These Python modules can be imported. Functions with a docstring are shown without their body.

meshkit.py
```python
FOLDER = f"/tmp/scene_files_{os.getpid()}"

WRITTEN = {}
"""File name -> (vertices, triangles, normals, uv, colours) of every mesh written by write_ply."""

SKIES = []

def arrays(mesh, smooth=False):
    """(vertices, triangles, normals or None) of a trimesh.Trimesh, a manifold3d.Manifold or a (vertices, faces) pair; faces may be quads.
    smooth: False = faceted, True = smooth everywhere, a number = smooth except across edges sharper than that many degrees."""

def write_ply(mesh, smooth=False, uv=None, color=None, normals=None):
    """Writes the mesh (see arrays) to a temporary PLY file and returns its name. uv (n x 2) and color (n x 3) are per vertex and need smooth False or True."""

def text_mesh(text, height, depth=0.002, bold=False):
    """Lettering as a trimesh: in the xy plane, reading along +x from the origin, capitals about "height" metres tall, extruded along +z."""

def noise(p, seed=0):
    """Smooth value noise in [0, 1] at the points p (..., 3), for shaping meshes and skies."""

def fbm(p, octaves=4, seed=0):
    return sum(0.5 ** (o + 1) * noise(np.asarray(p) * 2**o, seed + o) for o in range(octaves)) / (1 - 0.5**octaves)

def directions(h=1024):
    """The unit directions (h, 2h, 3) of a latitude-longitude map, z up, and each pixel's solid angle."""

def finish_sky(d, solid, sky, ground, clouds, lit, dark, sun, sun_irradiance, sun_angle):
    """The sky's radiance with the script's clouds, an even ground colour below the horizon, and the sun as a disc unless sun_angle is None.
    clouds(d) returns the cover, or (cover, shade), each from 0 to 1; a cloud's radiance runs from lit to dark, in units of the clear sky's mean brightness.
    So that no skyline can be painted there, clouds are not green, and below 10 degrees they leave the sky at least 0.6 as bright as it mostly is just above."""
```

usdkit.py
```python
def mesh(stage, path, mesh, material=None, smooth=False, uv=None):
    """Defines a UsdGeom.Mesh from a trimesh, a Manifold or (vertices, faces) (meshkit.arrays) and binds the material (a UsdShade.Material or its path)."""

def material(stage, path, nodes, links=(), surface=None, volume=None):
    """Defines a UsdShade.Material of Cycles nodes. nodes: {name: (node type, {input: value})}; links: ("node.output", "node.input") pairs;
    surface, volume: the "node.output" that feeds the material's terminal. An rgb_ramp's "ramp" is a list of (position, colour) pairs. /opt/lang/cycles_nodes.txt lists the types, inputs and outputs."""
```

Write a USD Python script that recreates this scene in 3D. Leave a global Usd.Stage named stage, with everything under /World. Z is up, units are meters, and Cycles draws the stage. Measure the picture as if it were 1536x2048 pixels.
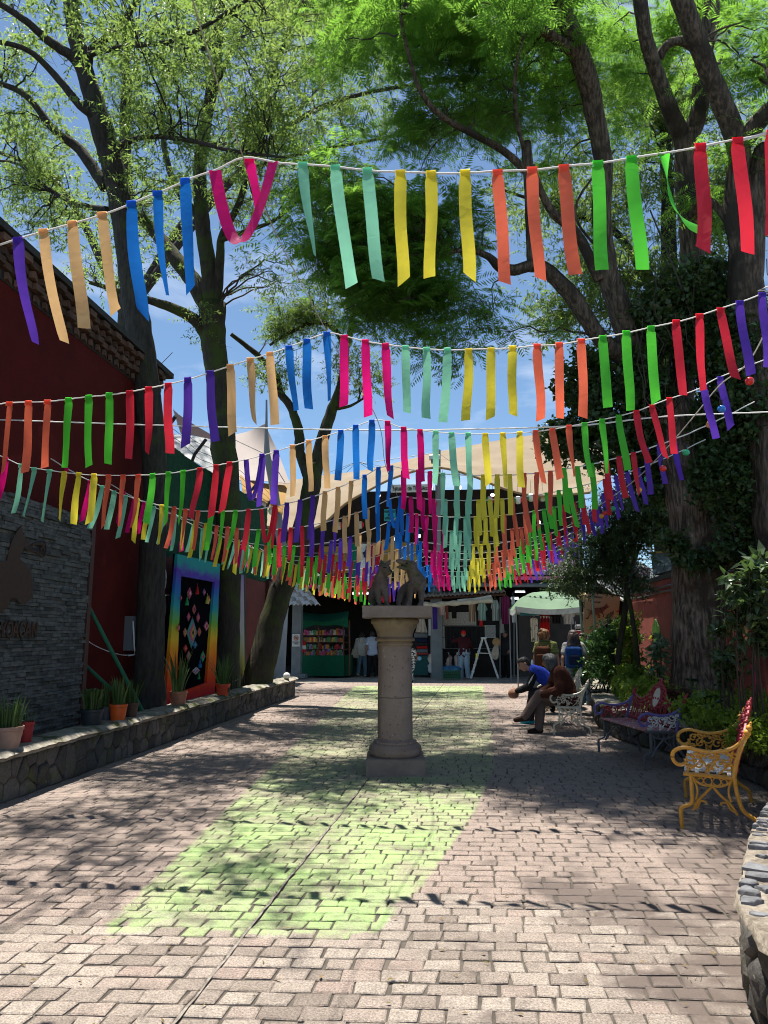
import math, random, collections
import numpy as np, trimesh, manifold3d as m3, shapely
from shapely.geometry import Polygon, box as sbox
from scipy.spatial import Voronoi, cKDTree
import usdkit, meshkit
from pxr import Usd, UsdGeom, UsdLux, UsdShade, Gf, Sdf, Vt
stage = Usd.Stage.CreateInMemory()
UsdGeom.SetStageUpAxis(stage, 'Z'); UsdGeom.SetStageMetersPerUnit(stage, 1.0)
UsdGeom.Xform.Define(stage, '/World'); UsdGeom.Scope.Define(stage, '/World/Looks')
PI = math.pi
# ---------------------------------------------------------------- camera, sky, sun, exposure
F, CW, CH, CAM = 1485.0, 1536, 2048, np.array([0, 0, 1.55])
PITCH = math.atan(246 / F); YAW = math.atan(154 / F * math.cos(PITCH))
FWD = np.array([-math.sin(YAW) * math.cos(PITCH), math.cos(YAW) * math.cos(PITCH), math.sin(PITCH)])
RGT = np.array([math.cos(YAW), math.sin(YAW), 0]); UPV = np.cross(RGT, FWD)
cam = UsdGeom.Camera.Define(stage, '/World/Camera')
cam.AddTransformOp().Set(Gf.Matrix4d(*[float(x) for x in np.vstack([np.append(RGT, 0), np.append(UPV, 0), np.append(-FWD, 0), np.append(CAM, 1)]).ravel()]))
cam.CreateHorizontalApertureAttr(24.0); cam.CreateVerticalApertureAttr(32.0); cam.CreateFocalLengthAttr(24.0 * F / CW)
cam.CreateClippingRangeAttr(Gf.Vec2f(0.05, 2000.0))
EXPOSURE = 1.15
SUN_AZ, SUN_EL = math.radians(-42), math.radians(78)     # azimuth measured from +Y towards +X
SUN_I, SKY_S = 1.25, 0.07
cam.CreateExposureAttr(EXPOSURE)
sd = np.array([math.sin(SUN_AZ) * math.cos(SUN_EL), math.cos(SUN_AZ) * math.cos(SUN_EL), math.sin(SUN_EL)])
sun = UsdLux.DistantLight.Define(stage, '/World/sun')
sun.CreateIntensityAttr(SUN_I); sun.CreateAngleAttr(0.5); sun.CreateNormalizeAttr(True); sun.CreateColorAttr(Gf.Vec3f(1, .95, .87))
q = Gf.Rotation(Gf.Vec3d(0, 0, -1), Gf.Vec3d(*[-float(x) for x in sd]))
sun.AddTransformOp().Set(Gf.Matrix4d().SetRotate(q))
skym = usdkit.material(stage, '/World/Looks/sky_look', {
    'sky': ('sky_texture', {'sky_type': 'single_scattering', 'sun_disc': False, 'sun_elevation': SUN_EL, 'sun_rotation': SUN_AZ, 'altitude': 2200.0, 'air_density': 1.0, 'aerosol_density': 0.7, 'ozone_density': 1.0}),
    'tc': ('texture_coordinate', {}), 'mp': ('mapping', {'scale': (1.6, 1.6, 4.2), 'location': (3.1, 1.7, .4)}),
    'n': ('noise_texture', {'scale': 2.2, 'detail': 7.0, 'roughness': .6, 'distortion': .4}),
    'r': ('rgb_ramp', {'ramp': [(0.0, (.05, .05, .05)), (.52, (.05, .05, .05)), (.8, (.45, .45, .45)), (1.0, (.7, .7, .7))]}),
    'tint': ('mix', {'mix_type': 'multiply', 'fac': 1., 'color2': (.86, 1.04, 1.06)}), 'mix': ('mix', {'color2': (9.5, 9.7, 10.2)}), 'hs': ('hsv', {'saturation': 1.05}), 'bg': ('background_shader', {'strength': SKY_S})},
    [('tc.generated', 'mp.vector'), ('mp.vector', 'n.vector'), ('n.fac', 'r.fac'), ('r.color', 'mix.fac'), ('sky.color', 'hs.color'), ('hs.color', 'tint.color1'), ('tint.color', 'mix.color1'), ('mix.color', 'bg.color')], surface='bg.background')
dome = UsdLux.DomeLight.Define(stage, '/World/sky')
UsdShade.MaterialBindingAPI.Apply(dome.GetPrim()).Bind(skym)
dome.GetPrim().SetCustomDataByKey('kind', 'structure')

def ray(x, y): return FWD + RGT * (x - CW / 2) / F - UPV * (y - CH / 2) / F
def aZ(x, y, z=0.): r = ray(x, y); return CAM + r * (z - CAM[2]) / r[2]
def aY(x, y, Y): r = ray(x, y); return CAM + r * Y / r[1]
def aX(x, y, X): r = ray(x, y); return CAM + r * X / r[0]
def proj(P): d = np.asarray(P, float) - CAM; z = d @ FWD; return np.stack([CW / 2 + d @ RGT / z * F, CH / 2 - d @ UPV / z * F], -1)

# ---------------------------------------------------------------- scene tree helpers
_used, _loc = collections.Counter(), {}
def _path(parent, name):
    base = (parent or '/World') + '/' + name; n = _used[base]; _used[base] += 1
    return base if n == 0 else f'{base}_{n:03d}'
def tag(path, label=None, cat=None, group=None, kind=None):
    p = stage.GetPrimAtPath(path)
    for k, v in (('label', label), ('category', cat), ('group', group), ('kind', kind)):
        if v: p.SetCustomDataByKey(k, v)
    return path
def thing(name, label=None, cat=None, loc=(0, 0, 0), group=None, kind=None):
    path = _path(None, name); x = UsdGeom.Xform.Define(stage, path)
    x.AddTranslateOp().Set(Gf.Vec3d(*[float(v) for v in loc])); _loc[path] = np.array(loc, float)
    return tag(path, label, cat, group, kind)
def obj(name, mesh, m, parent=None, smooth=False, label=None, cat=None, group=None, kind=None):
    """one Mesh prim; vertices are given in world space"""
    path = _path(parent, name)
    if isinstance(mesh, MB): mesh = mesh.get()
    v, f, n = meshkit.arrays(mesh, smooth)
    top = '/'.join(path.split('/')[:3])
    if top in _loc: v = v - _loc[top]
    me = UsdGeom.Mesh.Define(stage, path)
    me.CreatePointsAttr(Vt.Vec3fArray.FromNumpy(np.ascontiguousarray(v, np.float32)))
    me.CreateFaceVertexCountsAttr(Vt.IntArray.FromNumpy(np.full(len(f), 3, np.int32)))
    me.CreateFaceVertexIndicesAttr(Vt.IntArray.FromNumpy(np.ascontiguousarray(f, np.int32).ravel()))
    me.CreateSubdivisionSchemeAttr('none')
    if n is not None:
        me.CreateNormalsAttr(Vt.Vec3fArray.FromNumpy(n.astype(np.float32))); me.SetNormalsInterpolation('vertex')
    UsdShade.MaterialBindingAPI.Apply(me.GetPrim()).Bind(m)
    tag(path, label, cat, group, kind); return path

# ---------------------------------------------------------------- mesh helpers
BOXF = np.array([[0, 2, 1], [0, 3, 2], [4, 5, 6], [4, 6, 7], [0, 1, 5], [0, 5, 4], [1, 2, 6], [1, 6, 5], [2, 3, 7], [2, 7, 6], [3, 0, 4], [3, 4, 7]])
def rotz(a): c, s = math.cos(a), math.sin(a); return np.array([[c, -s, 0], [s, c, 0], [0, 0, 1.]])
def rotx(a): c, s = math.cos(a), math.sin(a); return np.array([[1., 0, 0], [0, c, -s], [0, s, c]])
def roty(a): c, s = math.cos(a), math.sin(a); return np.array([[c, 0, s], [0, 1., 0], [-s, 0, c]])
class MB:
    def __init__(s): s.v, s.f, s.n = [], [], 0
    def add(s, v, f):
        v = np.asarray(v, float); s.v.append(v); s.f.append(np.asarray(f, int) + s.n); s.n += len(v); return s
    def mesh(s, m): return s.add(m.vertices, m.faces)
    def box(s, lo, hi, R=None, at=None):
        (a, b, c), (d, e, g) = lo, hi
        v = np.array([[a, b, c], [d, b, c], [d, e, c], [a, e, c], [a, b, g], [d, b, g], [d, e, g], [a, e, g]], float)
        if R is not None: v = v @ np.asarray(R).T
        if at is not None: v = v + at
        return s.add(v, BOXF)
    def cbox(s, c, size, R=None):
        h = np.array(size) / 2.; return s.box(-h, h, R, np.array(c, float))
    def bevel(s, c, size, b=.01, R=None):
        """box with chamfered vertical and top edges (octagon-free cheap chamfer)"""
        h = np.array(size) / 2.
        lv = []
        for z, i in ((-h[2], 0), (h[2] - b, 0), (h[2], b)):
            x, y = h[0] - i, h[1] - i
            lv += [[-x, -y, z], [x, -y, z], [x, y, z], [-x, y, z]]
        f = [[8, 9, 10], [8, 10, 11], [0, 2, 1], [0, 3, 2]]
        for l in (0, 4):
            for k in range(4):
                a, b2 = l + k, l + (k + 1) % 4; f += [[a, b2, b2 + 4], [a, b2 + 4, a + 4]]
        v = np.array(lv, float)
        if R is not None: v = v @ np.asarray(R).T
        return s.add(v + np.array(c, float), f)
    def tube(s, pts, r, sides=6, caps=True, flat=1.0):
        p = np.asarray(pts, float); n = len(p); r = np.broadcast_to(np.asarray(r, float), (n,))
        t = np.gradient(p, axis=0); t /= np.linalg.norm(t, axis=1, keepdims=True) + 1e-12
        ref = np.array([0, 0, 1.]) if abs(t[:, 2]).mean() < .8 else np.array([1., 0, 0])
        a = np.cross(t, ref); a /= np.linalg.norm(a, axis=1, keepdims=True) + 1e-12; b = np.cross(t, a)
        ang = np.arange(sides) * 2 * PI / sides
        v = p[:, None] + r[:, None, None] * (np.cos(ang)[None, :, None] * a[:, None] + flat * np.sin(ang)[None, :, None] * b[:, None])
        i, j = np.meshgrid(np.arange(n - 1), np.arange(sides), indexing='ij'); k = (j + 1) % sides
        q = np.stack([i * sides + j, (i + 1) * sides + j, (i + 1) * sides + k, i * sides + k], -1).reshape(-1, 4)
        f = [q[:, [0, 1, 2]], q[:, [0, 2, 3]]]; v = v.reshape(-1, 3)
        if caps:
            v = np.vstack([v, p[:1], p[-1:]]); m = n * sides; jj = np.arange(sides); kk = (jj + 1) % sides
            f += [np.stack([np.full(sides, m), jj, kk], 1), np.stack([np.full(sides, m + 1), (n - 1) * sides + kk, (n - 1) * sides + jj], 1)]
        return s.add(v, np.vstack(f))
    def lathe(s, prof, at=(0, 0, 0), sides=24, R=None):
        prof = np.asarray(prof, float); n = len(prof); ang = np.arange(sides) * 2 * PI / sides
        v = np.stack([prof[:, None, 0] * np.cos(ang), prof[:, None, 0] * np.sin(ang), np.broadcast_to(prof[:, None, 1], (n, sides))], -1).reshape(-1, 3)
        i, j = np.meshgrid(np.arange(n - 1), np.arange(sides), indexing='ij'); k = (j + 1) % sides
        q = np.stack([i * sides + j, i * sides + k, (i + 1) * sides + k, (i + 1) * sides + j], -1).reshape(-1, 4)
        if R is not None: v = v @ np.asarray(R).T
        return s.add(v + np.array(at, float), np.vstack([q[:, [0, 1, 2]], q[:, [0, 2, 3]]]))
    def sheet(s, g, thick=0.):
        """g: (n, m, 3) grid of points; thick gives a back side"""
        g = np.asarray(g, float); n, m = g.shape[:2]
        i, j = np.meshgrid(np.arange(n - 1), np.arange(m - 1), indexing='ij')
        q = np.stack([i * m + j, i * m + j + 1, (i + 1) * m + j + 1, (i + 1) * m + j], -1).reshape(-1, 4)
        f = np.vstack([q[:, [0, 1, 2]], q[:, [0, 2, 3]]])
        if not thick: return s.add(g.reshape(-1, 3), f)
        du, dv = np.gradient(g, axis=0), np.gradient(g, axis=1); nn = np.cross(du, dv); nn /= np.linalg.norm(nn, axis=-1, keepdims=True) + 1e-12
        b = (g + nn * thick).reshape(-1, 3); N = n * m
        ring = [*range(m), *[k * m + m - 1 for k in range(1, n)], *[(n - 1) * m + k for k in range(m - 2, -1, -1)], *[k * m for k in range(n - 2, 0, -1)]]
        e = np.array([[ring[k], ring[(k + 1) % len(ring)]] for k in range(len(ring))])
        sf = np.vstack([np.stack([e[:, 1], e[:, 0], e[:, 0] + N], 1), np.stack([e[:, 1], e[:, 0] + N, e[:, 1] + N], 1)])
        return s.add(np.vstack([g.reshape(-1, 3), b]), np.vstack([f[:, ::-1] * 1, f + N, sf]))
    def poly(s, pts2, depth, M, at=(0, 0, 0)):
        """extruded polygon; M: 3x3 whose columns are the 2d axes and the extrusion axis"""
        P = pts2 if isinstance(pts2, Polygon) else Polygon(pts2).buffer(0)
        for g in getattr(P, 'geoms', [P]):
            if g.is_empty: continue
            m = trimesh.creation.extrude_polygon(g, depth, engine='earcut'); s.add(m.vertices @ np.asarray(M, float).T + np.array(at, float), m.faces)
        return s
    def ball(s, c, r, sub=1, scale=(1, 1, 1)):
        m = ICO[sub]; return s.add(m.vertices * r * np.array(scale) + np.array(c, float), m.faces)
    def get(s): return np.vstack(s.v), np.vstack(s.f)
ICO = {k: trimesh.creation.icosphere(subdivisions=k) for k in (0, 1, 2, 3)}
def smoothpath(pts, n=8, closed=False):
    """Catmull-Rom through the points"""
    p = np.asarray(pts, float)
    if closed: P = np.vstack([p[-1], p, p[0], p[1]])
    else: P = np.vstack([2 * p[0] - p[1], p, 2 * p[-1] - p[-2]])
    out = []
    for i in range(1, len(P) - 2):
        t = np.linspace(0, 1, n, endpoint=False)[:, None]; a, b, c, d = P[i - 1:i + 3]
        out.append(.5 * ((2 * b) + (-a + c) * t + (2 * a - 5 * b + 4 * c - d) * t**2 + (-a + 3 * b - 3 * c + d) * t**3))
    out.append(P[-2:-1]); return np.vstack(out)
def hull(spheres, seg=10):
    """convex hull of spheres (x, y, z, r)"""
    ms = [m3.Manifold.sphere(s[3], seg).translate([float(s[0]), float(s[1]), float(s[2])]) for s in spheres]
    return m3.Manifold.batch_hull(ms)
def blend(parts, edge=.02, it=10, lamb=.5):
    """union of manifolds, refined and smoothed into one skin"""
    M = m3.Manifold.batch_boolean(parts, m3.OpType.Add).refine_to_length(edge)
    k = M.to_mesh(); t = trimesh.Trimesh(k.vert_properties[:, :3], k.tri_verts, process=True)
    if it: trimesh.smoothing.filter_taubin(t, lamb=lamb, nu=.53 if lamb >= .5 else lamb * 1.04, iterations=it)
    return t

# ---------------------------------------------------------------- materials
def mat(name, c, c2=None, scale=6., rough=.8, bump=0., bscale=60., bdist=.01, spec=.3, rnd=0., trans=0., tcol=None, metal=0., lo=.35, hi=.65, stretch=None, c3=None, s3=1.2, t3=(.5, .6), emit=0.):
    N = {'g': ('geometry', {}), 'p': ('principled_bsdf', {'base_color': c, 'roughness': rough, 'specular_ior_level': spec, 'metallic': metal})}; L = []
    col = None; src = 'g.position'
    if stretch is not None:
        N['mp'] = ('mapping', {'scale': stretch}); L += [('g.position', 'mp.vector')]; src = 'mp.vector'
    if c2 is not None:
        N['n'] = ('noise_texture', {'scale': scale, 'detail': 5., 'roughness': .6}); N['r'] = ('rgb_ramp', {'ramp': [(0., c), (lo, c), (hi, c2), (1., c2)]})
        L += [(src, 'n.vector'), ('n.fac', 'r.fac')]; col = 'r.color'
    if c3 is not None:
        N['n3'] = ('noise_texture', {'scale': s3, 'detail': 6., 'roughness': .65}); N['r3'] = ('rgb_ramp', {'ramp': [(0., (0, 0, 0)), (t3[0], (0, 0, 0)), (t3[1], (1, 1, 1)), (1., (1, 1, 1))]})
        N['m3'] = ('mix', {'color1': c, 'color2': c3}); L += [('g.position', 'n3.vector'), ('n3.fac', 'r3.fac'), ('r3.color', 'm3.fac')]
        if col: L += [(col, 'm3.color1')]
        col = 'm3.color'
    if rnd:
        N['oi'] = ('object_info', {}); N['ad'] = ('math', {'math_type': 'add'}); N['fr'] = ('math', {'math_type': 'fraction'}); N['mr'] = ('map_range', {'to_min': 1 - rnd, 'to_max': 1 + rnd}); N['hs'] = ('hsv', {'color': c})
        L += [('oi.random', 'ad.value1'), ('g.random_per_island', 'ad.value2'), ('ad.value', 'fr.value1'), ('fr.value', 'mr.value'), ('mr.result', 'hs.value')]
        if col: L += [(col, 'hs.color')]
        col = 'hs.color'
    if col: L += [(col, 'p.base_color')]
    if emit: N['p'][1].update(emission_strength=emit, emission_color=c)
    if bump:
        N['bn'] = ('noise_texture', {'scale': bscale, 'detail': 5., 'roughness': .65}); N['b'] = ('bump', {'strength': bump, 'distance': bdist})
        L += [(src, 'bn.vector'), ('bn.fac', 'b.height'), ('b.normal', 'p.normal')]
    out = 'p.BSDF'
    if trans:
        N['t'] = ('translucent_bsdf', {'color': tcol or c}); N['mx'] = ('mix_closure', {'fac': trans})
        L += [('p.BSDF', 'mx.closure1'), ('t.BSDF', 'mx.closure2')]; out = 'mx.closure'
        if col and not tcol: L += [(col, 't.color')]
    return usdkit.material(stage, '/World/Looks/' + name, N, L, surface=out)
# ================================================================ ground, paving
random.seed(7); rng = np.random.default_rng(7)
m_earth = mat('earth', (.06, .045, .032), (.1, .075, .05), scale=3, bump=.6, bscale=25)
m_joint = mat('joint_dirt', (.05, .042, .034), (.10, .085, .07), scale=9, rough=.95, bump=.5, bscale=80)
m_concrete = mat('concrete', (.36, .34, .31), (.26, .25, .23), scale=2.5, rough=.9, bump=.3, bscale=40, c3=(.2, .19, .17), s3=1.1)
# paving colour: grey-beige stamped paving, each piece its own tone, dark damp stains, and worn green paint inside the painted shape
gp = [aZ(225, 1862), aZ(750, 1868), aZ(935, 1622), aZ(979, 1530), aZ(974, 1450), aZ(962, 1372), aZ(714, 1372)]
N = {'g': ('geometry', {}), 'oi': ('object_info', {}), 'xyz': ('separate_xyz', {}), 'p': ('principled_bsdf', {'roughness': .8, 'specular_ior_level': .35})}; L = [('g.position', 'xyz.vector')]
def math_(n, kind, a, b=None, c=None):
    N[n] = ('math', {'math_type': kind}); k = N[n][1]
    for i, v in enumerate((a, b, c)):
        if v is None: continue
        if isinstance(v, str): L.append((v, f'{n}.value{i + 1}'))
        else: k[f'value{i + 1}'] = float(v)
    return n + '.value'
def noise_(n, scale, detail=4., rough=.6, vec='g.position'):
    N[n] = ('noise_texture', {'scale': scale, 'detail': detail, 'roughness': rough}); L.append((vec, n + '.vector')); return n + '.fac'
def range_(n, v, a, b, c=0., d=1.):
    N[n] = ('map_range', {'from_min': a, 'from_max': b, 'to_min': c, 'to_max': d, 'clamp': True}); L.append((v, n + '.value')); return n + '.result'
def mix_(n, fac, a, b, kind='mix'):
    N[n] = ('mix', {'mix_type': kind}); L.append((fac, n + '.fac')) if isinstance(fac, str) else N[n][1].update(fac=fac)
    for k, v in (('color1', a), ('color2', b)):
        if isinstance(v, str): L.append((v, f'{n}.{k}'))
        else: N[n][1][k] = v
    return n + '.color'
isl = math_('isl', 'fraction', math_('isa', 'add', 'oi.random', 'g.random_per_island'))
last = None
for i in range(len(gp)):
    a, b = gp[i], gp[(i + 1) % len(gp)]; d = b - a; nx, ny = -d[1], d[0]; l = math.hypot(nx, ny); nx /= l; ny /= l
    e = math_(f'ex{i}', 'multiply_add', 'xyz.x', nx, -(nx * a[0] + ny * a[1])); e = math_(f'ey{i}', 'multiply_add', 'xyz.y', ny, e)
    last = e if last is None else math_(f'em{i}', 'minimum', last, e)
edge = math_('edgen', 'multiply_add', noise_('ne', 14.), .12, -.06); last = math_('lastn', 'add', last, edge); last = math_('lasti', 'add', last, math_('isle', 'multiply_add', isl, .14, -.07))
paint = range_('paint', last, -.015, .02)
wear = range_('wear', noise_('nw', 2.2, 6., .7), .38, .62, .25, .95); wear2 = range_('wear2', noise_('nw2', 60., 3., .7), .34, .6, .3, 1.)
fadeA = range_('fa', 'xyz.y', 6.2, 9.5, 1., .42); fadeB = range_('fb', 'xyz.y', 18., 20.5, 0., .55); fade = math_('fade', 'add', fadeA, fadeB)
paint = math_('pm1', 'multiply', paint, wear); paint = math_('pm2', 'multiply', paint, wear2); paint = math_('pm3', 'multiply', paint, fade)
N['ramp'] = ('rgb_ramp', {'ramp': [(0., (.22, .18, .15)), (.35, (.30, .25, .21)), (.7, (.355, .305, .257)), (1., (.29, .225, .19))]}); L.append((isl, 'ramp.fac'))
sp = range_('sp', noise_('nsp', 95., 4., .8), .38, .62, .5, 1.32); N['sc'] = ('hsv', {}); L += [('ramp.color', 'sc.color'), (sp, 'sc.value')]
big = range_('big', noise_('nbig', .7, 6., .65), .3, .7, .8, 1.1); N['sb'] = ('hsv', {}); L += [('sc.color', 'sb.color'), (big, 'sb.value')]
damp = range_('damp', math_('dmx', 'multiply_add', 'xyz.x', .10, noise_('nd', 1.15, 7., .62)), .56, .64)
damp = math_('dmp', 'multiply', damp, range_('dmy', 'xyz.y', 5.2, 6.5, 1., .25))
c = mix_('mdamp', damp, 'sb.color', (.13, .10, .085)); c = mix_('mpaint', paint, c, (.30, .50, .15))
grime = range_('grime', noise_('ngr', 6.5, 7., .75), .49, .63); c = mix_('mgr', math_('mgx', 'multiply', grime, .42), c, (.09, .072, .06))
moss = range_('moss', noise_('nm', 3.3, 6., .7), .68, .74); c = mix_('mmoss', math_('mm', 'multiply', moss, .55), c, (.07, .085, .03))
L += [(c, 'p.base_color')]; N['bmp'] = ('bump', {'strength': .9, 'distance': .014}); nb = noise_('nbmp', 55., 6., .7); L += [(nb, 'bmp.height'), ('bmp.normal', 'p.normal')]
L.append((range_('rg', damp, 0., 1., .85, .42), 'p.roughness'))
m_paving = usdkit.material(stage, '/World/Looks/paving', N, L, surface='p.BSDF')

obj('ground', MB().sheet([[[-150, -60, -.06], [150, -60, -.06]], [[-150, 240, -.06], [150, 240, -.06]]]), m_earth, kind='structure')
pave = thing('pavement', loc=(0, 0, 0), kind='structure')
obj('joint_bed', MB().box((-6.5, -3, -.055), (6.5, 25.2, -.009)), m_joint, pave)
# the planter kerb lines bound the paving
RW = np.array([(1.14, -2.5), (1.14, 2.0), (1.16, 3.4), (1.36, 3.98), (1.68, 4.75), (2.16, 5.7), (2.64, 6.6), (2.98, 7.7), (3.05, 9.0), (2.75, 10.4), (2.38, 11.6), (2.3, 13.0), (2.5, 15.0), (2.9, 17.5), (3.2, 20.5)])
RWs = smoothpath(np.c_[RW, np.zeros(len(RW))], 6)[:, :2]
def rw_x(y): return np.interp(y, RWs[:, 1], RWs[:, 0])
LWX, LWH, LWEND = -4.27, .43, 19.3
ua, va = math.radians(3.4), math.radians(88.4)
U, V = np.array([math.cos(ua), math.sin(ua)]), np.array([math.cos(va), math.sin(va)])
O = np.array([-1.18, 3.19])          # the long joint line starts here
bricks = []
y = -2.2; row = 0
while y < 25.5:
    h = rng.uniform(.108, .128)
    for side in (-1, 1):
        x = .004 if side > 0 else -.004; first = rng.uniform(.05, .18)
        while abs(x) < 8:
            w = first or (rng.uniform(.135, .20) if rng.random() < .85 else rng.uniform(.1, .14)); first = 0
            a, b = (x, x + w) if side > 0 else (x - w, x); x = b if side > 0 else a
            g = .0035 + .0045 * rng.random(); cxy = O + U * (a + b) / 2 + V * (y + h / 2)
            if cxy[1] < -1.5 or cxy[1] > 25.0: continue
            if cxy[0] > rw_x(cxy[1]) + .12 and cxy[1] < 20.6 or (cxy[0] < LWX - .12 and cxy[1] < LWEND + .1) or abs(cxy[0]) > 6: continue
            j = rng.normal(0, .0048, (4, 2)); z = rng.uniform(-.0018, .0018); t = rng.normal(0, .0007, 4)
            co = np.array([(a + g, y + g), (b - g, y + g), (b - g, y + h - g), (a + g, y + h - g)]) + j
            c2 = co.mean(0) + (co - co.mean(0)) * (1 - .007 / np.array([(b - a) / 2, h / 2]))
            P = lambda q, zz: np.c_[O + q[:, :1] * U + q[:, 1:] * V, zz]
            bricks.append((np.vstack([P(co, np.full(4, -.014)), P(co, z - .0045 + t), P(c2, z + t)]), cxy))
    y += h; row += 1
BF = []
for l in (0, 4):
    for k in range(4): a, b = l + k, l + (k + 1) % 4; BF += [[a, b, b + 4], [a, b + 4, a + 4]]
BF = np.array(BF + [[8, 9, 10], [8, 10, 11]])
vis = []
for k, (v, c) in enumerate(bricks):
    if c[1] > 2.4:
        s = proj([[c[0], c[1], 0]])[0]
        if -30 < s[0] < CW and s[1] < CH + 40: vis.append((math.hypot(*c), k))
vis.sort(); near = {k for _, k in vis[:300]}
rest = MB()
for k, (v, c) in enumerate(bricks):
    if k in near: obj('brick', (v, BF), m_paving, pave)
    else: rest.add(v, BF)
obj('bricks', rest, m_paving, pave, kind='stuff')
m_strip = mat('mortar_strip', (.30, .27, .235), (.12, .10, .085), scale=14, rough=.95, bump=.8, bscale=90)
ss = []
for t in np.linspace(-1, 4.6, 60):
    w = .004 + .004 * rng.random(); q = O + V * t + U * rng.normal(0, .003); ss.append([[*(q - U * w), .002 + .002 * rng.random()], [*(q + U * w), .002 + .002 * rng.random()]])
obj('joint_strip', MB().sheet(np.array(ss)), m_strip, pave)
obj('market_floor', MB().box((-14, 25.05, -.05), (14, 40, .004)), m_concrete, kind='structure')
# small grass tufts in the paving
m_grass = mat('grass_blade', (.07, .13, .025), (.13, .2, .04), scale=8, trans=.3, rough=.6)
gt = MB()
for (px, py, n, sp) in ((430, 1822, 60, .1), (270, 1815, 30, .06), (500, 1782, 40, .14), (345, 1778, 30, .07), (640, 1840, 10, .03), (1390, 1960, 8, .04), (1125, 1560, 6, .05)):
    c = aZ(px, py)
    for _ in range(n):
        b = c + np.append(rng.normal(0, sp, 1), [*rng.normal(0, .018, 1), -.004]); hgt = rng.uniform(.008, .026); d = rng.normal(0, .5, 2) * hgt; w = .0025; an = rng.uniform(0, PI); e = np.array([math.cos(an), math.sin(an), 0]) * w
        gt.add([b - e, b + e, b + np.array([d[0], d[1], hgt])], [[0, 1, 2]])
obj('paving_grass', gt, m_grass, kind='stuff', label='tiny green grass tufts growing in the joints of the green painted paving', cat='grass')

# ================================================================ stone planter walls
N = {'g': ('geometry', {}), 'oi': ('object_info', {}), 'xyz': ('separate_xyz', {}), 'p': ('principled_bsdf', {'roughness': .85, 'specular_ior_level': .3})}; L = [('g.normal', 'xyz.vector')]
isl = math_('isl', 'fraction', math_('isa', 'add', 'oi.random', 'g.random_per_island'))
N['ramp'] = ('rgb_ramp', {'ramp': [(0., (.04, .038, .036)), (.4, (.075, .07, .065)), (.7, (.12, .112, .10)), (1., (.06, .05, .04))]}); L.append((isl, 'ramp.fac'))
sp = range_('sp', noise_('nsp', 35., 6., .7), .3, .7, .6, 1.35); N['sc'] = ('hsv', {}); L += [('ramp.color', 'sc.color'), (sp, 'sc.value')]
c = mix_('mm', math_('mms', 'multiply', range_('mo', noise_('nmo', 5., 6., .7), .52, .66), .8), 'sc.color', (.075, .085, .02))
c = mix_('ml', range_('li', noise_('nli', 11., 5., .7), .66, .72), c, (.42, .41, .33))
L += [(c, 'p.base_color')]; N['bmp'] = ('bump', {'strength': 1., 'distance': .03}); L += [(noise_('nb', 26., 7., .7), 'bmp.height'), ('bmp.normal', 'p.normal')]
m_stone = usdkit.material(stage, '/World/Looks/rubble_stone', N, L, surface='p.BSDF')
m_rub = mat('rubble_mortar', (.10, .09, .075), (.2, .18, .15), scale=12, rough=.95, bump=1., bscale=40, bdist=.03, c3=(.05, .06, .02), s3=3.)
m_cap = mat('mossy_cap', (.36, .33, .28), (.22, .20, .165), scale=9, rough=.95, bump=1., bscale=34, bdist=.03, c3=(.07, .08, .025), s3=3.4, t3=(.5, .62))
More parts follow.
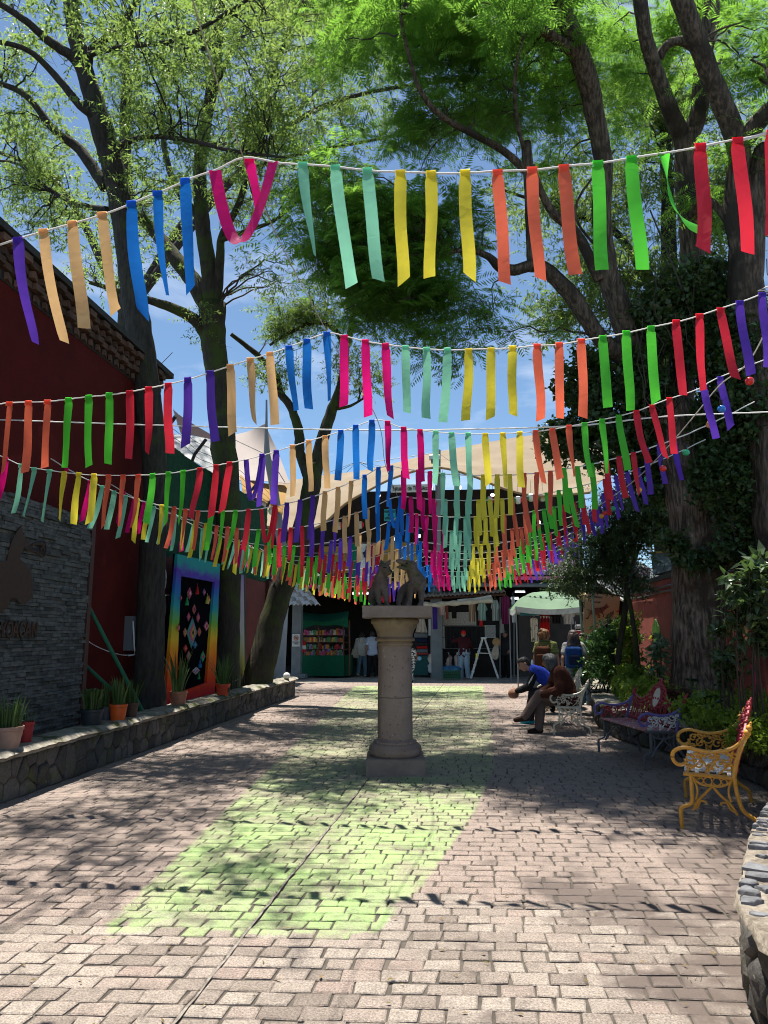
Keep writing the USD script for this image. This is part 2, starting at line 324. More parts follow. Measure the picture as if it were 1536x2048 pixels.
m_pale = mat('pale_mortar', (.33, .285, .23), (.15, .125, .095), scale=20, rough=.95, bump=1., bscale=45, bdist=.025)
m_slate = mat('grey_capstone', (.17, .172, .18), (.10, .10, .105), scale=18, rough=.85, bump=.8, bscale=40, bdist=.015, rnd=.22)
def cells(w, h, n, seed, relax=2):
    r = np.random.default_rng(seed); pts = r.random((n, 2)) * (w, h)
    bx = sbox(0, 0, w, h)
    for it in range(relax + 1):
        al = np.vstack([pts, pts * (-1, 1), pts * (1, -1), pts * (-1, 1) + (2 * w, 0), pts * (1, -1) + (0, 2 * h)])
        vo = Voronoi(al); out = []
        for i in range(n):
            reg = vo.regions[vo.point_region[i]]; out.append(Polygon(vo.vertices[reg]).intersection(bx))
        if it < relax: pts = np.array([o.centroid.coords[0] for o in out])
    return out
def stone_piece(poly, gap, h, r, inset=.72):
    """a domed stone from a cell: (u, v, height) vertices and faces"""
    p = poly.buffer(-gap)
    if p.is_empty or p.area < 2e-4: return None
    if p.geom_type != 'Polygon': p = max(p.geoms, key=lambda q: q.area)
    co = np.array(p.exterior.coords)[:-1]
    if Polygon(co).exterior.is_ccw is False: co = co[::-1]
    c = co.mean(0); n = len(co)
    co = np.vstack([[co[k], (co[k] + co[(k + 1) % n]) / 2 + r.normal(0, .006, 2)] for k in range(n)]) if n < 7 else co; n = len(co)
    a = np.c_[co, np.full(n, -.03)]; b = np.c_[c + (co - c) * .97, h * (.45 + .25 * r.random(n))]; d = np.c_[c + (co - c) * inset, h * (.85 + .3 * r.random(n))]
    v = np.vstack([a, b, d, [[*c, h * (1 + .15 * r.random())]]]); f = []
    for l in (0, n):
        for k in range(n): i, j = l + k, l + (k + 1) % n; f += [[i, j, j + n], [i, j + n, i + n]]
    for k in range(n): f.append([2 * n + k, 2 * n + (k + 1) % n, 3 * n])
    return v, np.array(f)
lw = thing('stone_planter_wall', 'low mossy rubble stone planter wall with pots on it along the left side', 'wall', (LWX, 10, 0))
obj('core', MB().box((LWX - .28, -2, -.05), (LWX - .02, LWEND - .02, LWH - .03)), m_rub, lw)
y0 = 4.5; r = np.random.default_rng(3); big = MB()
for k, poly in enumerate(cells(LWEND - y0, LWH - .03, 170, 3)):
    s = stone_piece(poly, .004, .012 + .024 * r.random(), r, .8)
    if s is None: continue
    v, f = s; obj('stone', (np.c_[LWX - .02 + v[:, 2], y0 + v[:, 0], v[:, 1]], f), m_stone, lw, smooth=50)
for k, poly in enumerate(cells(.3, LWH - .03, 4, 9)):
    v, f = stone_piece(poly, .009, .03, r); obj('stone', (np.c_[LWX - .3 + v[:, 0], LWEND - .02 + v[:, 2], v[:, 1]], f[:, ::-1]), m_stone, lw, smooth=50)
def bumpy(x0, x1, Ya, Yb, z, nx, ny, amp, seed, wob=.02):
    u = np.linspace(0, 1, nx); w = np.linspace(Ya, Yb, ny); g = np.zeros((ny, nx, 3))
    for i, yy in enumerate(w):
        for j, t in enumerate(u): g[i, j] = (x0 + (x1 - x0) * t, yy, z)
    n = meshkit.fbm(g * [9, 6, 1], 4, seed); g[..., 2] += (n - .5) * 2 * amp; n2 = meshkit.fbm(g * [1, 7, 1] + 50, 3, seed + 5) - .5
    g[:, -1, 0] += n2[:, -1] * wob * 2; g[:, -2, 0] += n2[:, -2] * wob; g[:, -1, 2] -= .035; g[:, 0, 2] -= .02
    return g
obj('cap', MB().sheet(bumpy(LWX - .34, LWX + .045, -2, LWEND + .03, LWH, 9, 330, .022, 4, .03), -.05), m_cap, lw, smooth=True)
obj('planting_soil', MB().sheet(bumpy(-5.3, LWX - .3, -2, LWEND, .40, 6, 90, .03, 6)), m_earth, kind='structure')
# right planter wall, winding
RWH = .43
seg = np.linalg.norm(np.diff(RWs, axis=0), axis=1); sl = np.r_[0, np.cumsum(seg)]
def rw_at(s):
    x = np.interp(s, sl, RWs[:, 0]); yv = np.interp(s, sl, RWs[:, 1]); e = .05
    t = np.stack([np.interp(s + e, sl, RWs[:, 0]) - np.interp(s - e, sl, RWs[:, 0]), np.interp(s + e, sl, RWs[:, 1]) - np.interp(s - e, sl, RWs[:, 1])], -1); t /= np.linalg.norm(t, axis=-1, keepdims=True)
    return np.stack([x, yv], -1), np.stack([t[..., 1], -t[..., 0]], -1)      # point, normal into the bed (to the right)
rw = thing('winding_stone_wall', 'low winding rubble stone wall with pale mortar top on the right behind the benches', 'wall', (2.0, 8, 0))
def rw_map(v, base=0.):
    p, n = rw_at(v[:, 0]); return np.c_[p + n * (base - v[:, 2:3]), v[:, 1]]
S0 = np.interp(1.5, RWs[:, 1], sl)
core = []
for s in np.linspace(0, sl[-1], 120):
    p, n = rw_at(s); core.append([[*(p + n * .02), -.05], [*(p + n * .02), RWH - .03], [*(p + n * .36), RWH - .03], [*(p + n * .36), -.05]])
obj('core', MB().sheet(np.array(core)), m_rub, rw)
for k, poly in enumerate(cells(sl[-1] - S0, RWH - .02, 190, 13)):
    s = stone_piece(poly, .009, .03 + .025 * r.random(), r)
    if s is None: continue
    v, f = s; v = v.copy(); v[:, 0] += S0; obj('stone', (rw_map(v, .02), f[:, ::-1]), m_stone, rw, smooth=50)
g = []
for s in np.linspace(0, sl[-1], 300):
    p, n = rw_at(s); g.append([[*(p + n * o), RWH + dz] for o, dz in ((-.03, -.05), (-.02, -.005), (.1, 0), (.2, .01), (.32, 0), (.46, -.02))])
g = np.array(g); nn = meshkit.fbm(g * 11, 4, 8) - .5; g[..., 2] += nn * .05; g[..., 0] += (meshkit.fbm(g * 13 + 9, 4, 2) - .5) * .06
sN = 120
obj('cap', MB().sheet(g[:sN]), m_pale, rw, smooth=True); obj('cap', MB().sheet(g[sN - 1:]), m_cap, rw, smooth=True)
# grey cap stones set into the mortar of the near stretch
for k, poly in enumerate(cells(4.6, .62, 240, 21)):
    if r.random() < (.1 if poly.centroid.y < .12 else .35): continue
    s = stone_piece(shapely.affinity.rotate(shapely.affinity.scale(poly, r.uniform(.45, .72), r.uniform(.7, .95)), r.uniform(-15, 15)), .006, .008 + .014 * r.random(), r, .74)
    if s is None: continue
    v, f = s; P, n = rw_at(v[:, 0] + S0 + .2); zt = RWH - .006 + .008 * r.random() + v[:, 2]
    obj('capstone', (np.c_[P + n * (v[:, 1:2] - .03), zt], f), m_slate, rw, smooth=40)
gg = []
for s in np.linspace(0, sl[-1], 120):
    p, n = rw_at(s); gg.append([[*(p + n * .4), RWH - .06], [*(p + n * .9), RWH - .04], [max(p[0] + .95, 2.2), p[1], RWH - .02], [4.5, p[1], RWH + .02]])
obj('planting_soil', MB().sheet(np.array(gg)), m_earth, kind='structure')
# ================================================================ left building, slate panel, lower wall, fence
rng = np.random.default_rng(31)
m_red = mat('oxblood_plaster', (.085, .009, .007), (.062, .007, .0055), scale=2.2, rough=.9, spec=.1, bump=.5, bscale=70, c3=(.14, .018, .013), s3=1.6, t3=(.58, .8))
m_redR = mat('terracotta_plaster', (.27, .062, .045), (.19, .045, .035), scale=2.6, rough=.9, bump=.4, bscale=60, c3=(.34, .15, .12), s3=4.2, t3=(.62, .72))
m_brk = mat('parapet_brick', (.12, .06, .04), (.05, .03, .022), scale=6, rough=.9, bump=.6, bscale=60, rnd=.35)
m_dark = mat('dark_trim', (.02, .018, .016), (.035, .03, .028), scale=8, rough=.8)
m_slab = mat('slate_ledger', (.088, .088, .082), (.04, .04, .038), scale=26, rough=.75, bump=.7, bscale=70, bdist=.01, rnd=.42, stretch=(1, .5, 1))
m_iron = mat('rusted_iron', (.035, .02, .014), (.06, .03, .018), scale=20, rough=.6, metal=.3, spec=.4)
m_brown = mat('brown_steel', (.05, .018, .014), rough=.5)
MYZ = np.array([[0, 0, 1.], [1, 0, 0], [0, 1, 0]])      # 2d (y, z) extruded along +x
WX = -5.25
b = thing('red_building', 'tall windowless dark red building with corbelled brick parapet on the left', 'building', (WX, 6, 0))
ze = 6.2
obj('wall', MB().box((WX - 7, -4, -.05), (WX, 12.2, ze - .58)), m_red, b)
obj('roof', MB().box((WX - 7, -4, ze - .579), (WX + .01, 12.2, ze - .12)).box((WX - 7.05, -4, ze - .118), (WX + .2, 12.3, ze - .03)), m_dark, b)
for row in range(4):
    z = ze - .56 + row * .108; off = .03 + .035 * row; w = .2
    for k in range(36):
        y = 12.18 - (k + (.5 if row % 2 else 0)) * w
        if y < 5: continue
        pr_ = off + (.045 if (row in (1, 3) and k % 2) else 0) + rng.normal(0, .004)
        obj('parapet_brick', MB().bevel((WX + pr_ / 2, y - w / 2, z + .05), (pr_ + .02, w - .02, .09), .008, rotz(.35 if row in (0, 2) else 0)), m_brk, b)
# wiry antenna on the roof corner
an = thing('antenna', 'thin slanting metal rod sticking up from the red building roof corner', 'antenna', (WX - .1, 12.1, ze - .03))
obj('rod', MB().tube([(WX - .1, 12.1, ze - .05), aY(345, 705, 12.3)], .006, 5), m_dark, an)
# slate panel
SX = -5.0
sp_ = thing('slate_panel', 'grey stacked slate cladding panel with iron letters on the left wall', 'wall panel', (SX, 8.5, 0.4))
obj('backing', MB().box((WX - .02, 4.0, .36), (SX - .02, 9.56, 3.1)), m_joint, sp_)
pieces = []; z = .38
while z < 3.08:
    h = rng.uniform(.03, .055); y = 9.55
    while y > 4.2:
        w = rng.uniform(.08, .3); d = .004 + .042 * rng.random() ** 1.7
        pieces.append((y, z, w, h, d)); y -= w + .002
    z += h + .0015
pieces.sort(key=lambda p: -p[0]); big = MB(); cnt = 0
def vis_p(p): s = proj([[SX, p[0] - p[2] / 2, p[1]]])[0]; return s[0] > -8
VP = [p for p in pieces if vis_p(p)]; VP.sort(key=lambda p: -p[2] * p[3])
inds = {id(p) for p in VP[:290]}
for p in pieces:
    y, z, w, h, d = p; m = MB() if id(p) in inds else big; R = rotz(rng.normal(0, .015)) @ roty(rng.normal(0, .05))
    m.bevel((SX - .02 + d / 2, y - w / 2, z + h / 2), (d + .04, w - .002, h - .001), .003, R)
    if id(p) in inds: obj('slate_stone', m, m_slab, sp_)
obj('slate_stones', big, m_slab, sp_, kind='stuff')
obj('edge_post', MB().box((WX - .02, 9.565, .35), (SX + .03, 9.66, 3.12)), m_brown, sp_)
# iron coyote silhouette and letters bolted on the slate
def crop4(cx, cy): return cx / 7.315, 1020 + cy / 7.315
def onX(pts, X): return [tuple(aX(*crop4(*p), X)[1:]) for p in pts]
coy = [(-160, 1500), (-150, 1000), (-60, 760), (40, 740), (70, 600), (120, 440), (190, 320), (262, 225), (275, 330), (330, 430), (400, 500), (330, 545), (265, 590), (240, 640), (235, 720), (330, 800), (390, 900), (415, 1010), (420, 1180), (390, 1310), (300, 1380), (240, 1370), (180, 1300), (110, 1290), (80, 1320), (60, 1420), (-40, 1500)]
em = thing('coyote_emblem', 'dark iron silhouette of a seated coyote with speech scroll on the slate panel', 'wall emblem', (SX, 8.3, 2.0))
obj('silhouette', MB().poly(onX(coy, SX), .014, MYZ, (SX + .035, 0, 0)), m_iron, em)
c0 = np.array(onX([(570, 590)], SX)[0]); sc = []
for t in np.linspace(0, 1.0, 60):
    a = -.6 + t * 9.5; rr = .018 + .085 * t; sc.append((SX + .045, c0[0] + rr * math.cos(a) * .9, c0[1] + rr * math.sin(a) * 1.2))
sc2 = [(SX + .045, *onX([p], SX)[0]) for p in ((300, 555), (380, 560), (430, 500), (520, 495), (600, 500))]
obj('speech_scroll', MB().tube(sc, .011, 6).tube(smoothpath(sc2, 5), .016, 6).tube([(SX + .045, *onX([p], SX)[0]) for p in ((330, 590), (440, 600), (540, 660))], .014, 6), m_iron, em)
lt = thing('iron_letters', 'black iron letters COYOACAN fixed to the slate panel', 'lettering', (SX, 8.2, 1.7))
zc = onX([(270, 1750)], SX)[0]; hz = .165
endy = onX([(498, 1750)], SX)[0][0]; wid = (endy - onX([(40, 1750)], SX)[0][0]) / 5.0
for k, ch in enumerate('COYOACAN'):
    t = meshkit.text_mesh(ch, hz, .018, bold=True); v = t.vertices.copy(); v[:, 0] -= v[:, 0].mean(); v[:, 0] *= .8
    y = endy - wid * (7.5 - k); vv = np.c_[SX + .03 + v[:, 2], y + v[:, 0], zc[1] - hz / 2 + v[:, 1]]
    obj('letter', (vv, t.faces), m_iron, lt)
# lower red wall further along, with gate post end
lo = thing('low_red_wall', 'lower dark red garden wall beyond the tall red building on the left', 'wall', (WX, 16, 0))
obj('wall', MB().box((WX - .3, 12.21, -.05), (WX - .01, 20.05, 2.95)), mat('wine_plaster', (.13, .028, .022), (.09, .02, .017), scale=2, rough=.9, bump=.4, bscale=60), lo)
obj('end_pier', MB().box((WX - .32, 19.8, -.05), (WX + .09, 20.2, 3.0)), m_brown, lo)
m_mesh = mat('green_fence_cloth', (.015, .12, .055), (.008, .06, .03), scale=22, rough=.7, stretch=(1, 1, .6), bump=1., bscale=30, bdist=.03, trans=.25)
m_gpost = mat('grey_steel', (.16, .165, .17), rough=.5, spec=.4)
m_dpost = mat('dark_steel', (.03, .032, .034), rough=.5)
fe = thing('green_fence', 'tall chain-link fence hung with dark green cloth above the low red wall', 'fence', (WX, 16, 2.95))
fy = [12.6, 14.2, 16.2, 18.2, 20.0]
for a, c in zip(fy[:-1], fy[1:]):
    ny, nz = 26, 22; g = np.array([[(WX - .05 + .018 * math.sin(14 * (y + z)) * math.cos(11 * (y - z)) + .03 * math.sin(3 * y), y, z) for y in np.linspace(a, c, ny)] for z in np.linspace(2.96, 5.0, nz)])
    obj('fence_panel', MB().sheet(g, .004), m_mesh, fe, smooth=True)
for y in fy: obj('fence_post', MB().tube([(WX - .12, y, 2.9), (WX - .12, y, 5.0), (WX - .02, y - .1, 5.15), (WX + .25, y - .25, 5.4)], .035, 7), m_dpost, fe)
obj('top_rail', MB().tube([(WX - .12, 12.6, 5.02), (WX - .12, 20, 5.02)], .02, 6), m_dpost, fe)
for k in range(3):
    w = [(WX + .02 + .08 * k, y, 5.12 + .09 * k + .04 * math.sin(y * 3 + k)) for y in np.linspace(12.6, 20, 40)]
    obj('barbed_wire', MB().tube(w, .006, 4), m_dpost, fe)
# pipes, cables and a meter box on the red wall recess between the slate panel and the first tree
m_gpipe = mat('green_pipe', (.012, .12, .06), (.01, .09, .045), scale=9, rough=.4, spec=.4)
m_white = mat('white_paint', (.62, .63, .62), (.5, .5, .49), scale=7, rough=.5)
def pole(name, pts, r, m, label, cat, sides=8):
    p = thing(name, label, cat, pts[0]); obj('tube', MB().tube(pts, r, sides), m, p); return p
pole('green_pole', [aX(172, 1203, -5.15), aX(288, 1428, -4.55)], .028, m_gpipe, 'long green metal pole leaning across the red wall down to the planter', 'pole')
pole('green_pole', [aX(165, 1325, -5.15), aX(222, 1378, -4.9)], .025, m_gpipe, 'short green metal pole leaning behind the black plant pot', 'pole')
mb = thing('meter_box', 'flat grey metal electric box with a conduit on the red wall', 'electric box', aX(262, 1265, -5.2))
a, c = aX(251, 1232, -5.24), aX(275, 1300, -5.24)
obj('case', MB().box((-5.26, a[1], c[2]), (-5.12, c[1], a[2])), mat('dull_zinc', (.10, .105, .11), rough=.55), mb)
obj('conduit', MB().tube([aX(266, 1243, -5.1), aX(269, 1300, -5.1), aX(270, 1309, -5.1), aX(258, 1311, -5.1)], .012, 6), m_white, mb)
pole('white_cable', smoothpath([aX(x, y, -5.18) for x, y in ((168, 1276), (188, 1290), (215, 1302), (245, 1310), (268, 1309))], 5), .006, m_white, 'thin white cable sagging across the red wall to the electric box', 'cable', 5)
pole('white_cable', smoothpath([aX(x, y, -5.0) for x, y in ((332, 1070), (328, 1110), (332, 1150), (330, 1175), (322, 1182), (327, 1190), (338, 1190))], 5), .007, m_white, 'thin white cable hanging loosely beside the first tree trunk', 'cable', 5)

# ================================================================ right garden wall and buildings behind it
RX = 4.35
gw = thing('right_garden_wall', 'weathered terracotta red garden wall behind the big tree on the right', 'wall', (RX, 11, 0))
obj('wall', MB().box((RX, -2, 0), (RX + .3, 20.6, 2.72)), m_redR, gw)
obj('coping', MB().box((RX - .05, -2, 2.722), (RX + .36, 20.6, 2.82)), m_dark, gw)
for k, z in enumerate((2.45, 2.55)): obj('conduit', MB().tube([(RX - .05, y, z + .02 * math.sin(y * 2 + k)) for y in np.linspace(2, 20, 30)], .02, 6), m_dpost, gw)
# ================================================================ trees
m_barkA = mat('ash_bark', (.018, .0145, .012), (.047, .039, .033), scale=20, rough=.95, bump=1., bscale=32, bdist=.03, stretch=(1, 1, .22), c3=(.035, .045, .012), s3=1.8, t3=(.55, .7))
m_barkM = mat('mossy_bark', (.024, .019, .014), (.05, .04, .03), scale=20, rough=.95, bump=1., bscale=32, bdist=.03, stretch=(1, 1, .22), c3=(.045, .06, .012), s3=1.8, t3=(.45, .6))
m_barkJ = mat('furrowed_bark', (.035, .025, .018), (.16, .115, .082), scale=24, rough=.95, bump=1., bscale=30, bdist=.05, stretch=(1, 1, .13), lo=.4, hi=.68, c3=(.03, .022, .016), s3=1.2)
m_barkLit = mat('lit_trunk_bark', (.06, .042, .03), (.34, .245, .18), scale=24, rough=.95, bump=1., bscale=30, bdist=.06, stretch=(1, 1, .13), lo=.4, hi=.68, c3=(.07, .045, .03), s3=1.2)  # same bark as the limbs, lightened: bounced light painted into the lower trunk
m_leafA = mat('ash_leaf', (.08, .13, .032), rough=.45, spec=.4, rnd=.4, trans=.5, tcol=(.27, .40, .085))
m_leafJ = mat('jacaranda_leaf', (.07, .15, .02), rough=.5, spec=.3, rnd=.3, trans=.6, tcol=(.22, .43, .055))
m_leafD = mat('ivy_leaf', (.05, .09, .03), rough=.35, spec=.5, rnd=.35, trans=.25, tcol=(.09, .17, .03))
m_leafY = mat('bright_leaf', (.20, .30, .035), rough=.45, spec=.4, rnd=.3, trans=.4, tcol=(.28, .42, .04))
m_leafG = mat('glossy_leaf', (.07, .16, .045), rough=.3, spec=.6, rnd=.3, trans=.25, tcol=(.14, .28, .05))
m_twig = mat('twig', (.045, .034, .026), rough=.9)
def leaf(mb, base, d, up, L, W):
    """a pointed folded leaf of four triangles"""
    d = d / np.linalg.norm(d); s = np.cross(d, up); s /= np.linalg.norm(s) + 1e-9; n = np.cross(s, d)
    m = base + d * L * .45; t = base + d * L - n * L * .12
    mb.add([base, m + s * W / 2 + n * W * .12, t, m - s * W / 2 + n * W * .12, m], [[0, 1, 4], [1, 2, 4], [2, 3, 4], [3, 0, 4]])
def unit(r): v = r.normal(size=3); return v / np.linalg.norm(v)
def twig_ash(seed, L=.5, n=20, ll=.085, lw=.022, droop=.25):
    r = np.random.default_rng(seed); mb, tw = MB(), MB()
    p = [np.zeros(3)]; d = np.array([1., 0, .1])
    for k in range(6): d = d + r.normal(0, .16, 3) + np.array([0, 0, -droop / 6]); d /= np.linalg.norm(d); p.append(p[-1] + d * L / 6)
    p = np.array(p); tw.tube(p, np.linspace(.004, .0015, 7), 3, False)
    for k in range(n):
        t = .15 + .85 * k / n; i = min(int(t * 6), 5); b = p[i] + (p[i + 1] - p[i]) * (t * 6 - i)
        dd = (p[i + 1] - p[i]) / np.linalg.norm(p[i + 1] - p[i]) * .6 + unit(r) * .9 + np.array([0, 0, -.35]); leaf(mb, b, dd, unit(r) * .5 + np.array([0, 0, 1.]), ll * r.uniform(.7, 1.25), lw * r.uniform(.8, 1.3))
    return mb, tw
def twig_jac(seed, L=.40, n=10):
    """two feathery fronds: pairs of slim side leaflets along a drooping rib"""
    r = np.random.default_rng(seed); mb, tw = MB(), MB()
    for fr in range(2):
        a = r.uniform(-1.4, 1.4); d0 = np.array([math.cos(a), math.sin(a), r.uniform(-.1, .35)]); p = [np.zeros(3)]
        for k in range(8): d0 = d0 + np.array([0, 0, -.09]) + r.normal(0, .05, 3); d0 /= np.linalg.norm(d0); p.append(p[-1] + d0 * L / 8)
        p = np.array(p); tw.tube(p, np.linspace(.003, .001, 9), 3, False)
        for k in range(1, n):
            t = k / n * 8; i = min(int(t), 7); b = p[i] + (p[i + 1] - p[i]) * (t - i); ax = p[i + 1] - p[i]; ax /= np.linalg.norm(ax)
            sd = np.cross(ax, [0, 0, 1.]); sd /= np.linalg.norm(sd) + 1e-9; ll = .135 * math.sin(PI * (.2 + .7 * k / n))
            for s in (-1, 1):
                dd = sd * s + ax * .55 + np.array([0, 0, r.uniform(-.35, .0)]); dd /= np.linalg.norm(dd); leaf(mb, b, dd, np.array([0, 0, 1.]) + .4 * unit(r), ll, .021)
    return mb, tw
def rosette(seed, n=9, L=.1, W=.05, sp=.07):
    r = np.random.default_rng(seed); mb, tw = MB(), MB()
    for k in range(n):
        b = unit(r) * sp * r.random(); dd = unit(r) + np.array([0, 0, .1]); leaf(mb, b, dd, np.array([0, 0, 1.]) + unit(r) * .4, L * r.uniform(.7, 1.3), W * r.uniform(.8, 1.2))
    return mb, tw
def quats(n, r, tilt=.5, yaw=None):
    y = r.uniform(0, 2 * PI, n) if yaw is None else yaw; ax = r.normal(size=(n, 2)); ax /= np.linalg.norm(ax, axis=1, keepdims=True); an = r.normal(0, tilt, n)
    qz = np.c_[np.cos(y / 2), np.zeros((n, 2)), np.sin(y / 2)]; qt = np.c_[np.cos(an / 2), ax * np.sin(an / 2)[:, None], np.zeros(n)]
    w1, x1, y1, z1 = qt.T; w2, x2, y2, z2 = qz.T
    return np.c_[w1 * w2 - x1 * x2 - y1 * y2 - z1 * z2, w1 * x2 + x1 * w2 + y1 * z2 - z1 * y2, w1 * y2 - x1 * z2 + y1 * w2 + z1 * x2, w1 * z2 + x1 * y2 - y1 * x2 + z1 * w2]
def scatter(name, parent, pts, protos, m, r, scale=(.8, 1.25), tilt=.5, yaw=None, label=None, cat=None, kind='stuff', group=None):
    """leaf sprays placed one by one at real points: one PointInstancer"""
    path = _path(parent, name); pi = UsdGeom.PointInstancer.Define(stage, path); tg = []
    top = '/'.join(path.split('/')[:3]); off = _loc.get(top, np.zeros(3)); n = len(pts)
    for k, pr_ in enumerate(protos):
        v, f = pr_.get(); pp = f'{path}/spray_{k:03d}'; me = UsdGeom.Mesh.Define(stage, pp)
        me.CreatePointsAttr(Vt.Vec3fArray.FromNumpy(np.ascontiguousarray(v, np.float32))); me.CreateFaceVertexCountsAttr(Vt.IntArray.FromNumpy(np.full(len(f), 3, np.int32)))
        me.CreateFaceVertexIndicesAttr(Vt.IntArray.FromNumpy(np.ascontiguousarray(f, np.int32).ravel())); me.CreateSubdivisionSchemeAttr('none')
        UsdShade.MaterialBindingAPI.Apply(me.GetPrim()).Bind(m); tg.append(Sdf.Path(pp))
    pi.CreatePrototypesRel().SetTargets(tg)
    pi.CreatePositionsAttr(Vt.Vec3fArray.FromNumpy(np.ascontiguousarray(np.asarray(pts) - off, np.float32)))
    pi.CreateProtoIndicesAttr(Vt.IntArray.FromNumpy(r.integers(0, len(protos), n).astype(np.int32)))
    qq = quats(n, r, tilt, yaw); pi.CreateOrientationsAttr(Vt.QuathArray([Gf.Quath(*[float(x) for x in q]) for q in qq]))
    s = r.uniform(*scale, n); pi.CreateScalesAttr(Vt.Vec3fArray.FromNumpy(np.repeat(s[:, None], 3, 1).astype(np.float32)))
    tag(path, label, cat, group, kind); return path
ASH = [twig_ash(k) for k in range(5)]; JAC = [twig_jac(k) for k in range(5)]; IVY = [rosette(k, 11, .1, .075, .12) for k in range(4)]
def limb(pts, w, n=6, sides=9, noise=.0, seed=0):
    """pts: (px, py, Y) along the limb, w: widths in photo pixels -> path and radii in metres"""
    P = np.array([aY(x, y, Y) for x, y, Y in pts]); dist = (P - CAM) @ FWD; R = np.asarray(w, float) / 2 * dist / F
    PR = smoothpath(np.c_[P, R], n); p, rr = PR[:, :3], np.maximum(PR[:, 3], .004)
    if noise:
        u = np.random.default_rng(seed).normal(0, noise, p.shape) * rr[:, None]; u[0] = u[-1] = 0; p = p + u
    return p, rr
def trunk_mesh(mb, p, r, sides=12, rough=.06, seed=0):
    """a tube whose skin is uneven"""
    t = MB().tube(p, r, sides); v, f = t.get(); n = len(p); c = np.repeat(p, sides, 0); q = v[:n * sides] - c
    k = 1 + (meshkit.fbm(v[:n * sides] * [4, 4, .8], 3, seed) - .5) * 1.6 * rough + (meshkit.noise(v[:n * sides] * [17, 17, 2], seed + 3) - .5) * 1.4 * rough
    v[:n * sides] = c + q * k[:, None]; mb.add(v, f)
class Tree:
    def __init__(s, name, label, base, bark, seed, sides=12):
        s.path = thing(name, label, 'tree', base); s.bark = bark; s.r = np.random.default_rng(seed); s.sk = []; s.sides = sides; s.twl = MB(); s.leafpts = []; s.seed = seed
    def add(s, name, pts, w, rough=.06, noise=.03, n=6, bark=None):
        p, r = limb(pts, w, n, noise=noise, seed=s.seed + len(s.sk)); mb = MB(); trunk_mesh(mb, p, r, s.sides if w[0] > 20 else 7, rough, s.seed)
        obj(name, mb, bark or s.bark, s.path, smooth=True); s.sk.append(np.c_[p, r]); return s
    def crown(s, blobs, per=9, sub=5, spread=.55, leaves=5, keep=None, lmin=None):
        """blobs: (px, py, Y, rx, ry, rz, n). Branches grow from the nearest limb to each cluster, twigs fan out, leaf sprays sit on the twigs"""
        r = s.r
        for (px, py, Y, rx, ry, rz, n) in blobs:
            c = aY(px, py, Y); S = np.vstack(s.sk)
            for _ in range(n):
                t = unit(r) * r.random() ** .45; q = c + t * (rx, ry, rz)
                d = np.linalg.norm(S[:, :3] - q, axis=1) + .9 * np.maximum(0, S[:, 2] - q[2] + .2); k = np.argsort(d)[r.integers(0, 4)]
                b = S[k, :3]; L = np.linalg.norm(q - b)
                if L > 4.5: continue
                mid = (b + q) / 2 + unit(r) * L * .12 + np.array([0, 0, .12 * L]); p = smoothpath([b, mid, q], 5); p[1:-1] += r.normal(0, .018 * L, (len(p) - 2, 3))
                r0 = min(S[k, 3] * .55, .008 + .009 * L); rad = np.linspace(r0, .005, len(p)); s.twl.tube(p, rad, 5, False); 
                s.sk.append(np.c_[p[3::3], rad[3::3]]) if L > .8 else None
                for _ in range(sub):
                    i = r.integers(len(p) // 2, len(p)); e = p[i] + (unit(r) + np.array([0, 0, -.05])) * spread * r.uniform(.4, 1.); m = (p[i] + e) / 2 + unit(r) * .05
                    tp = np.array([p[i], m, e]); s.twl.tube(tp, [.0055, .004, .002], 3, False)
                    for _ in range(leaves):
                        f = r.random(); s.leafpts.append(p[i] + (e - p[i]) * f + unit(r) * .16 * r.random())
        return s
    def canopy(s, boxes, seed=0):
        """upper crown: (x, y, z, rx, ry, rz, limbs, sprays per limb)"""
        r = np.random.default_rng(s.seed + 77 + seed)
        for (x, y, z, rx, ry, rz, n, k) in boxes:
            S = np.vstack(s.sk)
            for _ in range(n):
                q = np.array([x - .2, y + 1.0, z + .35]) + unit(r) * r.random() ** .4 * np.array([rx, ry, rz]); i = np.argmin(np.linalg.norm(S[:, :3] - q, axis=1)); b = S[i, :3]; L = np.linalg.norm(q - b)
                p = smoothpath([b, (b + q) / 2 + unit(r) * L * .1 + np.array([0, 0, .08 * L]), q], 6); s.twl.tube(p, np.linspace(min(S[i, 3] * .7, .012 + .008 * L), .006, len(p)), 5, False)
                for _ in range(k): s.leafpts.append(q + unit(r) * r.random() ** .5 * .75)
        return s
    def finish(s, protos, m, scale=(.8, 1.25), tilt=.5, name='crown'):
        if s.twl.n: obj('twigs', s.twl, m_twig if s.bark is not m_barkA else s.bark, s.path, kind='stuff')
        scatter(name, s.path, np.array(s.leafpts), [a for a, b in protos], m, s.r, scale, tilt); return s
TREES = {}
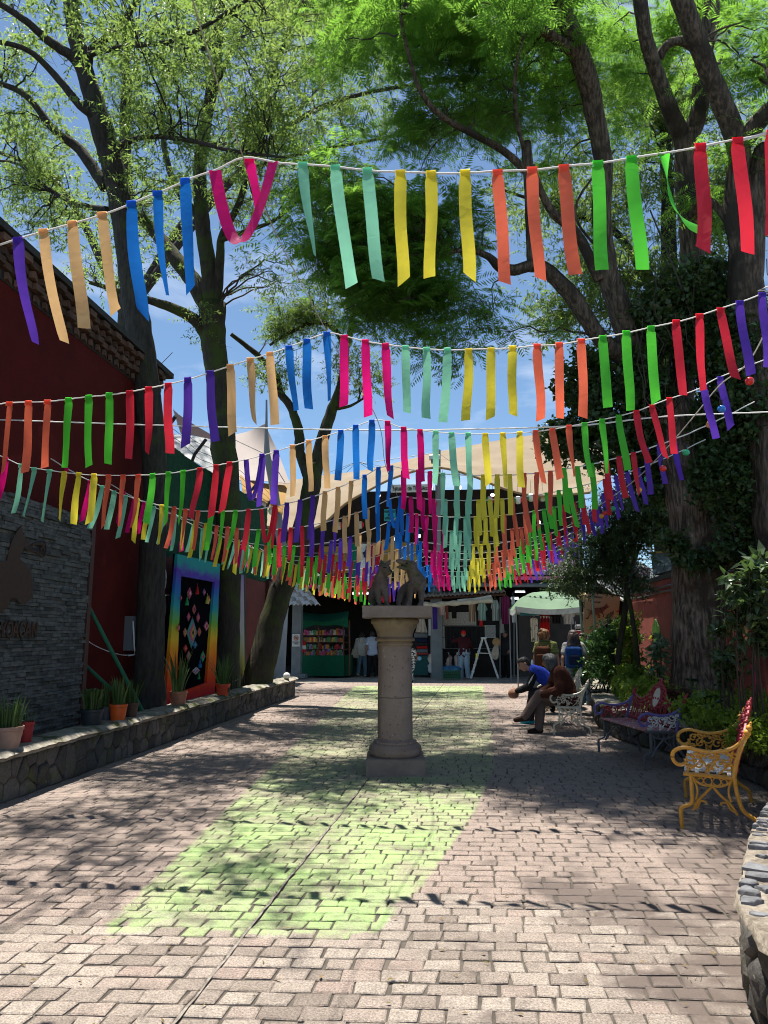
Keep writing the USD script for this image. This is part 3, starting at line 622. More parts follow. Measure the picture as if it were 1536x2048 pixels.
def build_trees():
    # first tree on the left, leaning left as it climbs
    A = Tree('ash_tree', 'tall dark leaning ash tree nearest on the left, in front of the red building', aY(300, 1415, 11.55), m_barkA, 101)
    A.add('trunk', [(298, 1440, 11.55), (300, 1300, 11.55), (304, 1120, 11.5), (310, 950, 11.4), (292, 760, 11.3), (272, 620, 11.2), (252, 480, 11.1), (232, 360, 11.0), (205, 260, 10.8), (176, 160, 10.6), (150, 60, 10.4), (135, -60, 10.2)], [66, 58, 52, 48, 52, 50, 46, 44, 46, 36, 32, 26])
    for pts, w in (([(180, 180, 10.65), (150, 120, 10.4), (95, 80, 10.1), (50, 40, 9.8), (-30, -10, 9.5)], [24, 20, 17, 14, 11]),
                   ([(178, 190, 10.7), (178, 110, 10.6), (215, 75, 10.5), (255, 30, 10.4), (285, -20, 10.3)], [22, 18, 15, 13, 11]),
                   ([(173, 110, 10.5), (240, 95, 10.2), (340, 82, 9.8), (430, 40, 9.4), (510, -10, 9.0)], [12, 10, 9, 8, 6]),
                   ([(222, 305, 10.95), (260, 282, 10.7), (310, 273, 10.5), (390, 283, 10.2), (470, 303, 9.9), (570, 315, 9.6)], [15, 12, 10, 9, 8, 5]),
                   ([(215, 250, 10.8), (160, 210, 10.5), (110, 150, 10.3), (55, 100, 10.0), (-20, 80, 9.7)], [20, 17, 14, 11, 9]),
                   ([(212, 375, 11.05), (160, 300, 11), (110, 262, 10.9), (50, 190, 10.7), (-20, 160, 10.6)], [26, 20, 16, 12, 9]),
                   ([(215, 420, 11.1), (160, 410, 11.3), (100, 380, 11.6), (40, 330, 11.8), (-20, 320, 12)], [14, 11, 8, 6, 4]),
                   ([(150, 60, 10.4), (152, 0, 10.3), (165, -80, 10.2)], [18, 14, 10])):
        A.add('limb', pts, w, .04, .05)
    A.crown([(60, 60, 10.5, 1.2, 1.5, .9, 16), (60, 260, 11.3, 1.0, 1.4, 1.0, 20), (60, 440, 12, .9, 1.2, .7, 12), (300, 60, 10, 1.2, 1.6, .8, 16), (360, 220, 10.4, 1.2, 1.6, .9, 20), (490, 90, 9.6, 1.1, 1.4, .8, 12), (520, 270, 9.8, .9, 1.2, .7, 14), (330, 400, 11.2, .9, 1.5, .7, 8), (200, 480, 11.6, .8, 1., .5, 4)], sub=5, leaves=2)
    A.canopy([(-4.1, 6.9, 9.6, 1.2, 1.3, .9, 24, 12), (-3.0, 5.6, 9.4, .9, .6, .5, 7, 12), (-4.2, 10.4, 12.6, 1.8, 1.6, 1., 26, 13), (-2.2, 10.4, 12.4, 1.6, 1.2, .9, 20, 13)])
    A.finish(ASH, m_leafA)
    # second tree, forked
    B = Tree('ash_tree', 'mossy forked ash tree behind the first one, right of the coloured fabric frame', aY(452, 1385, 15.5), m_barkM, 202)
    B.add('trunk', [(452, 1400, 15.5), (455, 1250, 15.5), (458, 1100, 15.5), (452, 950, 15.4), (440, 800, 15.3), (428, 690, 15.2), (424, 610, 15.1)], [58, 50, 50, 52, 48, 50, 56])
    B.add('limb', [(424, 630, 15.1), (418, 540, 15), (404, 440, 14.8), (400, 330, 14.6), (412, 240, 14.4), (430, 150, 14.2), (438, 60, 14), (445, -60, 13.8)], [40, 34, 30, 26, 24, 22, 18, 13])
    B.add('limb', [(415, 610, 15.1), (385, 560, 15.2), (350, 515, 15.3), (305, 460, 15.4), (270, 425, 15.5), (235, 380, 15.7)], [38, 34, 30, 24, 18, 10])
    B.add('limb', [(420, 690, 15.2), (395, 645, 15.0), (350, 618, 14.8), (290, 598, 14.6), (230, 580, 14.5), (180, 565, 14.5)], [26, 24, 20, 15, 11, 8])
    B.add('limb', [(404, 440, 14.8), (355, 380, 14.6), (330, 300, 14.5), (325, 200, 14.3), (330, 120, 14.1), (310, 20, 14)], [18, 14, 12, 9, 8, 6])
    B.add('limb', [(432, 620, 15.1), (440, 520, 14.9), (445, 470, 14.8), (480, 400, 14.5), (520, 250, 14.2), (545, 150, 14), (600, 10, 13.8)], [22, 18, 15, 13, 10, 9, 7])
    B.add('limb', [(442, 480, 14.8), (500, 460, 14.4), (550, 440, 14.1), (600, 400, 13.9)], [12, 9, 7, 5])
    B.add('limb', [(435, 160, 14.2), (460, 110, 14), (500, 50, 13.8), (550, -20, 13.6)], [13, 10, 8, 6])
    B.crown([(360, 120, 14.2, 1.6, 1.8, 1.2, 21), (480, 200, 14.2, 1.5, 1.8, 1.3, 24), (560, 80, 13.9, 1.4, 1.6, 1.1, 19), (330, 330, 14.5, 1.3, 1.6, 1.0, 18), (520, 380, 14.2, 1.1, 1.5, .9, 14), (250, 430, 15.5, 1.1, 1.5, .8, 12), (200, 560, 14.7, .8, 1.2, .5, 7), (280, 520, 14.8, .9, 1.1, .6, 7), (400, 660, 15, .4, .8, .3, 3), (580, 560, 14.5, .7, 1., .4, 6), (620, 250, 13.8, 1., 1.5, 1., 13), (440, 20, 14, 1.6, 1.6, .9, 11)], sub=4, leaves=2)
    B.canopy([(-4.4, 14.5, 16.2, 2.2, 2.2, 1.2, 34, 15), (-2.2, 13.2, 15.2, 2., 2., 1., 30, 15), (-3.5, 18, 19.5, 2.6, 2.4, 1.2, 30, 17), (-.6, 16.5, 18.4, 2.2, 2.2, 1.2, 26, 16)])
    B.finish(ASH, m_leafA)
    # third tree, slanting with a fork
    C = Tree('ash_tree', 'slanting dark ash tree forking above the tiled roof in the middle distance', aY(512, 1382, 16.8), m_barkM, 303)
    C.add('trunk', [(508, 1395, 16.8), (525, 1320, 16.8), (550, 1220, 16.9), (585, 1120, 17), (610, 1040, 17), (624, 960, 17), (622, 930, 17)], [66, 58, 50, 44, 40, 38, 40], .05, .03)
    C.add('limb', [(616, 950, 17), (600, 905, 17), (598, 865, 17), (582, 815, 17), (560, 785, 17), (553, 755, 17), (520, 715, 16.8), (490, 690, 16.6), (462, 668, 16.4)], [24, 20, 20, 16, 15, 14, 12, 10, 8], .05, .04)
    C.add('limb', [(628, 950, 17), (645, 880, 17), (662, 825, 17), (682, 770, 16.9), (690, 700, 16.8), (670, 660, 16.6), (630, 645, 16.4), (575, 668, 16.2), (540, 690, 16)], [30, 26, 22, 18, 16, 11, 9, 7, 5], .05, .04)
    C.add('limb', [(690, 705, 16.8), (705, 640, 16.6), (700, 560, 16.4), (690, 470, 16.2)], [15, 13, 10, 7], .05, .04)
    C.add('limb', [(668, 818, 17), (700, 812, 16.8), (730, 795, 16.6)], [8, 6, 4])
    C.crown([(570, 650, 16.4, .9, 1.2, .6, 15), (540, 740, 16.4, .5, .9, .5, 6), (720, 730, 16.6, .7, 1., .6, 10), (650, 600, 16.2, .8, 1., .7, 12), (590, 600, 16.2, .8, 1., .5, 8)], sub=5, leaves=3, spread=.5)
    C.finish(ASH, m_leafA)
    # big furrowed tree on the right
    D = Tree('jacaranda_tree', 'huge jacaranda tree with a furrowed trunk in front of the terracotta wall', aY(1395, 1420, 11.3), m_barkJ, 404, 18)
    D.add('trunk', [(1392, 1440, 11.3), (1396, 1340, 11.3), (1394, 1240, 11.35), (1398, 1130, 11.4), (1390, 1030, 11.4), (1372, 940, 11.4), (1350, 860, 11.4), (1330, 800, 11.4)], [128, 108, 100, 100, 98, 96, 100, 96], .1, bark=m_barkLit)
    D.add('limb', [(1335, 830, 11.4), (1300, 750, 11.3), (1265, 690, 11.2), (1240, 620, 11.1), (1215, 540, 11), (1203, 440, 10.9), (1207, 330, 10.8), (1190, 230, 10.7), (1172, 150, 10.5), (1145, 70, 10.3), (1110, -20, 10)], [62, 56, 52, 46, 42, 38, 36, 38, 42, 38, 32], .07)
    D.add('limb', [(1172, 130, 10.5), (1130, 92, 10.2), (1070, 52, 9.9), (1000, 20, 9.6), (930, -10, 9.4)], [24, 22, 18, 15, 12])
    D.add('limb', [(1290, 750, 11.3), (1240, 710, 11.1), (1195, 670, 10.9), (1150, 600, 10.8), (1110, 555, 10.7), (1075, 530, 10.6), (1030, 540, 10.5), (1000, 535, 10.4), (975, 512, 10.3), (930, 500, 10.2), (880, 512, 10.1)], [40, 36, 32, 34, 30, 24, 22, 20, 14, 10, 6])
    D.add('limb', [(1068, 540, 10.6), (1062, 440, 10.5), (1060, 380, 10.4), (1052, 285, 10.3)], [26, 24, 22, 20])
    D.add('limb', [(1200, 560, 11), (1155, 470, 10.8), (1110, 430, 10.6), (1085, 390, 10.5), (1065, 330, 10.4)], [24, 20, 18, 14, 10])
    D.add('limb', [(1055, 345, 10.4), (1005, 300, 10.2), (940, 265, 10), (880, 230, 9.8), (840, 180, 9.6), (815, 100, 9.4), (800, 30, 9.2)], [16, 15, 13, 12, 10, 8, 6])
    D.add('limb', [(1060, 330, 10.4), (1035, 250, 10.1), (1030, 150, 9.8), (1050, 60, 9.5)], [9, 8, 7, 5])
    D.add('limb', [(1345, 850, 11.4), (1365, 740, 11.4), (1380, 620, 11.3), (1385, 500, 11.2), (1375, 380, 11.1), (1372, 270, 11)], [64, 56, 50, 48, 46, 50], .08)
    D.add('limb', [(1372, 290, 11), (1340, 220, 10.8), (1318, 160, 10.7), (1295, 90, 10.5), (1280, 0, 10.3), (1275, -60, 10.2)], [36, 32, 30, 28, 28, 26], .08)
    D.add('limb', [(1375, 285, 11), (1398, 220, 10.9), (1405, 130, 10.8), (1420, 50, 10.6), (1430, -50, 10.5)], [38, 34, 32, 32, 28], .08)
    D.add('limb', [(1318, 115, 10.7), (1335, 90, 10.6), (1360, 82, 10.6), (1385, 92, 10.7)], [20, 18, 18, 20])
    D.add('limb', [(1215, 520, 11), (1150, 420, 10.8), (1230, 300, 11)], [6, 5, 4])
    D.crown([(1040, 80, 10.9, 1.65, 1.35, 0.90, 25), (880, 90, 10.7, 1.43, 1.26, 0.90, 24), (740, 60, 10.5, 1.21, 1.17, 0.90, 16), (950, 220, 11.2, 1.43, 1.26, 0.80, 22), (820, 270, 11.1, 1.21, 1.17, 0.80, 17), (1120, 200, 11.7, 1.21, 1.26, 0.80, 15), (1230, 90, 11.9, 1.21, 1.08, 0.80, 12), (1350, 60, 11.7, 1.32, 1.08, 0.80, 11), (1480, 80, 11.9, 0.88, 1.08, 0.90, 7), (1100, 330, 12.1, 0.99, 1.08, 0.60, 9), (760, 420, 10.3, 1.10, 1.08, 0.80, 34), (700, 560, 10.3, 0.65, 0.81, 0.55, 28), (800, 600, 10.3, 0.75, 0.81, 0.60, 36), (760, 500, 10.3, 0.90, 0.90, 0.60, 30), (660, 380, 10.6, .8, .8, .6, 14), (980, 640, 10.3, .25, .4, .35, 6), (890, 560, 10.2, 0.50, 0.72, 0.40, 7), (880, 700, 10.1, 0.28, 0.45, 0.35, 6), (910, 440, 10.2, 0.60, 0.81, 0.50, 9), (650, 440, 10.2, 0.80, 0.90, 0.70, 9), (1300, 200, 12.9, 1.10, 1.08, 1.00, 9)], sub=5, leaves=2, spread=.55)
    D.canopy([(.6, 10.4, 12.2, 1.7, 1.5, .8, 26, 11), (-.8, 11.6, 13.4, 1.6, 1.5, .8, 24, 11), (1.8, 12.4, 13.8, 1.8, 1.6, .9, 24, 11), (.2, 14.2, 15.8, 2., 1.8, .9, 24, 12), (2.6, 15, 16.4, 1.8, 1.8, .9, 20, 12), (1.2, 8.8, 10.6, 1.0, .8, .5, 16, 10), (.2, 8.3, 10.2, 1.0, .8, .5, 20, 11), (-.4, 9.8, 11.4, 1., .8, .5, 14, 11), (.9, 7.3, 9.2, .6, .5, .35, 7, 10)])
    D.finish(JAC, m_leafJ, (.75, 1.2))
    # second big tree at the right edge
    E = Tree('jacaranda_tree', 'dark ivy-clad tree at the right edge with limbs rising out of frame', aY(1530, 1250, 10.2), m_barkJ, 505, 14)
    E.add('trunk', [(1560, 1250, 10.2), (1545, 1000, 10.2), (1530, 800, 10.2), (1500, 650, 10.2), (1490, 520, 10.1), (1510, 400, 10), (1540, 300, 9.9)], [80, 80, 76, 70, 66, 60, 56], .08)
    E.add('limb', [(1495, 560, 10.1), (1470, 420, 10), (1478, 300, 9.9), (1440, 200, 9.7), (1405, 110, 9.5), (1370, 20, 9.3), (1350, -40, 9.2)], [46, 44, 42, 40, 38, 40, 38], .08)
    E.add('limb', [(1475, 300, 9.9), (1520, 240, 9.7), (1560, 200, 9.5)], [40, 34, 28])
    E.add('limb', [(1500, 520, 10.1), (1440, 420, 10.3), (1400, 400, 10.5), (1380, 440, 10.8)], [20, 16, 14, 12])
    E.crown([(1500, 120, 10.6, .9, 1.2, .9, 14), (1450, 350, 10.3, .6, 1., .6, 7)], sub=5, leaves=2, spread=.5)
    E.finish(JAC, m_leafJ, (.75, 1.2))
    r = np.random.default_rng(66)
    # ivy hanging over the right trunks
    iv = thing('ivy', 'dense dark ivy climbing over the trunks and wall on the right', 'climbing plant', aY(1400, 900, 11)); pts = []; vm = MB()
    for (px, py, Y, rx, ry, rz, n) in ((1400, 620, 10.8, .9, .5, .8, 900), (1480, 760, 10.4, .6, .6, 1.2, 950), (1300, 650, 11.2, .5, .4, .5, 220), (1250, 850, 11.6, 1.0, .7, .8, 850), (1180, 760, 11.8, .6, .6, .5, 330), (1130, 880, 12, .5, .5, .4, 160), (1310, 960, 11.8, .6, .4, .5, 170), (1480, 960, 10.6, .7, .6, .6, 700), (1500, 1080, 10.6, .5, .5, .5, 220), (1345, 1085, 10.95, .2, .12, .2, 45), (1400, 1120, 10.85, .4, .1, .12, 50), (1290, 760, 11, .4, .3, .5, 160), (1440, 850, 10.8, .4, .35, .6, 300)):
        c = aY(px, py, Y)
        for _ in range(n): pts.append(c + unit(r) * r.random() ** .4 * np.array((rx, ry, rz)))
    for _ in range(60):
        x = r.uniform(1240, 1540); y0 = r.uniform(480, 800); Y = r.uniform(10.2, 11.4); p = [aY(x, y0, Y)]
        for k in range(7): p.append(p[-1] + np.array([r.normal(0, .07), r.normal(0, .05), -.22]))
        vm.tube(p, .007, 4, False)
    for x, y0, x1, y1 in ((1460, 940, 1500, 1130), (1465, 900, 1520, 1120), (1500, 850, 1490, 1110), (1440, 980, 1475, 1120), (1300, 420, 1420, 760), (1500, 470, 1530, 900)):
        vm.tube(smoothpath([aY(x, y0, 10.5), aY((x + x1) / 2 + 8, (y0 + y1) / 2, 10.4), aY(x1, y1, 10.6)], 5), .012, 5)
    obj('vines', vm, m_twig, iv, kind='stuff'); scatter('leaves', iv, np.array(pts), [a for a, b in IVY], m_leafD, r, (.6, 1.1), .8)
    # trees beyond the wall and behind the market
    for (nm, lab, px, py, Y, blobs, pr_, m) in (
        ('background_tree', 'pale leafy tree standing beyond the terracotta wall behind the big trunks', 1330, 1150, 17.5, [(1330, 250, 17.5, 2.6, 2.0, 2.2, 70), (1150, 430, 17.8, 2.0, 1.5, 1.4, 36), (1480, 420, 16.8, 1.4, 1.5, 1.6, 36), (1250, 560, 17, 1.4, 1.5, 1.2, 26), (1120, 640, 17, 1.0, 1.0, .6, 16), (1420, 620, 16.5, 1.2, 1.2, 1.3, 30), (1500, 900, 15, 1.0, 1.0, 1.4, 34), (1330, 900, 16.5, 1.6, 1., 1.0, 34)], ASH, m_leafA),
        ('background_tree', 'tall thin-crowned tree far behind the two left ash trees', 250, 1150, 24.0, [(60, 330, 24, 3.0, 2.0, 2.4, 34), (260, 180, 24, 3.2, 2.0, 3.0, 40), (520, 330, 24, 2.4, 2.0, 2.2, 26), (680, 200, 23, 2.4, 2.0, 2.6, 36)], ASH, m_leafA)):
        T = Tree(nm, lab, aY(px, py, Y), m_barkA, int(px))
        T.add('trunk', [(px, py, Y), (px - 10, py * .7, Y), (px + 10, py * .45, Y), (px, py * .25, Y), (px + 5, 40, Y)], [40, 34, 28, 22, 12])
        for (bx, by, Yb, *_r) in blobs[:4]: T.add('limb', [(px, py * .55, Y), ((px + bx) / 2, (py * .45 + by) / 2, (Y + Yb) / 2), (bx, by, Yb), (2 * bx - px + 8, by - 60, Yb)], [20, 15, 9, 5])
        T.crown(blobs, sub=5, leaves=3, spread=.8); T.finish(pr_, m, (1.1, 1.7))
build_trees()
# ================================================================ ribbon garlands
rng = np.random.default_rng(55)
COLS = [('purple', (.13, .05, .50)), ('tan', (.80, .50, .23)), ('blue', (.015, .19, .68)), ('magenta', (.78, .008, .20)), ('mint', (.27, .70, .48)), ('yellow', (.84, .72, .06)), ('coral', (.93, .17, .09)), ('green', (.10, .62, .05)), ('red', (.74, .03, .055))]
def ribbon_mat(n, c):
    N = {'g': ('geometry', {}), 'p': ('principled_bsdf', {'base_color': c, 'roughness': .42, 'specular_ior_level': .35}), 't': ('translucent_bsdf', {'color': tuple(min(1, x * 1.15) for x in c)}), 'mx': ('mix_closure', {'fac': .55}),
         'w': ('noise_texture', {'scale': 13., 'detail': 3., 'distortion': .8}), 'b': ('bump', {'strength': .22, 'distance': .012}), 'oi': ('object_info', {}), 'mr': ('map_range', {'to_min': .86, 'to_max': 1.08}), 'h': ('hsv', {'color': c})}
    L = [('g.position', 'w.vector'), ('w.fac', 'b.height'), ('b.normal', 'p.normal'), ('b.normal', 't.normal'), ('oi.random', 'mr.value'), ('mr.result', 'h.value'), ('h.color', 'p.base_color'), ('p.BSDF', 'mx.closure1'), ('t.BSDF', 'mx.closure2')]
    return usdkit.material(stage, '/World/Looks/ribbon_' + n, N, L, surface='mx.closure')
m_rib = {n: ribbon_mat(n, c) for n, c in COLS}
m_cord = mat('white_cord', (.72, .70, .66), (.55, .52, .48), scale=120, rough=.9)
def ribbon(p0, L, w, tx, ty, r, twist=0., narrow=1., yaw=0.):
    """a satin strip knotted on the cord at p0, hanging L metres and blown by (tx, ty) metres at its foot"""
    n = 13; t = np.linspace(0, 1, n); a, b = r.uniform(0, 6, 2); wob = r.uniform(.003, .012)
    cx = tx * t ** 1.25 + wob * np.sin(t * 5 + a) * t; cy = ty * t ** 1.4 + .018 * np.sin(t * 4 + b) * t; cz = -L * np.sqrt(np.maximum(1e-6, 1 - .5 * ((tx / L) ** 2))) * t
    ang = yaw + twist * t + .22 * np.sin(t * 3.5 + b) * t; prof = np.where(t < .07, .68 + 4.5 * t, 1.0) * (1 - (1 - narrow) * t)
    sk = r.normal(0, .012)
    g = []
    for s in np.linspace(-.5, .5, 4):
        cur = (s * s - .25) * .012 * np.sin(t * 7 + a)          # slight cupping
        g.append(np.stack([p0[0] + cx + np.cos(ang) * s * w * prof, p0[1] + cy + np.sin(ang) * s * w * prof + cur, p0[2] + cz + (t > .95) * s * sk * 2], -1))
    g = np.array(g); mb = MB().sheet(g)
    # the turned-over tab at the cord
    k = w * .5; h = r.uniform(.008, .016); d = -.008
    tab = np.array([[(p0[0] + s * k * .8, p0[1] + d * m_, p0[2] + zz + .25 * abs(s) * h * r.uniform(-.5, 1)) for s in (-1, -.3, .3, 1)] for m_, zz in ((0, -.012), (1, h), (1.9, h * .5), (1.5, -.028))])
    return mb.sheet(tab)
def loop(pa, pb, drop, w):
    t = np.linspace(0, 1, 25); c = np.stack([pa[0] + (pb[0] - pa[0]) * (t + .06 * np.sin(2 * PI * t)), pa[1] + (pb[1] - pa[1]) * t - .03 * np.sin(PI * t), pa[2] + (pb[2] - pa[2]) * t - drop * (1 - np.abs(2 * t - 1) ** 2.6)], -1)
    tn = np.gradient(c, axis=0); tn /= np.linalg.norm(tn, axis=1, keepdims=True); s = np.cross(tn, [0, 1., 0]); s /= np.linalg.norm(s, axis=1, keepdims=True)
    ww = w * (1 - .72 * np.exp(-((t - .52) / .06) ** 2)); tw = np.array([0, 1., 0])
    return MB().sheet(np.array([c + (s * .93 + tw * .35) * (ww * k)[:, None] for k in (-.5, -.17, .17, .5)]))
# cords: measured control points (photo pixel x, y) at the cord's distance; the rest follow the same run
def cord_from(px, Y): return np.array([aY(x, y, Y) for x, y in px])
K = {}
K[1] = cord_from([(-60, 508), (0, 490), (95, 460), (180, 438), (250, 412), (310, 388), (370, 362), (430, 340), (487, 316), (560, 325), (660, 333), (760, 342), (850, 346), (950, 345), (1050, 340), (1130, 333), (1200, 325), (1300, 311), (1400, 293), (1480, 278), (1536, 265), (1620, 243)], 3.6)
K[2] = cord_from([(-60, 808), (20, 806), (90, 803), (170, 795), (250, 785), (340, 768), (430, 742), (530, 710), (600, 686), (655, 666), (690, 673), (745, 685), (800, 693), (900, 700), (1000, 697), (1060, 693), (1120, 688), (1190, 677), (1260, 664), (1330, 649), (1400, 631), (1480, 604), (1536, 583), (1620, 548)], 5.25)
K[3] = cord_from([(-80, 885), (0, 912), (43, 930), (90, 940), (190, 950), (300, 950), (400, 937), (500, 917), (600, 888), (690, 860), (755, 840), (800, 854), (850, 862), (950, 868), (1050, 865), (1150, 851), (1260, 826), (1330, 801), (1400, 776), (1470, 742)], 6.9)
YS = {1: 3.6, 2: 5.25, 3: 6.9}
for k, (zl, xr, zr) in {1: (2.95, 6.2, 5.2), 2: (3.45, 6.2, 5.0), 3: (3.55, 4.3, 4.6)}.items(): K[k] = np.vstack([[(-5.15, YS[k], zl)], K[k], [(xr, YS[k], zr)]])
yy = 8.55
for k in range(4, 14):
    Y = yy + (k - 4) * 1.63; YS[k] = Y; pk = 3.56 - .012 * k + .03 * math.sin(k * 2.1); xs = np.linspace(-5.05, 3.5 - .03 * k, 60); P = []
    lo_, hi_ = 3.0 + .03 * math.sin(k * 1.7), 3.36 + .03 * math.sin(k * 1.3)
    for x in xs:
        if x < -.86:
            u = (x + .86) / (-5.05 + .86); zl = 3.72; z = pk + (zl - pk) * u - 4 * (pk + (zl - pk) * .5 - lo_) * u * (1 - u)
        else:
            u = (x + .86) / (3.5 + .86); zl = 4.25; z = pk + (zl - pk) * u - 4 * (pk + (zl - pk) * .5 - hi_ - .12) * u * (1 - u)
        P.append((x, Y, z))
    K[k] = np.array(P)
PLACE = ['nearest of all, crossing the top of the scene', 'second nearest, with blue ribbons at its peak', 'third nearest, crossing just over the distant tent roofs', 'fourth nearest, its peak left of the sign on the terrace', 'fifth from the front, sagging low on the left', 'sixth from the front', 'seventh from the front', 'eighth from the front', 'ninth from the front, over the stone dogs', 'tenth from the front, behind the stone dogs', 'eleventh from the front, well past the stone dogs', 'twelfth from the front, second nearest the market', 'farthest one, nearest the market']
SEQ = ['purple', 'tan', 'blue', 'magenta', 'mint', 'yellow', 'coral', 'green', 'red']
XS1 = [(37, 'purple', 30, 205), (88, 'tan', 30, 212), (146, 'tan', 27, 212), (205, 'tan', 28, 193), (264, 'blue', 17, 222), (316, 'blue', 14, 200), (371, 'blue', 14, 222), (606, 'mint', 28, 195), (671, 'mint', 30, 226), (735, 'mint', 24, 220), (801, 'yellow', 3, 218), (862, 'yellow', 0, 203), (930, 'yellow', 6, 210), (995, 'coral', 18, 224), (1064, 'coral', 12, 224), (1127, 'coral', 20, 226), (1195, 'green', 10, 218), (1262, 'green', 22, 218), (1328, 'green', 0, 0), (1400, 'red', 3, 216), (1474, 'red', 32, 212), (1543, 'red', 8, 200)]
XS2 = [(20, 'coral', -12, 140), (58, 'coral', -8, 140), (96, 'coral', -5, 133), (138, 'green', -6, 138), (178, 'green', -2, 138), (219, 'green', -4, 138), (260, 'red', 0, 135), (298, 'red', -2, 130), (337, 'red', -1, 137), (376, 'purple', 0, 136), (421, 'purple', 9, 140), (461, 'tan', 5, 136), (501, 'tan', 13, 130), (540, 'tan', 8, 140), (578, 'blue', 14, 128), (614, 'blue', 3, 140), (654, 'blue', 7, 138), (689, 'magenta', -3, 138), (731, 'magenta', 3, 144), (771, 'magenta', 10, 147), (811, 'mint', 3, 133), (853, 'mint', 2, 144), (895, 'mint', -8, 143), (937, 'yellow', -3, 143), (982, 'yellow', -2, 140), (1025, 'yellow', -2, 135), (1074, 'coral', 9, 143), (1118, 'coral', 2, 146), (1162, 'coral', 8, 150), (1205, 'green', 10, 143), (1252, 'green', 10, 153), (1301, 'green', 14, 145), (1351, 'red', 14, 148), (1398, 'red', 10, 145), (1440, 'red', 30, 142), (1478, 'purple', 18, 150), (1522, 'purple', 12, 148)]
Wd = .066
for k in sorted(K):
    P = K[k]; Y = YS[k]; C = smoothpath(P, 4)
    g = thing('ribbon_garland', f'cord of bright satin ribbons, {PLACE[k - 1]}', 'garland', (P[:, 0].mean(), Y, P[:, 2].mean()), group='ribbon garlands across the lane')
    dz = .0025 * np.sin(np.arange(len(C)) * .9); obj('cord', MB().tube(C + np.c_[np.zeros(len(C)), np.zeros(len(C)), dz], .0055 if k < 4 else .007, 5), m_cord, g)
    zc = lambda x: np.interp(x, C[:, 0], C[:, 2])
    m_per_px = Y / F
    if k in (1, 2):
        for (px, col, dx, ln) in (XS1 if k == 1 else XS2):
            if k == 1 and px == 1328: continue
            x = aY(px, proj([[0, Y, 3.5]])[0][1] if 0 else 400, Y)[0]; p0 = np.array([x, Y, zc(x)]); p0[0] = aY(px, float(proj([[x, Y, p0[2]]])[0][1]), Y)[0]; p0[2] = zc(p0[0])
            # foot position taken from the photo's foot pixel at this distance
            top = proj([p0])[0]; ft = aY(px + dx, top[1] + ln, Y); Lz = p0[2] - ft[2]; tx = ft[0] - p0[0]
            nar = rng.choice([1, 1, 1, 1, .85]); tw = rng.normal(0, .25)
            if (k, px) in ((1, 316), (1, 606), (2, 501), (2, 654), (2, 578)): nar, tw = .3 if k == 1 else .6, 1.0
            obj('ribbon', ribbon(p0, math.hypot(Lz, tx), Wd, tx, rng.normal(0, .03), rng, tw, nar, rng.normal(0, .15)), m_rib[col], g, smooth=True, label=f'{col} ribbon')
        if k == 1:
            pt = lambda x: np.array([x, Y, zc(x)])
            xa, xb, xm = (aY(q_, 335, Y)[0] for q_ in (430, 546, 497))
            obj('ribbon', loop(pt(xa), pt(xb), .46, Wd), m_rib['magenta'], g, smooth=True, label='magenta ribbon tied into a loop')
            obj('ribbon', ribbon(pt(xm) + (0, .02, 0), .31, Wd, .06, .05, rng, .3, .6, .5), m_rib['magenta'], g, smooth=True, label='short magenta ribbon')
            x = aY(1328, 310, Y)[0]; p0 = pt(x); n = 16; t = np.linspace(0, 1, n); c = np.stack([p0[0] + .02 * np.sin(3 * t) + .16 * t ** 3.2, p0[1] + .05 * np.sin(PI * t), p0[2] - .475 * (t - .06 * t ** 3)], -1); an = .2 + 1.25 * np.sin(PI * np.clip(t * 1.1, 0, 1)) ** .8
            obj('ribbon', MB().sheet(np.array([c + np.c_[np.cos(an), np.sin(an), .35 * t] * Wd * s for s in (-.5, 0, .5)])), m_rib['green'], g, smooth=True, label='twisted green ribbon')
        continue
    x = C[:, 0].min() + .08
    # ribbons run in threes of one colour, the blue three near the peak
    idx0 = -int((-.93 - .235 + .155 / 2 - C[:, 0].min()) / .155) - 3
    i = 0; base = -.93 - .155 - .035 + rng.normal(0, .02)
    lo_i = int((C[:, 0].min() - base) / .155) + 1; hi_i = int((min(3.0, C[:, 0].max()) - .5 * (k > 3) - base) / .155)
    wind = rng.normal(0, .015)
    for i in range(lo_i, hi_i + 1):
        col = SEQ[(2 + i // 3) % 9]; x = base + i * .155 + rng.normal(0, .006)
        if rng.random() < .012 or (i > 9 and SEQ[(2 + i // 3) % 9] == 'tan'): continue
        p0 = np.array([x, Y, zc(x)]); L = .5 * rng.uniform(.9, 1.08) if k > 3 else .5 * rng.uniform(.96, 1.05)
        tx = -.05 * np.clip((-1.5 - x) / 2.5, 0, 1.2) + .06 * np.clip((x + .5) / 2.5, 0, 1.2) + wind + rng.normal(0, .018)
        if rng.random() < .012 and i < hi_i:
            obj('ribbon', loop(p0, np.array([x + .155, Y, zc(x + .155)]), .42, .05), m_rib[col], g, smooth=True, label=f'{col} ribbon tied into a loop'); continue
        obj('ribbon', ribbon(p0, L, Wd, tx, rng.normal(0, .03), rng, rng.normal(0, .5), rng.choice([1, 1, 1, .75, .45]), rng.normal(0, .2)), m_rib[col], g, smooth=True, label=f'{col} ribbon')
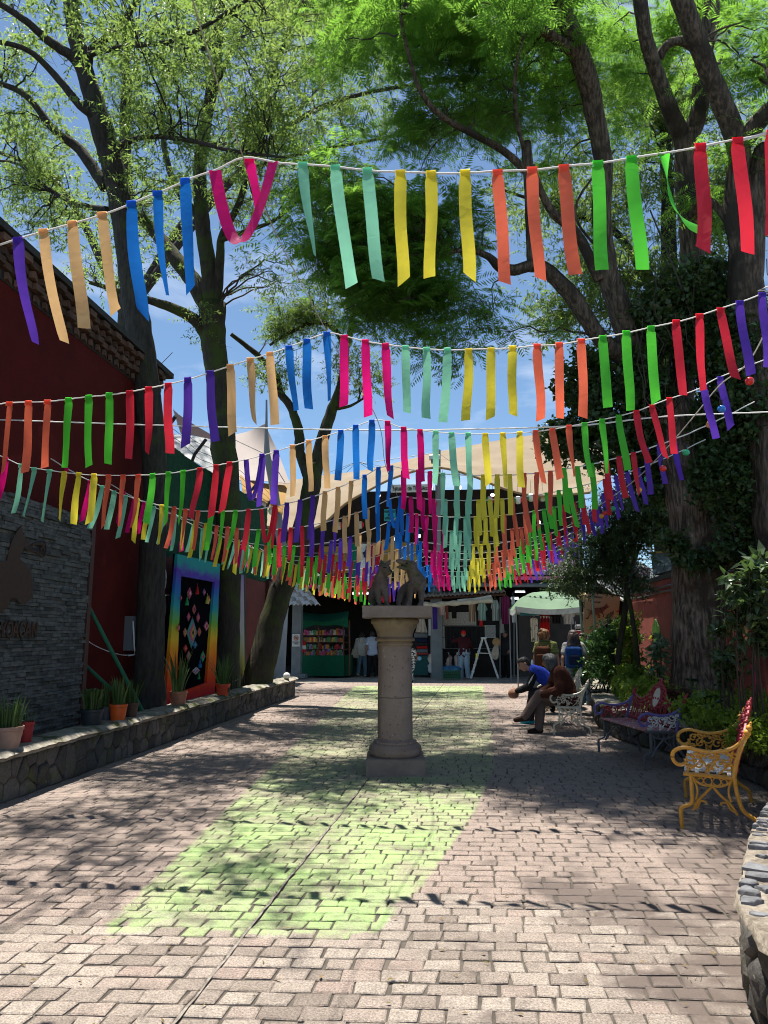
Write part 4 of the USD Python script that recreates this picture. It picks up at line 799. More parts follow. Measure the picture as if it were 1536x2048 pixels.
# the long rope that carries the peaks, and plain ropes
def rope(name, pts, r, label, m=m_cord, n=8):
    t = thing(name, label, 'rope', pts[0]); obj('strand', MB().tube(smoothpath(pts, n), r, 5), m, t)
pk = [np.array([K[k][np.argmin(abs(K[k][:, 0] - (-.86 if k > 2 else -.95))), 0], YS[k], 0]) for k in K]
pts = [np.array([-1.0, 1.5, 4.35])] + [np.array([aY(487, 316, 3.6)[0], 3.6, aY(487, 316, 3.6)[2]]), np.array([aY(655, 666, 5.25)[0], 5.25, aY(655, 666, 5.25)[2]]), np.array([aY(755, 840, 6.9)[0], 6.9, aY(755, 840, 6.9)[2]])] + [np.array([-.86, YS[k], 3.57 - .012 * k + .03 * math.sin(k * 2.1)]) for k in range(4, 14)] + [np.array([-.8, 26, 4.6])]
rope('support_rope', pts, .0035, 'long grey rope running down the lane and holding up the peaks of the garlands', mat('grey_rope', (.3, .28, .26), rough=.9))
rope('cross_rope', [aY(-40, 838, 7.4), aY(300, 850, 7.4), aY(700, 860, 7.4), aY(960, 858, 7.4), aY(1160, 851, 7.4), aY(1330, 833, 7.4), aY(1540, 824, 7.4)], .008, 'plain white rope stretched right across the lane without ribbons')
# string of coloured bulbs on the right
bl = thing('bulb_string', 'cable with round coloured bulbs hanging by the big tree on the right', 'light string', aY(1400, 850, 8.))
m_blk = mat('black_cable', (.012, .012, .012), rough=.5)
BP = [(1560, 600, 5.8), (1500, 720, 6.2), (1440, 770, 6.7), (1390, 830, 7.3), (1330, 900, 8.2), (1270, 960, 9.4), (1200, 1010, 10.8), (1130, 1055, 12.5), (1060, 1085, 14.5)]
bw = smoothpath([aY(*p) for p in BP], 8); obj('cable', MB().tube(bw, .006, 5), m_cord, bl)
m_bulb = {n: mat('bulb_' + n, c, rough=.25, spec=.6) for n, c in (('red', (.65, .02, .02)), ('blue', (.02, .16, .5)), ('orange', (.75, .28, .04)), ('green', (.02, .35, .15)))}
bulbs = [(1499, 762, 6.3, 'red'), (1443, 818, 6.8, 'blue'), (1420, 849, 7.1, 'orange'), (1326, 937, 8.3, 'red'), (1294, 958, 9., 'green'), (1278, 980, 9.2, 'orange'), (1226, 1017, 10.5, 'green'), (1210, 1026, 10.8, 'red'), (1203, 1032, 11., 'orange'), (1372, 905, 7.9, 'green'), (1150, 1080, 12, 'red')]
for px, py, Y, cn in bulbs:
    c = aY(px, py, Y); k = np.argmin(np.linalg.norm(bw - c, axis=1) + 5 * (bw[:, 2] < c[2])); top = bw[k]
    bb = obj('bulb', MB().ball(c, .036, 2), m_bulb[cn], bl, smooth=True, label=cn + ' bulb')
    obj('socket', MB().tube([c + (0, 0, .03), c + (0, 0, .085)], .016, 8).tube([c + (0, 0, .08), top], .004, 4), m_blk, bl)
# ================================================================ column with the two stone dogs
N = {'g': ('geometry', {}), 'p': ('principled_bsdf', {'roughness': .88, 'specular_ior_level': .25})}; L = []
a = range_('a', noise_('n1', 3.5, 6., .65), .35, .65); c = mix_('c1', a, (.29, .215, .175), (.22, .16, .13))
N['v'] = ('voronoi_texture', {'scale': 34., 'feature': 'f1', 'randomness': 1.}); L.append(('g.position', 'v.vector')); N['vs'] = ('separate_color', {}); L.append(('v.color', 'vs.color'))
big = math_('big', 'greater_than' if 0 else 'less_than', 'vs.r', .16); pit = math_('pit', 'multiply', range_('pd', 'v.distance', .30, .2), big)
c = mix_('c2', math_('p2', 'multiply', pit, .75), c, (.06, .045, .038))
N['v2'] = ('voronoi_texture', {'scale': 19., 'feature': 'f1'}); L.append(('g.position', 'v2.vector')); N['vs2'] = ('separate_color', {}); L.append(('v2.color', 'vs2.color'))
fl = math_('fl', 'multiply', range_('fd', 'v2.distance', .26, .18), math_('f3', 'less_than', 'vs2.g', .13)); c = mix_('c3', math_('f4', 'multiply', fl, .7), c, (.42, .34, .29))
sp = range_('sp', noise_('n4', 120., 3., .7), .3, .7, .82, 1.15); N['h'] = ('hsv', {}); L += [(c, 'h.color'), (sp, 'h.value'), ('h.color', 'p.base_color')]
hh = math_('hh', 'multiply_add', pit, -1., math_('h2', 'multiply', noise_('n5', 60., 5., .7), .45)); N['b'] = ('bump', {'strength': .7, 'distance': .012}); L += [(hh, 'b.height'), ('b.normal', 'p.normal')]
m_cant = usdkit.material(stage, '/World/Looks/pitted_stone', N, L, surface='p.BSDF')
m_cap2 = mat('ochre_stone', (.28, .205, .13), (.22, .155, .105), scale=5, rough=.9, bump=.7, bscale=60, c3=(.09, .085, .045), s3=4., t3=(.55, .7))
m_plin = mat('plinth_stone', (.25, .19, .155), (.18, .14, .115), scale=5, rough=.9, bump=.8, bscale=45, c3=(.27, .22, .19), s3=9, t3=(.58, .7))
CX, CY = -.78, 8.9
col = thing('stone_column', 'pitted brown stone column with moulded base and square slab standing in the lane', 'column', (CX, CY, 0))
zt = lambda py: 1.55 + (1270 - py) / F * CY
Rs = .200
obj('plinth', MB().bevel((CX, CY, .085), (.66, .66, .19), .012, rotz(.1)), m_plin, col)
b0 = .18
obj('base', MB().lathe([(.02, b0), (.27, b0), (.292, b0 + .02), (.305, b0 + .055), (.305, b0 + .08), (.295, b0 + .11), (.268, b0 + .135), (.245, b0 + .142), (.25, b0 + .15), (.25, b0 + .162), (.228, b0 + .172), (.208, b0 + .185), (.203, b0 + .2), (.02, b0 + .2)], (CX, CY, 0), 40), m_cant, col, smooth=35)
zj = zt(1389); z1 = zt(1291)
obj('shaft', MB().lathe([(.02, b0 + .2), (Rs + .004, b0 + .2), (Rs + .002, zj - .004), (Rs - .004, zj), (.02, zj)], (CX, CY, 0), 44), m_cant, col, smooth=35)
obj('shaft', MB().lathe([(.02, zj), (Rs - .004, zj), (Rs + .002, zj + .004), (Rs - .004, z1), (.02, z1)], (CX, CY, 0), 44), m_cant, col, smooth=35)
z2 = zt(1237)
obj('capital', MB().lathe([(.02, z1), (.2, z1), (.212, z1 + .012), (.212, z1 + .03), (.203, z1 + .035), (.203, z1 + .048), (.232, z1 + .058), (.24, z1 + .07), (.236, z1 + .085), (.212, z1 + .1), (.215, z1 + .14), (.228, z1 + .18), (.25, z1 + .215), (.262, z1 + .235), (.262, z1 + .245), (.282, z1 + .262), (.288, z1 + .285), (.282, z1 + .308), (.266, z2), (.02, z2)], (CX, CY, 0), 44), m_cap2, col, smooth=35)
z3 = zt(1215)
slab = trimesh.creation.box((.80, .78, z3 - z2)); slab = slab.subdivide().subdivide().subdivide(); v = slab.vertices; nn = meshkit.fbm(v * 13 + 4, 4, 3) - .5
edge_ = np.clip((np.abs(v[:, 0]) - .37) * 33, 0, 1) + np.clip((np.abs(v[:, 1]) - .36) * 33, 0, 1); v[:, :2] *= (1 + .05 * nn * edge_)[:, None]; slab.vertices = v @ rotz(.1).T + (CX + .02, CY, (z2 + z3) / 2 + .0005)
obj('slab', slab, m_plin, col, smooth=30)
# the dogs: stone bodies blended from hulls; photo-crop coordinates give x and z, y is towards the back
m_dog = mat('volcanic_stone', (.115, .084, .068), (.165, .125, .10), scale=9, rough=.9, bump=.9, bscale=38, bdist=.012, c3=(.045, .052, .014), s3=4.5, t3=(.5, .66))
K2 = CY / F
def dv(cx, cy, y, r): return (CX + (720 + cx / 10.24 - 787) * K2, CY - .1 + y, z3 + (1213.6 - (1100 + cy / 10.24)) * K2, r)
def dogskin(hulls, edge=.010, it=5):
    t = blend([hull(h, 12) for h in hulls], edge, it); v = t.vertices; n = t.vertex_normals; t.vertices = v + n * ((meshkit.fbm(v * 45, 3, 5) - .5) * .008)[:, None]; return t
d1 = thing('stone_dog', 'dark stone dog sitting with pricked ears, left one on the column', 'statue', (CX - .15, CY, z3), group=None)
H = dv(500, 385, -.02, .056)
hl = [[dv(470, 370, .0, .058), dv(540, 410, -.04, .05)], [dv(545, 430, -.05, .042), dv(625, 468, -.1, .024), dv(600, 500, -.1, .02)], [dv(560, 515, -.07, .022), dv(622, 502, -.1, .016)],
      [dv(415, 320, .01, .024), dv(420, 215, .03, .009), dv(465, 305, .0, .02)], [dv(555, 305, -.04, .022), dv(610, 222, -.03, .009), dv(592, 300, -.03, .018)],
      [dv(455, 420, .0, .05), dv(410, 560, .05, .072)], [dv(415, 560, .05, .076), dv(435, 740, .02, .078)], [dv(390, 560, .08, .07), dv(290, 830, .16, .08), dv(430, 760, .05, .072)], [dv(280, 860, .17, .09), dv(245, 1000, .15, .075)],
      [dv(350, 800, .02, .05), dv(360, 950, -.01, .036), dv(385, 1090, -.03, .028)], [dv(385, 1090, -.03, .027), dv(405, 1140, -.08, .026), dv(385, 1140, -.03, .026)], [dv(500, 790, .0, .048), dv(520, 950, -.02, .036), dv(535, 1090, -.03, .028)], [dv(535, 1090, -.03, .027), dv(570, 1135, -.08, .026), dv(540, 1140, -.03, .026)],
      [dv(245, 980, .12, .07), dv(240, 1110, .06, .03)], [dv(240, 1120, .06, .027), dv(215, 1145, -.03, .024)], [dv(300, 1120, .22, .02), dv(560, 1140, .2, .018), dv(680, 1148, .1, .014)]]
obj('body', dogskin(hl), m_dog, d1, smooth=True)
m_eye = mat('carved_shadow', (.012, .01, .009), rough=.9)
e = dv(515, 385, -.085, 0); obj('eye', MB().ball(e[:3], .013, 1, (1.9, .7, .6)), m_eye, d1, smooth=True); e = dv(612, 390, -.075, 0); obj('eye', MB().ball(e[:3], .012, 1, (.8, .7, .6)), m_eye, d1, smooth=True)
e = dv(648, 462, -.115, 0); obj('nose', MB().ball(e[:3], .014, 1, (1, .9, .9)), m_eye, d1, smooth=True)
d2 = thing('stone_dog', 'dark stone dog snarling with open mouth and laid back ears, right one on the column', 'statue', (CX + .17, CY, z3))
hl = [[dv(975, 320, .0, .06), dv(1060, 330, .03, .055)], [dv(930, 285, -.02, .04), dv(765, 248, -.06, .022), dv(800, 250, -.05, .028)], [dv(945, 390, -.02, .035), dv(850, 390, -.05, .017), dv(765, 372, -.06, .013)], [dv(1050, 270, .0, .026), dv(1125, 280, .03, .01)], [dv(1060, 265, .07, .024), dv(1120, 262, .08, .01)],
      [dv(1020, 350, .02, .06), dv(1090, 520, .06, .082)], [dv(1090, 500, .06, .075), dv(1130, 690, .05, .086), dv(1205, 640, .1, .075)], [dv(1120, 710, .1, .086), dv(900, 780, .28, .072)], [dv(1200, 680, .1, .08), dv(1210, 780, .06, .06)], [dv(1110, 760, .08, .075), dv(1090, 830, .08, .045)],
      [dv(900, 790, .25, .075), dv(820, 860, .22, .055)], [dv(815, 860, .2, .05), dv(755, 1010, .16, .034), dv(752, 1090, .14, .026)], [dv(752, 1100, .14, .026), dv(790, 1142, .07, .024)], [dv(905, 800, .34, .06), dv(850, 1000, .36, .034), dv(850, 1120, .34, .026)], [dv(850, 1120, .34, .025), dv(870, 1140, .27, .024)],
      [dv(1005, 760, .04, .05), dv(1005, 920, .0, .037), dv(1000, 1080, -.02, .029)], [dv(1000, 1090, -.02, .028), dv(965, 1138, -.08, .027), dv(1000, 1140, -.02, .027)], [dv(1230, 780, .06, .048), dv(1240, 930, .02, .036), dv(1235, 1080, .0, .028)], [dv(1235, 1090, .0, .028), dv(1205, 1138, -.07, .027), dv(1235, 1140, .0, .027)], [dv(800, 830, .36, .024), dv(730, 880, .4, .016)]]
obj('body', dogskin(hl), m_dog, d2, smooth=True)
obj('mouth', MB().ball(dv(890, 335, -.03, 0)[:3], .024, 1, (1.5, .8, .8)), m_eye, d2, smooth=True); e = dv(955, 300, -.07, 0); obj('eye', MB().ball(e[:3], .011, 1, (1.5, .7, .7)), m_eye, d2, smooth=True)
for dx in (770, 800): obj('fang', MB().tube([dv(dx, 262, -.06, 0)[:3], dv(dx + 4, 295, -.06, 0)[:3]], [.006, .001], 5), m_white, d2)

# ================================================================ cast iron benches
def iron(n, c, worn=(.62, .6, .56), t=(.62, .7)): return mat(n, c, tuple(x * .75 for x in c), scale=22, rough=.42, spec=.5, bump=.3, bscale=55, c3=worn, s3=28., t3=t)
m_cream = iron('cream_iron', (.60, .55, .42), (.22, .17, .1)); m_yel = iron('yellow_iron', (.62, .29, .03)); m_mar = iron('maroon_iron', (.30, .018, .03), (.5, .36, .34), (.66, .76)); m_pur = iron('violet_iron', (.13, .10, .30), (.4, .38, .42)); m_gry = iron('grey_iron', (.10, .10, .105), (.04, .04, .04)); m_blkI = iron('black_iron', (.02, .02, .022), (.4, .4, .4), (.7, .78)); m_wh = iron('white_iron', (.68, .66, .62), (.3, .26, .2), (.68, .78)); m_pink = iron('rose_slat', (.36, .09, .11), (.6, .5, .48), (.54, .62)); m_oval = mat('cream_oval', (.66, .62, .52), (.58, .54, .45), scale=9, rough=.6)
def bench(label, loc, rz, Ln, mats, seat='slats', back='bars', crest='oval', seedb=1):
    """local axes: x along the bench, y from front to back, z up; origin under the front foot line at mid length"""
    r = np.random.default_rng(seedb); path = thing('iron_bench', label, 'bench', (loc[0], loc[1], 0), group='ornate iron benches along the right wall'); R = rotz(rz); o = np.array([loc[0], loc[1], 0.])
    W = lambda p: np.asarray(p, float) @ R.T + o
    def T(mb, pts, rad, n=6, sides=6, flat=1.): mb.tube(smoothpath(W(pts), n) if n > 1 else W(pts), rad, sides, True, flat)
    h = Ln / 2
    for x in (-h, h):
        YZ = lambda l: [(x, y, z) for y, z in l]
        legs = MB(); T(legs, YZ([(0, 0), (0, .07), (.0, .145), (.025, .172), (.075, .195), (.09, .23), (.092, .33), (.092, .42)]), .017, 5)
        T(legs, YZ([(.57, 0), (.565, .05), (.55, .11), (.49, .15), (.455, .19), (.435, .26), (.42, .34), (.415, .42)]), .017, 5); T(legs, YZ([(.035, .43), (.2, .428), (.41, .42)]), .017, 3)
        obj('leg_frame', legs, mats['leg'], path, smooth=50)
        tr = MB(); T(tr, YZ([(.095, .15), (.13, .22), (.19, .285), (.25, .35)]), .011); T(tr, YZ([(.25, .35), (.30, .285), (.37, .22), (.42, .14)]), .011)
        for s in (1, -1):
            q = lambda yy: .25 + s * (yy - .25)
            T(tr, YZ([(q(.1), .16), (q(.13), .18), (q(.155), .225), (q(.195), .222), (q(.195), .205)]), .008, 5, 5); T(tr, YZ([(q(.1), .41), (q(.125), .36), (q(.135), .3), (q(.12), .235)]), .009, 5, 5)
        T(tr, YZ([(.1, .412), (.15, .365), (.2, .348), (.25, .352), (.3, .348), (.35, .365), (.405, .412)]), .01)
        for yc, rr in ((.165, .022), (.22, .03), (.285, .03), (.34, .022)):
            T(tr, [(x, yc + rr * math.cos(a), .385 + rr * math.sin(a)) for a in np.linspace(0, 2 * PI, 11)], .006, 1, 5)
        obj('tracery', tr, mats['leg'], path, smooth=50)
        arm = MB(); T(arm, YZ([(.41, .42), (.43, .52), (.465, .63), (.505, .715), (.525, .76)]), .019, 5)
        T(arm, YZ([(.515, .735), (.47, .69), (.415, .65), (.34, .625), (.25, .612), (.16, .622), (.08, .638), (.02, .63), (-.03, .595), (-.038, .545), (-.01, .505), (.03, .5), (.06, .52), (.06, .55)]), .016, 6, 7)
        obj('arm_rest', arm, mats['arm'], path, smooth=50)
        inf = MB()
        for (yc, zc, rr) in ((.10, .565, .035), (.16, .52, .04), (.16, .585, .025), (.235, .56, .045), (.31, .52, .045), (.30, .585, .025), (.37, .59, .04), (.38, .51, .035), (.43, .6, .03), (.09, .48, .03), (.235, .48, .03)):
            a0 = r.uniform(0, 6); aa = np.linspace(a0, a0 + 5.2, 12); T(inf, [(x + .004 * math.sin(a * 2), yc + rr * (1 - .12 * k_) * math.cos(a), zc + rr * (1 - .12 * k_) * math.sin(a)) for k_, a in zip(np.linspace(0, 4, 12), aa)], .0075, 1, 5)
            p = W((x, yc + rr * .3, zc + rr * .2)); inf.ball(p, .017, 1, (1, 1, .8))
            p = W((x + .005, yc - rr * .6, zc + rr * .5)); inf.ball(p, .013, 1)
        for a_, b_ in (((.06, .45), (.2, .6)), ((.2, .45), (.3, .6)), ((.3, .44), (.42, .62)), ((.12, .6), (.22, .45))): T(inf, YZ([a_, ((a_[0] + b_[0]) / 2 + .03, (a_[1] + b_[1]) / 2), b_]), .007, 5, 5)
        obj('scrollwork', inf, mats.get('scroll2', mats['scroll']) if x < 0 else mats['scroll'], path, smooth=50)
        fin = MB(); p0, p1 = np.array([x, .525, .755]), np.array([x, .565, .855])
        for t, rr in ((0, .024), (.22, .03), (.42, .02), (.6, .026), (.8, .014), (1, .01)): fin.ball(W(p0 + (p1 - p0) * t), rr, 1)
        T(fin, [p0, p1], .011, 1); obj('finial', fin, mats['fin'], path, smooth=50)
    if seat == 'slats':
        for k in range(8):
            y = .05 + .047 * k; c = W((0, y, .442 - .012 * math.sin(k / 7 * PI))); obj('seat_slat', MB().bevel(c, (Ln - .03, .034, .018), .005, R), mats['seat'], path)
    else:
        for k in range(5): obj('seat_slat', MB().bevel(W((0, .06 + .08 * k, .44)), (Ln - .03, .03, .014), .004, R), mats['seat'], path)
        for k in range(int(Ln / .1)): obj('seat_bar', MB().bevel(W((-h + .06 + .1 * k, .22, .447)), (.03, .36, .012), .004, R), mats['seat'], path)
    bk = lambda x, s, off=0.: (x, .425 + .11 * s + off, .44 + .335 * s)       # s: 0 seat .. 1 top rail
    bb = MB(); T(bb, [bk(x, .08) for x in np.linspace(-h, h, 5)], .014, 2)
    top = lambda x: 1.0 - .18 * math.exp(-((abs(x) - h * .62) / (h * .25)) ** 2) + .12 * math.exp(-(x / (h * .33)) ** 2)
    T(bb, [bk(x, top(x)) for x in np.linspace(-h, h, 25)], .014, 2); obj('back_rail', bb, mats['back'], path, smooth=50)
    n = int(Ln / .062); bars = MB()
    for k in range(1, n):
        x = -h + Ln * k / n; t1 = top(x) - .02; ph = r.uniform(-.3, .3); am = .012
        pp = [bk(x + am * math.sin(s * 9 + ph + k * PI), .08 + (t1 - .08) * s) for s in np.linspace(0, 1, 9)]; T(bars, pp, [.008 + .005 * (i % 4 == 1) for i in range(9)], 1, 5)
        for s in (.12, .86): bars.ball(W(bk(x, s * t1, -.006)), .021, 1, (1.2, .7, .9))
    for s in (.3, .72): T(bars, [bk(x, s * top(x)) for x in np.linspace(-h, h, 13)], .006, 1, 5)
    obj('back_bars', bars, mats['back'], path, smooth=50)
    cr = MB()
    if crest:
        ht = 1.62 if crest != 'plain' else 1.55; w = .19
        tipx = [(-w * 1.6, top(w * 1.6)), (-w * 1.1, 1.12), (-w * .85, 1.28), (-w * .5, 1.4), (-.03, 1.5), (0, ht), (.03, 1.5), (w * .5, 1.4), (w * .85, 1.28), (w * 1.1, 1.12), (w * 1.6, top(w * 1.6))]
        T(cr, [bk(x, s) for x, s in tipx], .014, 5)
        for x, s in tipx: cr.ball(W(bk(x, s, -.004)), .024, 1)
        for t in np.linspace(0, 1, 6): cr.ball(W(bk(0, 1.42 + .24 * t)), .026 - .014 * t, 1)
        if crest == 'oval':
            aa = np.linspace(0, 2 * PI, 29)[:-1]
            for s, c_ in ((1.08, None),): pass
            ov = np.array([bk(.098 * math.cos(a), .98 + .36 * math.sin(a), -.012) for a in aa]); cc = np.array([bk(0, .98, -.02)]); V_ = W(np.vstack([ov, cc, ov + (0, .03, 0)])); f = []
            for i in range(28): j = (i + 1) % 28; f += [[i, j, 28], [j, i, 29 + i], [j, 29 + i, 29 + j]]
            obj('medallion', (V_, f), m_oval, path); T(cr, [bk(.108 * math.cos(a), .98 + .385 * math.sin(a), -.01) for a in np.r_[aa, aa[0]]], .013, 1, 6)
            for a in aa[::2]: cr.ball(W(bk(.135 * math.cos(a), .98 + .45 * math.sin(a))), .022, 1)
        else:
            pl = [bk(x, s, -.004) for x, s in tipx]; g = np.array([[bk(x * q, .55 + (s - .55) * 1, 0) for x, s in tipx] for q in (.96,)])
            V_ = W(np.array([bk(0, .75, -.012)] + [bk(x * .95, s * .985, -.01) for x, s in tipx] + [bk(0, .75, .012)] + [bk(x * .95, s * .985, .01) for x, s in tipx])); f = []
            for i in range(1, len(tipx)): f += [[0, i + 1, i], [12, 12 + i, 13 + i], [i, i + 1, 13 + i], [i, 13 + i, 12 + i]]
            cr.add(V_, f)
            for k in range(16): cr.ball(W(bk(r.uniform(-.16, .16), r.uniform(.85, 1.25), -.014)), .02, 1, (1.3, .6, 1))
        obj('crest', cr, mats['crest'], path, smooth=50)
    return path
ya, yb = aZ(1364, 1657), aZ(1372, 1595); yd = yb - ya
bench('yellow iron bench with white lattice seat and crimson back at the right', (ya + yb) / 2, math.atan2(yd[1], yd[0]) + PI, float(np.linalg.norm(yd[:2])), dict(leg=m_yel, arm=m_yel, scroll=m_yel, fin=m_yel, seat=m_wh, back=m_mar, crest=m_mar), 'lattice', 'bars', 'plain', 3)
a_, b_ = aZ(1290, 1541), aZ(1198, 1504); d_ = b_ - a_; mid = (a_ + b_) / 2
bench('maroon iron bench with violet arms and a cream oval in its crest', mid, math.atan2(d_[1], d_[0]) + PI, float(np.linalg.norm(d_[:2])), dict(leg=m_gry, arm=m_pur, scroll=m_wh, scroll2=m_mar, fin=m_mar, seat=m_pink, back=m_mar, crest=m_mar), 'slats', 'bars', 'oval', 5)
bench('cream white iron bench with two people seated on it', (1.43, 13.3), -PI / 2, 2.05, dict(leg=m_cream, arm=m_cream, scroll=m_cream, fin=m_cream, seat=m_cream, back=m_cream, crest=m_cream), 'slats', 'bars', 'plain', 7)
bench('black iron bench with yellow finials under the person in the padded jacket', (1.95, 17.0), -PI / 2 - .1, 1.5, dict(leg=m_blkI, arm=m_wh, scroll=m_wh, fin=m_yel, seat=m_blkI, back=m_blkI, crest=m_yel), 'slats', 'bars', 'plain', 9)
# ================================================================ people
m_skin = {k: mat('skin_' + k, c, tuple(x * .85 for x in c), scale=30, rough=.5, spec=.4) for k, c in (('warm', (.42, .22, .14)), ('brown', (.25, .125, .075)), ('light', (.5, .28, .19)))}
def cloth(n, c, c2=None, **k): return mat('cloth_' + n, c, c2 or tuple(x * .8 for x in c), scale=30, rough=.9, bump=.5, bscale=26, bdist=.02, spec=.15, **k)
m_hairb = mat('black_hair', (.012, .01, .009), (.03, .024, .02), scale=60, rough=.45, stretch=(1, 1, .1), bump=.6, bscale=120)
m_hairg = mat('grey_hair', (.035, .037, .038), (.10, .10, .10), scale=50, rough=.5, stretch=(1, 1, .15), bump=.7, bscale=120)
m_hairr = mat('auburn_hair', (.10, .035, .018), (.32, .16, .06), scale=40, rough=.45, stretch=(1, 1, .2), bump=.6, bscale=120)
m_eyeb = mat('eye_dark', (.01, .008, .007), rough=.3); m_lip = mat('lip', (.26, .10, .08), rough=.5)
def stand(h=1.7, arms=((.25, .04, .87), (.25, .04, .87)), elb=((.23, -.03, 1.12), (.23, -.03, 1.12)), stride=0., lean=0.):
    J = dict(pel=(0, 0, .93), wai=(0, .01 + lean * .3, 1.07), che=(0, lean * .6, 1.27), nek=(0, lean - .01, 1.44), hed=(0, lean + .03, 1.585))
    for s, n, k in ((-1, 'L', 0), (1, 'R', 1)):
        J['sh' + n] = (s * .165, lean * .8, 1.385); e, w = elb[k], arms[k]; J['el' + n] = (s * e[0], e[1] + lean * .6, e[2]); J['wr' + n] = (s * w[0], w[1] + lean * .4, w[2])
        f = stride * s; J['hp' + n] = (s * .085, 0, .9); J['kn' + n] = (s * .09, f * .45 + (.06 if f < 0 else .04), .5); J['an' + n] = (s * .09, f - .02, .085 + (.05 if f < 0 else 0))
    k = h / 1.7; return {a: np.array(b) * k for a, b in J.items()}
def person(label, loc, rz, J, skin, clothes, hd=(0, 1, 0), hair=('short', None), fat=1., shoes=None, hands=(1, 1), hdir=None, cat='person', hs=1.):
    path = thing('person', label, cat, loc); R = rotz(rz); o = np.array(loc, float); J = {k: np.array(v, float) for k, v in J.items()}
    W = lambda t: (t[0] @ R.T + o, t[1])
    s4 = lambda p, r: (*p, r)
    sideX = J['shR'] - J['shL']; sideX = sideX / np.linalg.norm(sideX)
    def bones(inf):
        B = {}; hL, hR = J['hpL'], J['hpR']
        B['hips'] = [[s4(hL, .105 * fat + inf), s4(hR, .105 * fat + inf), s4(J['wai'] - sideX * .05, .1 * fat + inf), s4(J['wai'] + sideX * .05, .1 * fat + inf)]]
        B['chest'] = [[s4(J['wai'] - sideX * .05, .1 * fat + inf), s4(J['wai'] + sideX * .05, .1 * fat + inf), s4(J['che'] - sideX * .07, .108 * fat + inf), s4(J['che'] + sideX * .07, .108 * fat + inf)],
                      [s4(J['che'] - sideX * .07, .108 * fat + inf), s4(J['che'] + sideX * .07, .108 * fat + inf), s4(J['shL'], .058 + inf), s4(J['shR'], .058 + inf), s4(J['nek'] * .8 + J['che'] * .2, .06 + inf)]]
        for n in 'LR':
            B['uarm' + n] = [[s4(J['sh' + n], .056 * fat + inf), s4(J['el' + n], .042 * fat + inf)]]; B['sleeve' + n] = [[s4(J['sh' + n], .056 * fat + inf), s4(J['sh' + n] * .45 + J['el' + n] * .55, .056 * fat + inf)]]
            B['larm' + n] = [[s4(J['el' + n], .041 * fat + inf), s4(J['wr' + n], .027 + inf)]]
            B['thigh' + n] = [[s4(J['hp' + n], .092 * fat + inf), s4(J['kn' + n], .06 * fat + inf)]]; B['shin' + n] = [[s4(J['kn' + n], .057 * fat + inf), s4(J['kn' + n] * .65 + J['an' + n] * .35, .058 * fat + inf), s4(J['an' + n], .036 + inf * 1.6)]]
        return B
    B = bones(0.); hl = [h for b in B.values() for h in b if b is not None]
    hl = [h for k, b in B.items() if not k.startswith('sleeve') for h in b]
    f = np.array(hd, float); f /= np.linalg.norm(f); u = J['hed'] - J['nek']; u = u - f * (u @ f) * .8; u /= np.linalg.norm(u); f = f - u * (u @ f); f /= np.linalg.norm(f); sx = np.cross(f, u); c = J['hed']
    hl += [[s4(J['nek'] - u * .03, .052), s4(c - u * .06, .05)], [s4(c - f * .025 + u * .02, .088 * hs), s4(c + f * .03 + u * .03, .07 * hs), s4(c + f * .052 - u * .085, .034 * hs), s4(c + f * .04 - u * .02, .066 * hs), s4(c - f * .01 - u * .07, .05 * hs)],
           [s4(c + f * .098 + u * .012, .008), s4(c + f * .118 - u * .03, .012), s4(c + f * .092 - u * .036, .018)]] + [[s4(c + sx * s * .082 - f * .01, .014), s4(c + sx * s * .086 - f * .016 - u * .03, .012)] for s in (-1, 1)]
    for n, sgn in (('L', -1), ('R', 1)):
        if not hands[0 if n == 'L' else 1]: continue
        wv = J['wr' + n]; d = wv - J['el' + n]; d /= np.linalg.norm(d)
        if hdir is not None and hdir.get(n) is not None: d = np.array(hdir[n], float); d /= np.linalg.norm(d)
        ref = np.array([0, 1., 0]) if abs(d[2]) > .6 else np.array([0, 0, 1.]); lat = ref - d * (ref @ d); lat /= np.linalg.norm(lat); nrm = np.cross(d, lat) * sgn
        hl.append([s4(wv, .024), s4(wv + d * .08 + lat * .03, .013), s4(wv + d * .08 - lat * .03, .013), s4(wv + d * .03 + lat * .02, .018)])
        for q, (o_, ln) in enumerate(((.03, .068), (.01, .076), (-.01, .07), (-.03, .055))):
            a = wv + d * .085 + lat * o_; b = a + d * ln * .5 + lat * o_ * .12 - nrm * .012; e = b + d * ln * .36 - nrm * .03; hl += [[s4(a, .010), s4(b, .0092)], [s4(b, .0092), s4(e, .008)]]
        a = wv + d * .03 + lat * .028; b = a + d * .03 + lat * .028 - nrm * .01; e = b + d * .03 + lat * .006 - nrm * .01; hl += [[s4(a, .012), s4(b, .0105)], [s4(b, .0105), s4(e, .009)]]
    fd = {}
    for n in 'LR':
        an, kn = J['an' + n], J['kn' + n]; d = J.get('toe' + n); d = np.array([0, 1., -.12]) if d is None else np.array(d, float); d /= np.linalg.norm(d); fd[n] = d
        hl.append([s4(an - np.array([0, 0, .03]), .036), s4(an + d * .13 + np.array([0, 0, -.05]), .026)])
    def skin_of(hs_, edge, it=6):
        t = blend([hull([(*(np.array(s[:3]) @ R.T + o), s[3]) for s in h], 10) for h in hs_], edge, it); return t
    obj('body', skin_of(hl, .028, 5), skin, path, smooth=True)
